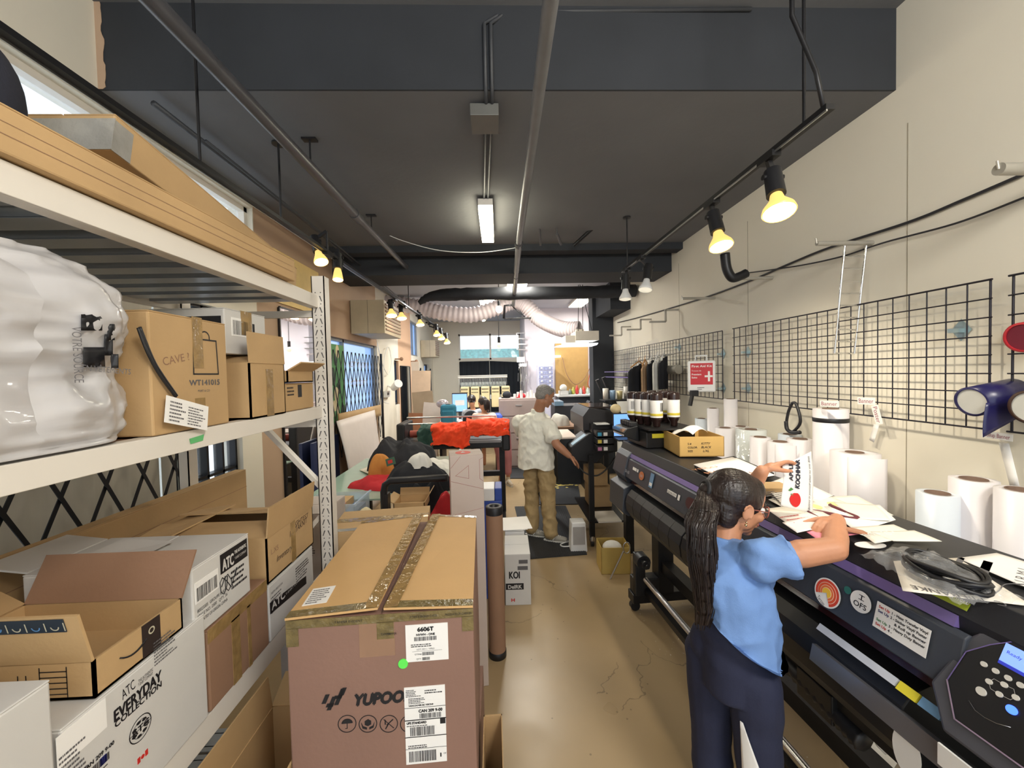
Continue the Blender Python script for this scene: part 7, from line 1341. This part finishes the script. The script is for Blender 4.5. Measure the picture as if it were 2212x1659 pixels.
for k in range(150):
    a = r.uniform(0, 2 * pi); s0 = r.uniform(.1, .5); rr = r.uniform(.75, 1.2); q.tube([pony(a / 2 / pi, min(1, s0 + .5 * j / 8)) * 1.0 + V((cos(a), sin(a), 0)) * .006 * rr * sin(j / 8 * pi) - V((0, 0, .02 * (j / 8) * (s0 > .4))) for j in range(9)], .0011, n=4)
q.build('ponytail', WO)
q = MB(mt=mat('hair_tie_black', (.01, .01, .012), .6)); fr_ = F(base, (.3, .2, 1), (-.2, 1, 0)); q.tube([base + V((0, 0, 0)) + (R3 @ V((.027 * cos(a), -.004, .027 * sin(a)))) for a in [i * pi / 10 for i in range(20)]], .008, n=8, closed=True); q.build('hair_tie', WO)
q = MB(mt=mat('tortoise_frame', srgb(150, 84, 70), .25, var=.3, scale=60))
for x in (-1, 1):
    q.tube([T(x * .033 + .025 * cos(a), .104 - .012 * abs(cos(a) * (1 if cos(a) * x > 0 else 0)), .002 + .021 * sin(a)) for a in [i * pi / 10 for i in range(20)]], .0021, n=6, closed=True)
    q.tube([T(x * .057, .094, .008), T(x * .078, .04, .010), T(x * .083, .0, .008)], .0019, n=6)
q.tube([T(-.008, .106, .006), T(.008, .106, .006)], .0019, n=6); gl_ = q.build('glasses', WO)
m = MB(mt=mat('lens_clear', (.95, .97, 1), .03, alpha=.15, var=.01))
for x in (-1, 1): m.add([T(x * .033 + .024 * cos(a), .1035 - .008 * (1 if cos(a) * x > 0 else 0) * abs(cos(a)), .002 + .020 * sin(a)) for a in [i * pi / 10 for i in range(20)]], [tuple(range(20))])
m.build('lens', gl_)
q = MB(mt=mat('gold', (.8, .6, .3), .2, metal=1)); q.ball(T(.085, .0, -.042), .0035, n=8).ball(T(.085, .0, -.052), .0045, n=8).ball(T(-.085, .0, -.042), .0035, n=8); q.build('earring', WO)
# t-shirt
shb = mat('blue_tshirt', srgb(114, 150, 206), .85, var=.04, scale=12, bump=.12, bscale=260)
s = MB(); loft(s, [((.800, 1.262, .76), .118, .142), ((.800, 1.264, .84), .122, .146), ((.795, 1.268, .92), .120, .144), ((.785, 1.276, 1.0), .118, .142), ((.780, 1.286, 1.07), .124, .146), ((.776, 1.296, 1.14), .120, .150), ((.770, 1.302, 1.19), .085, .120), ((.768, 1.304, 1.215), .06, .075)], -.55)
s.ball(V((.850, 1.320, 1.09)), (.075, .09, .075), n=16)
cap(s, nb - V((0, 0, .035)), .052, Rs - V((0, 0, .008)), .056); cap(s, nb - V((0, 0, .035)), .052, Ls - V((0, 0, .008)), .054); cap(s, Rs + V((0, 0, .002)), .062, Rs.lerp(Re, .22), .060); s.cyl(Rs.lerp(Re, .1), Rs.lerp(Re, .40), .058, r1=.064, n=20); cap(s, Ls, .052, Ls.lerp(Le, .45), .05)
s.cyl(nb - V((0, 0, .02)), nb + V((.006, .004, .018)), .062, r1=.054, n=20)
hemO = P(1600, 1420, Y=1.27); hemN = V((.50, .0, 1)).normalized()
f0 = folds(.010, (.9, .3, 1.0), 30, 2, .75)
def shp(c, n):
    c = f0(c, n); u = (c - V((.74, 0, .955))); lim = max(.878, .998 - (c.x - .70) * .62 + (c.y - 1.27) * .25)
    if c.z < lim: c = V((c.x, c.y, lim))
    if c.x > .84 and c.z > 1.14 and c.y < 1.27:
        d = (c - Rs).dot((Re - Rs).normalized()); 
    return c
organic(s, 't_shirt', WO, shb, .006, 4, shp)
m = MB(F(P(1712, 1290, Y=1.22), (.2, .98, 0), (0, 0, 1)), paper)
# pants
navp = mat('navy_sweatpants', srgb(34, 38, 62), .85, var=.06, scale=12, bump=.1, bscale=200)
p_ = MB(); loft(p_, [((.775, 1.285, .74), .095, .118), ((.772, 1.284, .84), .102, .122), ((.772, 1.285, .93), .098, .118), ((.775, 1.29, 1.03), .082, .10)], -.55); p_.ball(V((.735, 1.245, .865)), (.072, .066, .09), n=18); p_.ball(V((.718, 1.31, .865)), (.066, .064, .085), n=18)
for hip, kn_, an in (((.812, 1.22, .80), (.815, 1.205, .46), (.805, 1.185, .10)), ((.728, 1.345, .80), (.735, 1.345, .46), (.725, 1.32, .10))):
    cap(p_, V(hip), .080, V(hip).lerp(V(kn_), .5), .073); cap(p_, V(hip).lerp(V(kn_), .5), .073, V(kn_), .063); cap(p_, V(kn_), .068, V(an), .058)
pn = organic(p_, 'sweatpants', WO, navp, .007, 4, folds(.004, (.3, .3, 1.6), 26, 5, .3))
m = MB(mt=paper); a = P(1618, 1583, Y=1.12)
def wp(u, v): 
    a_ = -2.75 + (.75 * u) * min(1, .15 + v * 1.6); R_ = .0795 - .012 * v; return V((.813 + R_ * cos(a_), 1.212 + R_ * sin(a_), .70 - .26 * v))
m.grid(wp, 6, 10, th=.002); m.build('white_side_panel', pn, 'white panel')
for an, k in (((.805, 1.185), 1), ((.725, 1.32), 2)): shoe(WO, an, (.7, .7, 0), up=mat('dark_shoe', (.03, .03, .035), .6))
# what she holds
hp = thing('held_print', 'white printed sheet with an apple and slanted name held up by the woman', 'paper sheet', tuple(P(1722, 1040, Y=1.39)))
A, B_, C_, D = P(1690, 1006, Y=1.40), P(1752, 975, Y=1.415), P(1757, 1110, Y=1.385), P(1688, 1092, Y=1.37); 
fn = lambda u, v: A.lerp(B_, u).lerp(D.lerp(C_, u), v) + V((.003 * sin(v * 5), -.002 * sin(u * 3) - .002 * sin(v * 3), 0))
m = MB(mt=paper); m.grid(fn, 14, 16, th=.0009); m.build('sheet', hp)
fr = F(D, C_ - D, A - D); wq = (C_ - D).length; hq = (A - D).length; q = MB(); 
q.text('APPLE', wq * .30, hq * .58, .017, mat('navy_ink', (.01, .012, .03), .5), w=.055, rot=pi / 2 - .05, shear=.2, bold=.0008); q.text('KOCHHAR', wq * .52, hq * .40, .020, mat('navy_ink', (1, 1, 1)), w=hq * .56, rot=pi / 2 - .06, shear=.2, bold=.001)
q.text('Believe in yourself when no one does', wq * .90, hq * .04, .009, ink, w=hq * .9, rot=pi / 2, shear=.35)
ra_ = mat('apple_red', srgb(206, 30, 34), .35); q.prism([(wq * .42 + .022 * cos(t) * (1 + .08 * cos(2 * t)), hq * .19 + .021 * sin(t) * (1 - .10 * math.exp(-((t - pi / 2) * 3) ** 2))) for t in [2 * pi * i / 32 for i in range(32)]], 0, .0008, ra_); q.prism([(wq * .18, hq * .38), (wq * .26, hq * .44), (wq * .34, hq * .40), (wq * .24, hq * .36)], 0, .0008, mat('leaf_green', srgb(70, 130, 60), .5)); q.line([(wq * .28, hq * .30), (wq * .34, hq * .28)], .003, mat('leaf_green', (1, 1, 1)))
q.v = [fn(v.x / wq, 1 - v.y / hq) + V((-.001, -.003 - v.z, .0015)) for v in q.v]; q.build('printing', hp)
m = MB(mt=mat('squeegee_wood', srgb(176, 120, 90), .5)); a = P(1800, 1136, Z=1.305); c_ = P(1872, 1152, Z=1.285); m.bar(a, c_, .035, .006); m.build('squeegee', label='flat tan squeegee resting under the right hand of the woman', cat='tool')
# ---------------- the man in the linen shirt
MN = thing('person', 'grey haired man in a white linen shirt and khaki trousers standing on the rubber mat', 'person', (.42, 4.25, .012))
MHm = frame(P(1177, 856, Y=4.22), (.90, .22, -.36)); S2 = 1.0
nbm = P(1160, 893, Y=4.27); RsM = P(1186, 921, Y=4.12); LsM = P(1121, 912, Y=4.42); ReM = V((.575, 3.98, 1.075)); RwM = P(1229, 984, Y=3.95); LeM = V((.25, 4.56, 1.08)); LwM = V((.42, 4.62, .98))
b = MB(); head(b, MHm, S2, True); cap(b, nbm - V((0, 0, .02)), .062, MHm @ V((0, -.02, -.06)), .060)
cap(b, V((.40, 4.27, .90)), .13, V((.40, 4.28, 1.22)), .13); cap(b, nbm - V((0, 0, .05)), .06, RsM, .055); cap(b, nbm - V((0, 0, .05)), .06, LsM, .055)
cap(b, RsM, .055, ReM, .045); cap(b, ReM, .044, ReM.lerp(RwM, .4), .044); cap(b, ReM.lerp(RwM, .4), .044, RwM, .031); cap(b, LsM, .055, LeM, .045); cap(b, LeM, .044, LwM, .031)
hand(b, RwM, (.75, .1, -.62), (-.2, .1, -1), -1, 1.1, (.3, .4, .3)); hand(b, LwM, (.9, .1, -.3), (0, 0, -1), 1, 1.1)
RhM, LhM, RkM, LkM, RaM, LaM = V((.48, 4.18, .86)), V((.35, 4.33, .86)), V((.495, 4.16, .47)), V((.335, 4.31, .46)), V((.515, 4.12, .12)), V((.325, 4.28, .12))
for a, k, c_ in ((RhM, RkM, RaM), (LhM, LkM, LaM)): cap(b, a, .075, k, .055); cap(b, k, .05, c_, .037)
organic(b, 'body', MN, skin2, .0065, 3)
head_parts(MHm, S2, MN, hairg, mat('brow_dark', (.05, .045, .04), .6), mat('lip_brown', srgb(140, 90, 76), .5))
T = lambda x, y, z: MHm @ (V((x, y, z)) * S2); h = MB(); R3 = MHm.to_3x3(); h.ball(T(0, -.022, .045), (.082, .096, .080), n=24, R=R3); h.ball(T(0, -.05, .0), (.074, .062, .065), n=18, R=R3); h.ball(T(0, .045, .082), (.055, .04, .032), n=14, R=R3)
organic(h, 'hair', MN, hairg, .006, 2, lambda c, n: c + n * .003 * noise.noise(c * 60))
lin = mat('white_linen', srgb(236, 234, 222), .8, var=.03, scale=14, bump=.2, bscale=120)
s = MB(); cc_ = V((.385, 4.27, 0)); Rm = Matrix.Rotation(-.72, 3, 'Z')
loft(s, [((.385, 4.25, .74), .215, .165), ((.385, 4.25, .88), .21, .16), ((.38, 4.255, 1.0), .20, .15), ((.382, 4.262, 1.12), .20, .145), ((.388, 4.268, 1.23), .205, .14), ((.395, 4.27, 1.31), .17, .12), ((.41, 4.27, 1.36), .10, .09)], -.72)
cap(s, nbm - V((0, 0, .05)), .085, RsM - V((0, 0, .01)), .078); cap(s, nbm - V((0, 0, .05)), .085, LsM - V((0, 0, .01)), .075); e_ = RsM.lerp(ReM, .72); cap(s, RsM - V((0, 0, .01)), .078, RsM.lerp(e_, .8), .076); s.cyl(RsM.lerp(e_, .6), e_, .076, r1=.084, n=18); cap(s, LsM, .075, LsM.lerp(LeM, .6), .075); s.cyl(nbm - V((0, 0, .05)), nbm + V((.01, 0, .022)), .085, r1=.070, n=20)
f1 = folds(.012, (1.0, 1.0, .6), 26, 7, .8)
def shm(c, n):
    c = f1(c, n); lim = .79 + .015 * sin(c.x * 22); return V((c.x, c.y, max(c.z, lim)))
s.M = Matrix()
sh_ = organic(s, 'linen_shirt', MN, lin, .010, 3, shm)
q = MB(mt=lin); nk = MHm @ V((0, -.03, -.10)); q.lathe([(.074, -.03), (.068, .02), (.064, .028), (.070, .02), (.080, -.02)], M=F(nbm + V((.008, 0, .03)), (1, 0, .1), (0, 1, .0)), n=28); q.build('collar', MN)
kh = mat('khaki_cloth', srgb(170, 146, 104), .8, var=.06, scale=10, bump=.15, bscale=100)
p_ = MB(); p_.ball(V((.41, 4.255, .88)), (.15, .13, .12), n=20, R=Rm)
for a, k, c_ in ((RhM, RkM, RaM), (LhM, LkM, LaM)): cap(p_, a - V((0, 0, .04)), .088, a.lerp(k, .5), .088); cap(p_, a.lerp(k, .5), .090, k, .078); cap(p_, k, .078, c_ - V((0, 0, .02)), .072)
f2 = folds(.012, (.35, .35, 1.0), 44, 3, .8)
organic(p_, 'khaki_trousers', MN, kh, .009, 3, lambda c, n: f2(c, n) if c.z < .75 else c + (f2(c, n) - c) * .3)
shoe(MN, (.515, 4.12), (.95, -.30, 0)); shoe(MN, (.325, 4.28), (.93, -.36, 0))
# ---------------- the two workers at the far desk
def far_person(label, hx, hy, Y, cloth, lean, hairlen, legs=None, sc_=1.0):
    hc = P(hx, hy, Y=Y); t = thing('person', label, 'person', (hc.x, Y, 0)); M = frame(hc, lean); b = MB(); head(b, M, .95)
    nb_ = hc + V((.02, -.02, -.14)); ch = V((hc.x + .06, Y - .05, hc.z - .38)); hip = V((hc.x + .10, Y - .08, hc.z - .62)) if legs is None else V((legs[0], legs[1], .88))
    cap(b, nb_, .045, M @ V((0, -.02, -.06)), .045); cap(b, hip, .09, nb_ - V((0, 0, .06)), .07)
    for s_ in (-1, 1):
        sp_ = nb_ + V((.15 * s_, .02, -.06)); e = sp_ + V((.03 * s_, .12, -.24)); w = e + V((-.05 * s_, .22, .02)); cap(b, sp_, .045, e, .036); cap(b, e, .035, w, .024); hand(b, w, (-.1 * s_, 1, -.2), (0, 0, -1), s_, .9)
        if legs is None: k = hip + V((.09 * s_, .40, -.02)); cap(b, hip + V((.09 * s_, 0, 0)), .07, k, .05); cap(b, k, .045, V((k.x, k.y, .08)), .035)
        else: cap(b, hip + V((.08 * s_, 0, 0)), .07, V((legs[2] + .06 * s_, legs[1], .45)), .05); cap(b, V((legs[2] + .06 * s_, legs[1], .45)), .045, V((legs[2] + .06 * s_, legs[1], .08)), .033)
    organic(b, 'body', t, skin1, .010, 3); s = MB(); cap(s, hip + V((0, 0, -.05)), .125, nb_ - V((0, 0, .12)), .115); 
    for s_ in (-1, 1): sp_ = nb_ + V((.15 * s_, .02, -.065)); cap(s, nb_ - V((0, 0, .07)), .06, sp_, .055); cap(s, sp_, .058, sp_ + V((.02 * s_, .07, -.14)), .055)
    organic(s, 'shirt', t, cloth, .014, 3, folds(.007, (.3, .3, 1), 30, hx, .3)); h = MB(); h.ball(M @ V((0, -.02, .035)), (.08, .095, .083), n=18, R=M.to_3x3())
    for k in range(5 if hairlen else 0): a = -2.4 + k * .45 ; h.ball(M @ V((.07 * cos(a + .7), -.03 + .06 * sin(a + .7), -.06)), (.035, .035, .10), n=12)
    if not hairlen: h.ball(M @ V((0, -.10, .02)), .035, n=10)
    organic(h, 'hair', t, hairb, .010, 2)
    m = MB(mt=navp)
    return t, hip
t, hp_ = far_person('worker in a grey shirt seated at the left of the far desk', 1019, 866, 7.2, cloth_mat('grey_tshirt', srgb(176, 182, 194), .1), (.0, 1, -.2), False)
t2_, hp2 = far_person('woman in a pale pink top leaning over the far desk', 1043, 872, 6.5, cloth_mat('pink_top', srgb(240, 196, 180), .1), (-.5, .8, -.45), True, legs=(.0, 6.35, .05))
m = MB(); pk_ = cloth_mat('pink_trousers', srgb(196, 128, 132), .1)
for s_ in (-1, 1): cap(m, V((.0 + .08 * s_, 6.35, .86)), .09, V((.05 + .06 * s_, 6.35, .45)), .07); cap(m, V((.05 + .06 * s_, 6.35, .45)), .07, V((.05 + .06 * s_, 6.35, .2)), .06)
organic(m, 'trousers', t2_, pk_, .014, 2); shoe(t2_, (.11, 6.33), (.3, -.9, 0), up=mat('beige_shoe', srgb(200, 184, 160), .6)); shoe(t2_, (-.01, 6.37), (.3, -.9, 0), up=mat('beige_shoe', (1, 1, 1)))
# ------------------------------------------------------------ last small things
m = MB(mt=blackmetal); a = P(1078, 745, Y=7.0); t = thing('pendant_lamp', 'small unlit pendant lamp on a black cord before the back window', 'lamp', tuple(a)); m.cyl((a.x, a.y, a.z + .1), (a.x, a.y, 3.3), .006, n=6).cyl((a.x, a.y, a.z + .03), (a.x, a.y, a.z + .14), .025); m.build('cord', t); MB(mt=bulbc).ball(a, (.04, .04, .05), n=12).build('bulb', t)
m = MB(mt=whitepl); m.tube(spline([P(818, 498, Y=3.9), P(870, 520, Y=3.9), P(950, 541, Y=3.9), P(1040, 545, Y=3.9), P(1122, 534, Y=3.9)], 8), .0035, n=5); m.build('slack_wire', label='thin white wire sagging across under the charcoal ceiling', cat='wire')
for k, (a_, b_, r_, lb) in enumerate((((1300, 475), (1240, 530), .018, 'angled black pipe stub beside the middle pipe'), ((1203, 505), (1212, 528), .014, 'short pale pipe stub near the first black beam'), ((1165, 490), (1168, 530), .010, 'thin hanging pipe fitting right of the middle pipe'))):
    a = P(*a_, Y=3.75); b = P(*b_, Y=3.95); m = MB(mt=pipedark if k else blackmetal); m.cyl(a, b, r_).cyl(a, (a.x, a.y, 3.2), .006, n=6); m.build('pipe_stub', label=lb, cat='pipe')
G = 'small supplies on the shelf beside the column'
t = thing('supply_shelf', 'narrow shelf of small supplies by the black column', 'shelf', (1.72, 5.4, 1.42)); MB(mt=blackmetal).box(1.45, 1.98, 5.3, 5.6, 1.40, 1.415).build('board', t); MB(mt=blackmetal).box(1.94, 1.98, 5.3, 5.34, 1.415, 1.6).build('bracket', t)
for k, (x, c_, h, lb) in enumerate(((1.5, srgb(214, 208, 196), .16, 'tall cream'), (1.6, srgb(160, 190, 220), .13, 'pale blue'), (1.7, srgb(220, 204, 150), .12, 'yellowish'), (1.8, srgb(200, 196, 190), .18, 'tall grey white'))):
    m = MB(mt=mat('tub_%d' % k, c_, .5)); m.lathe([(.0001, 0), (.036, 0), (.042, h), (.038, h), (.034, .01), (.0001, .01)], M=Matrix.Translation((x, 5.45, 1.4155)), n=14); m.build('supply_tub', label=lb + ' tub on the narrow shelf by the column', cat='tub', group=G)
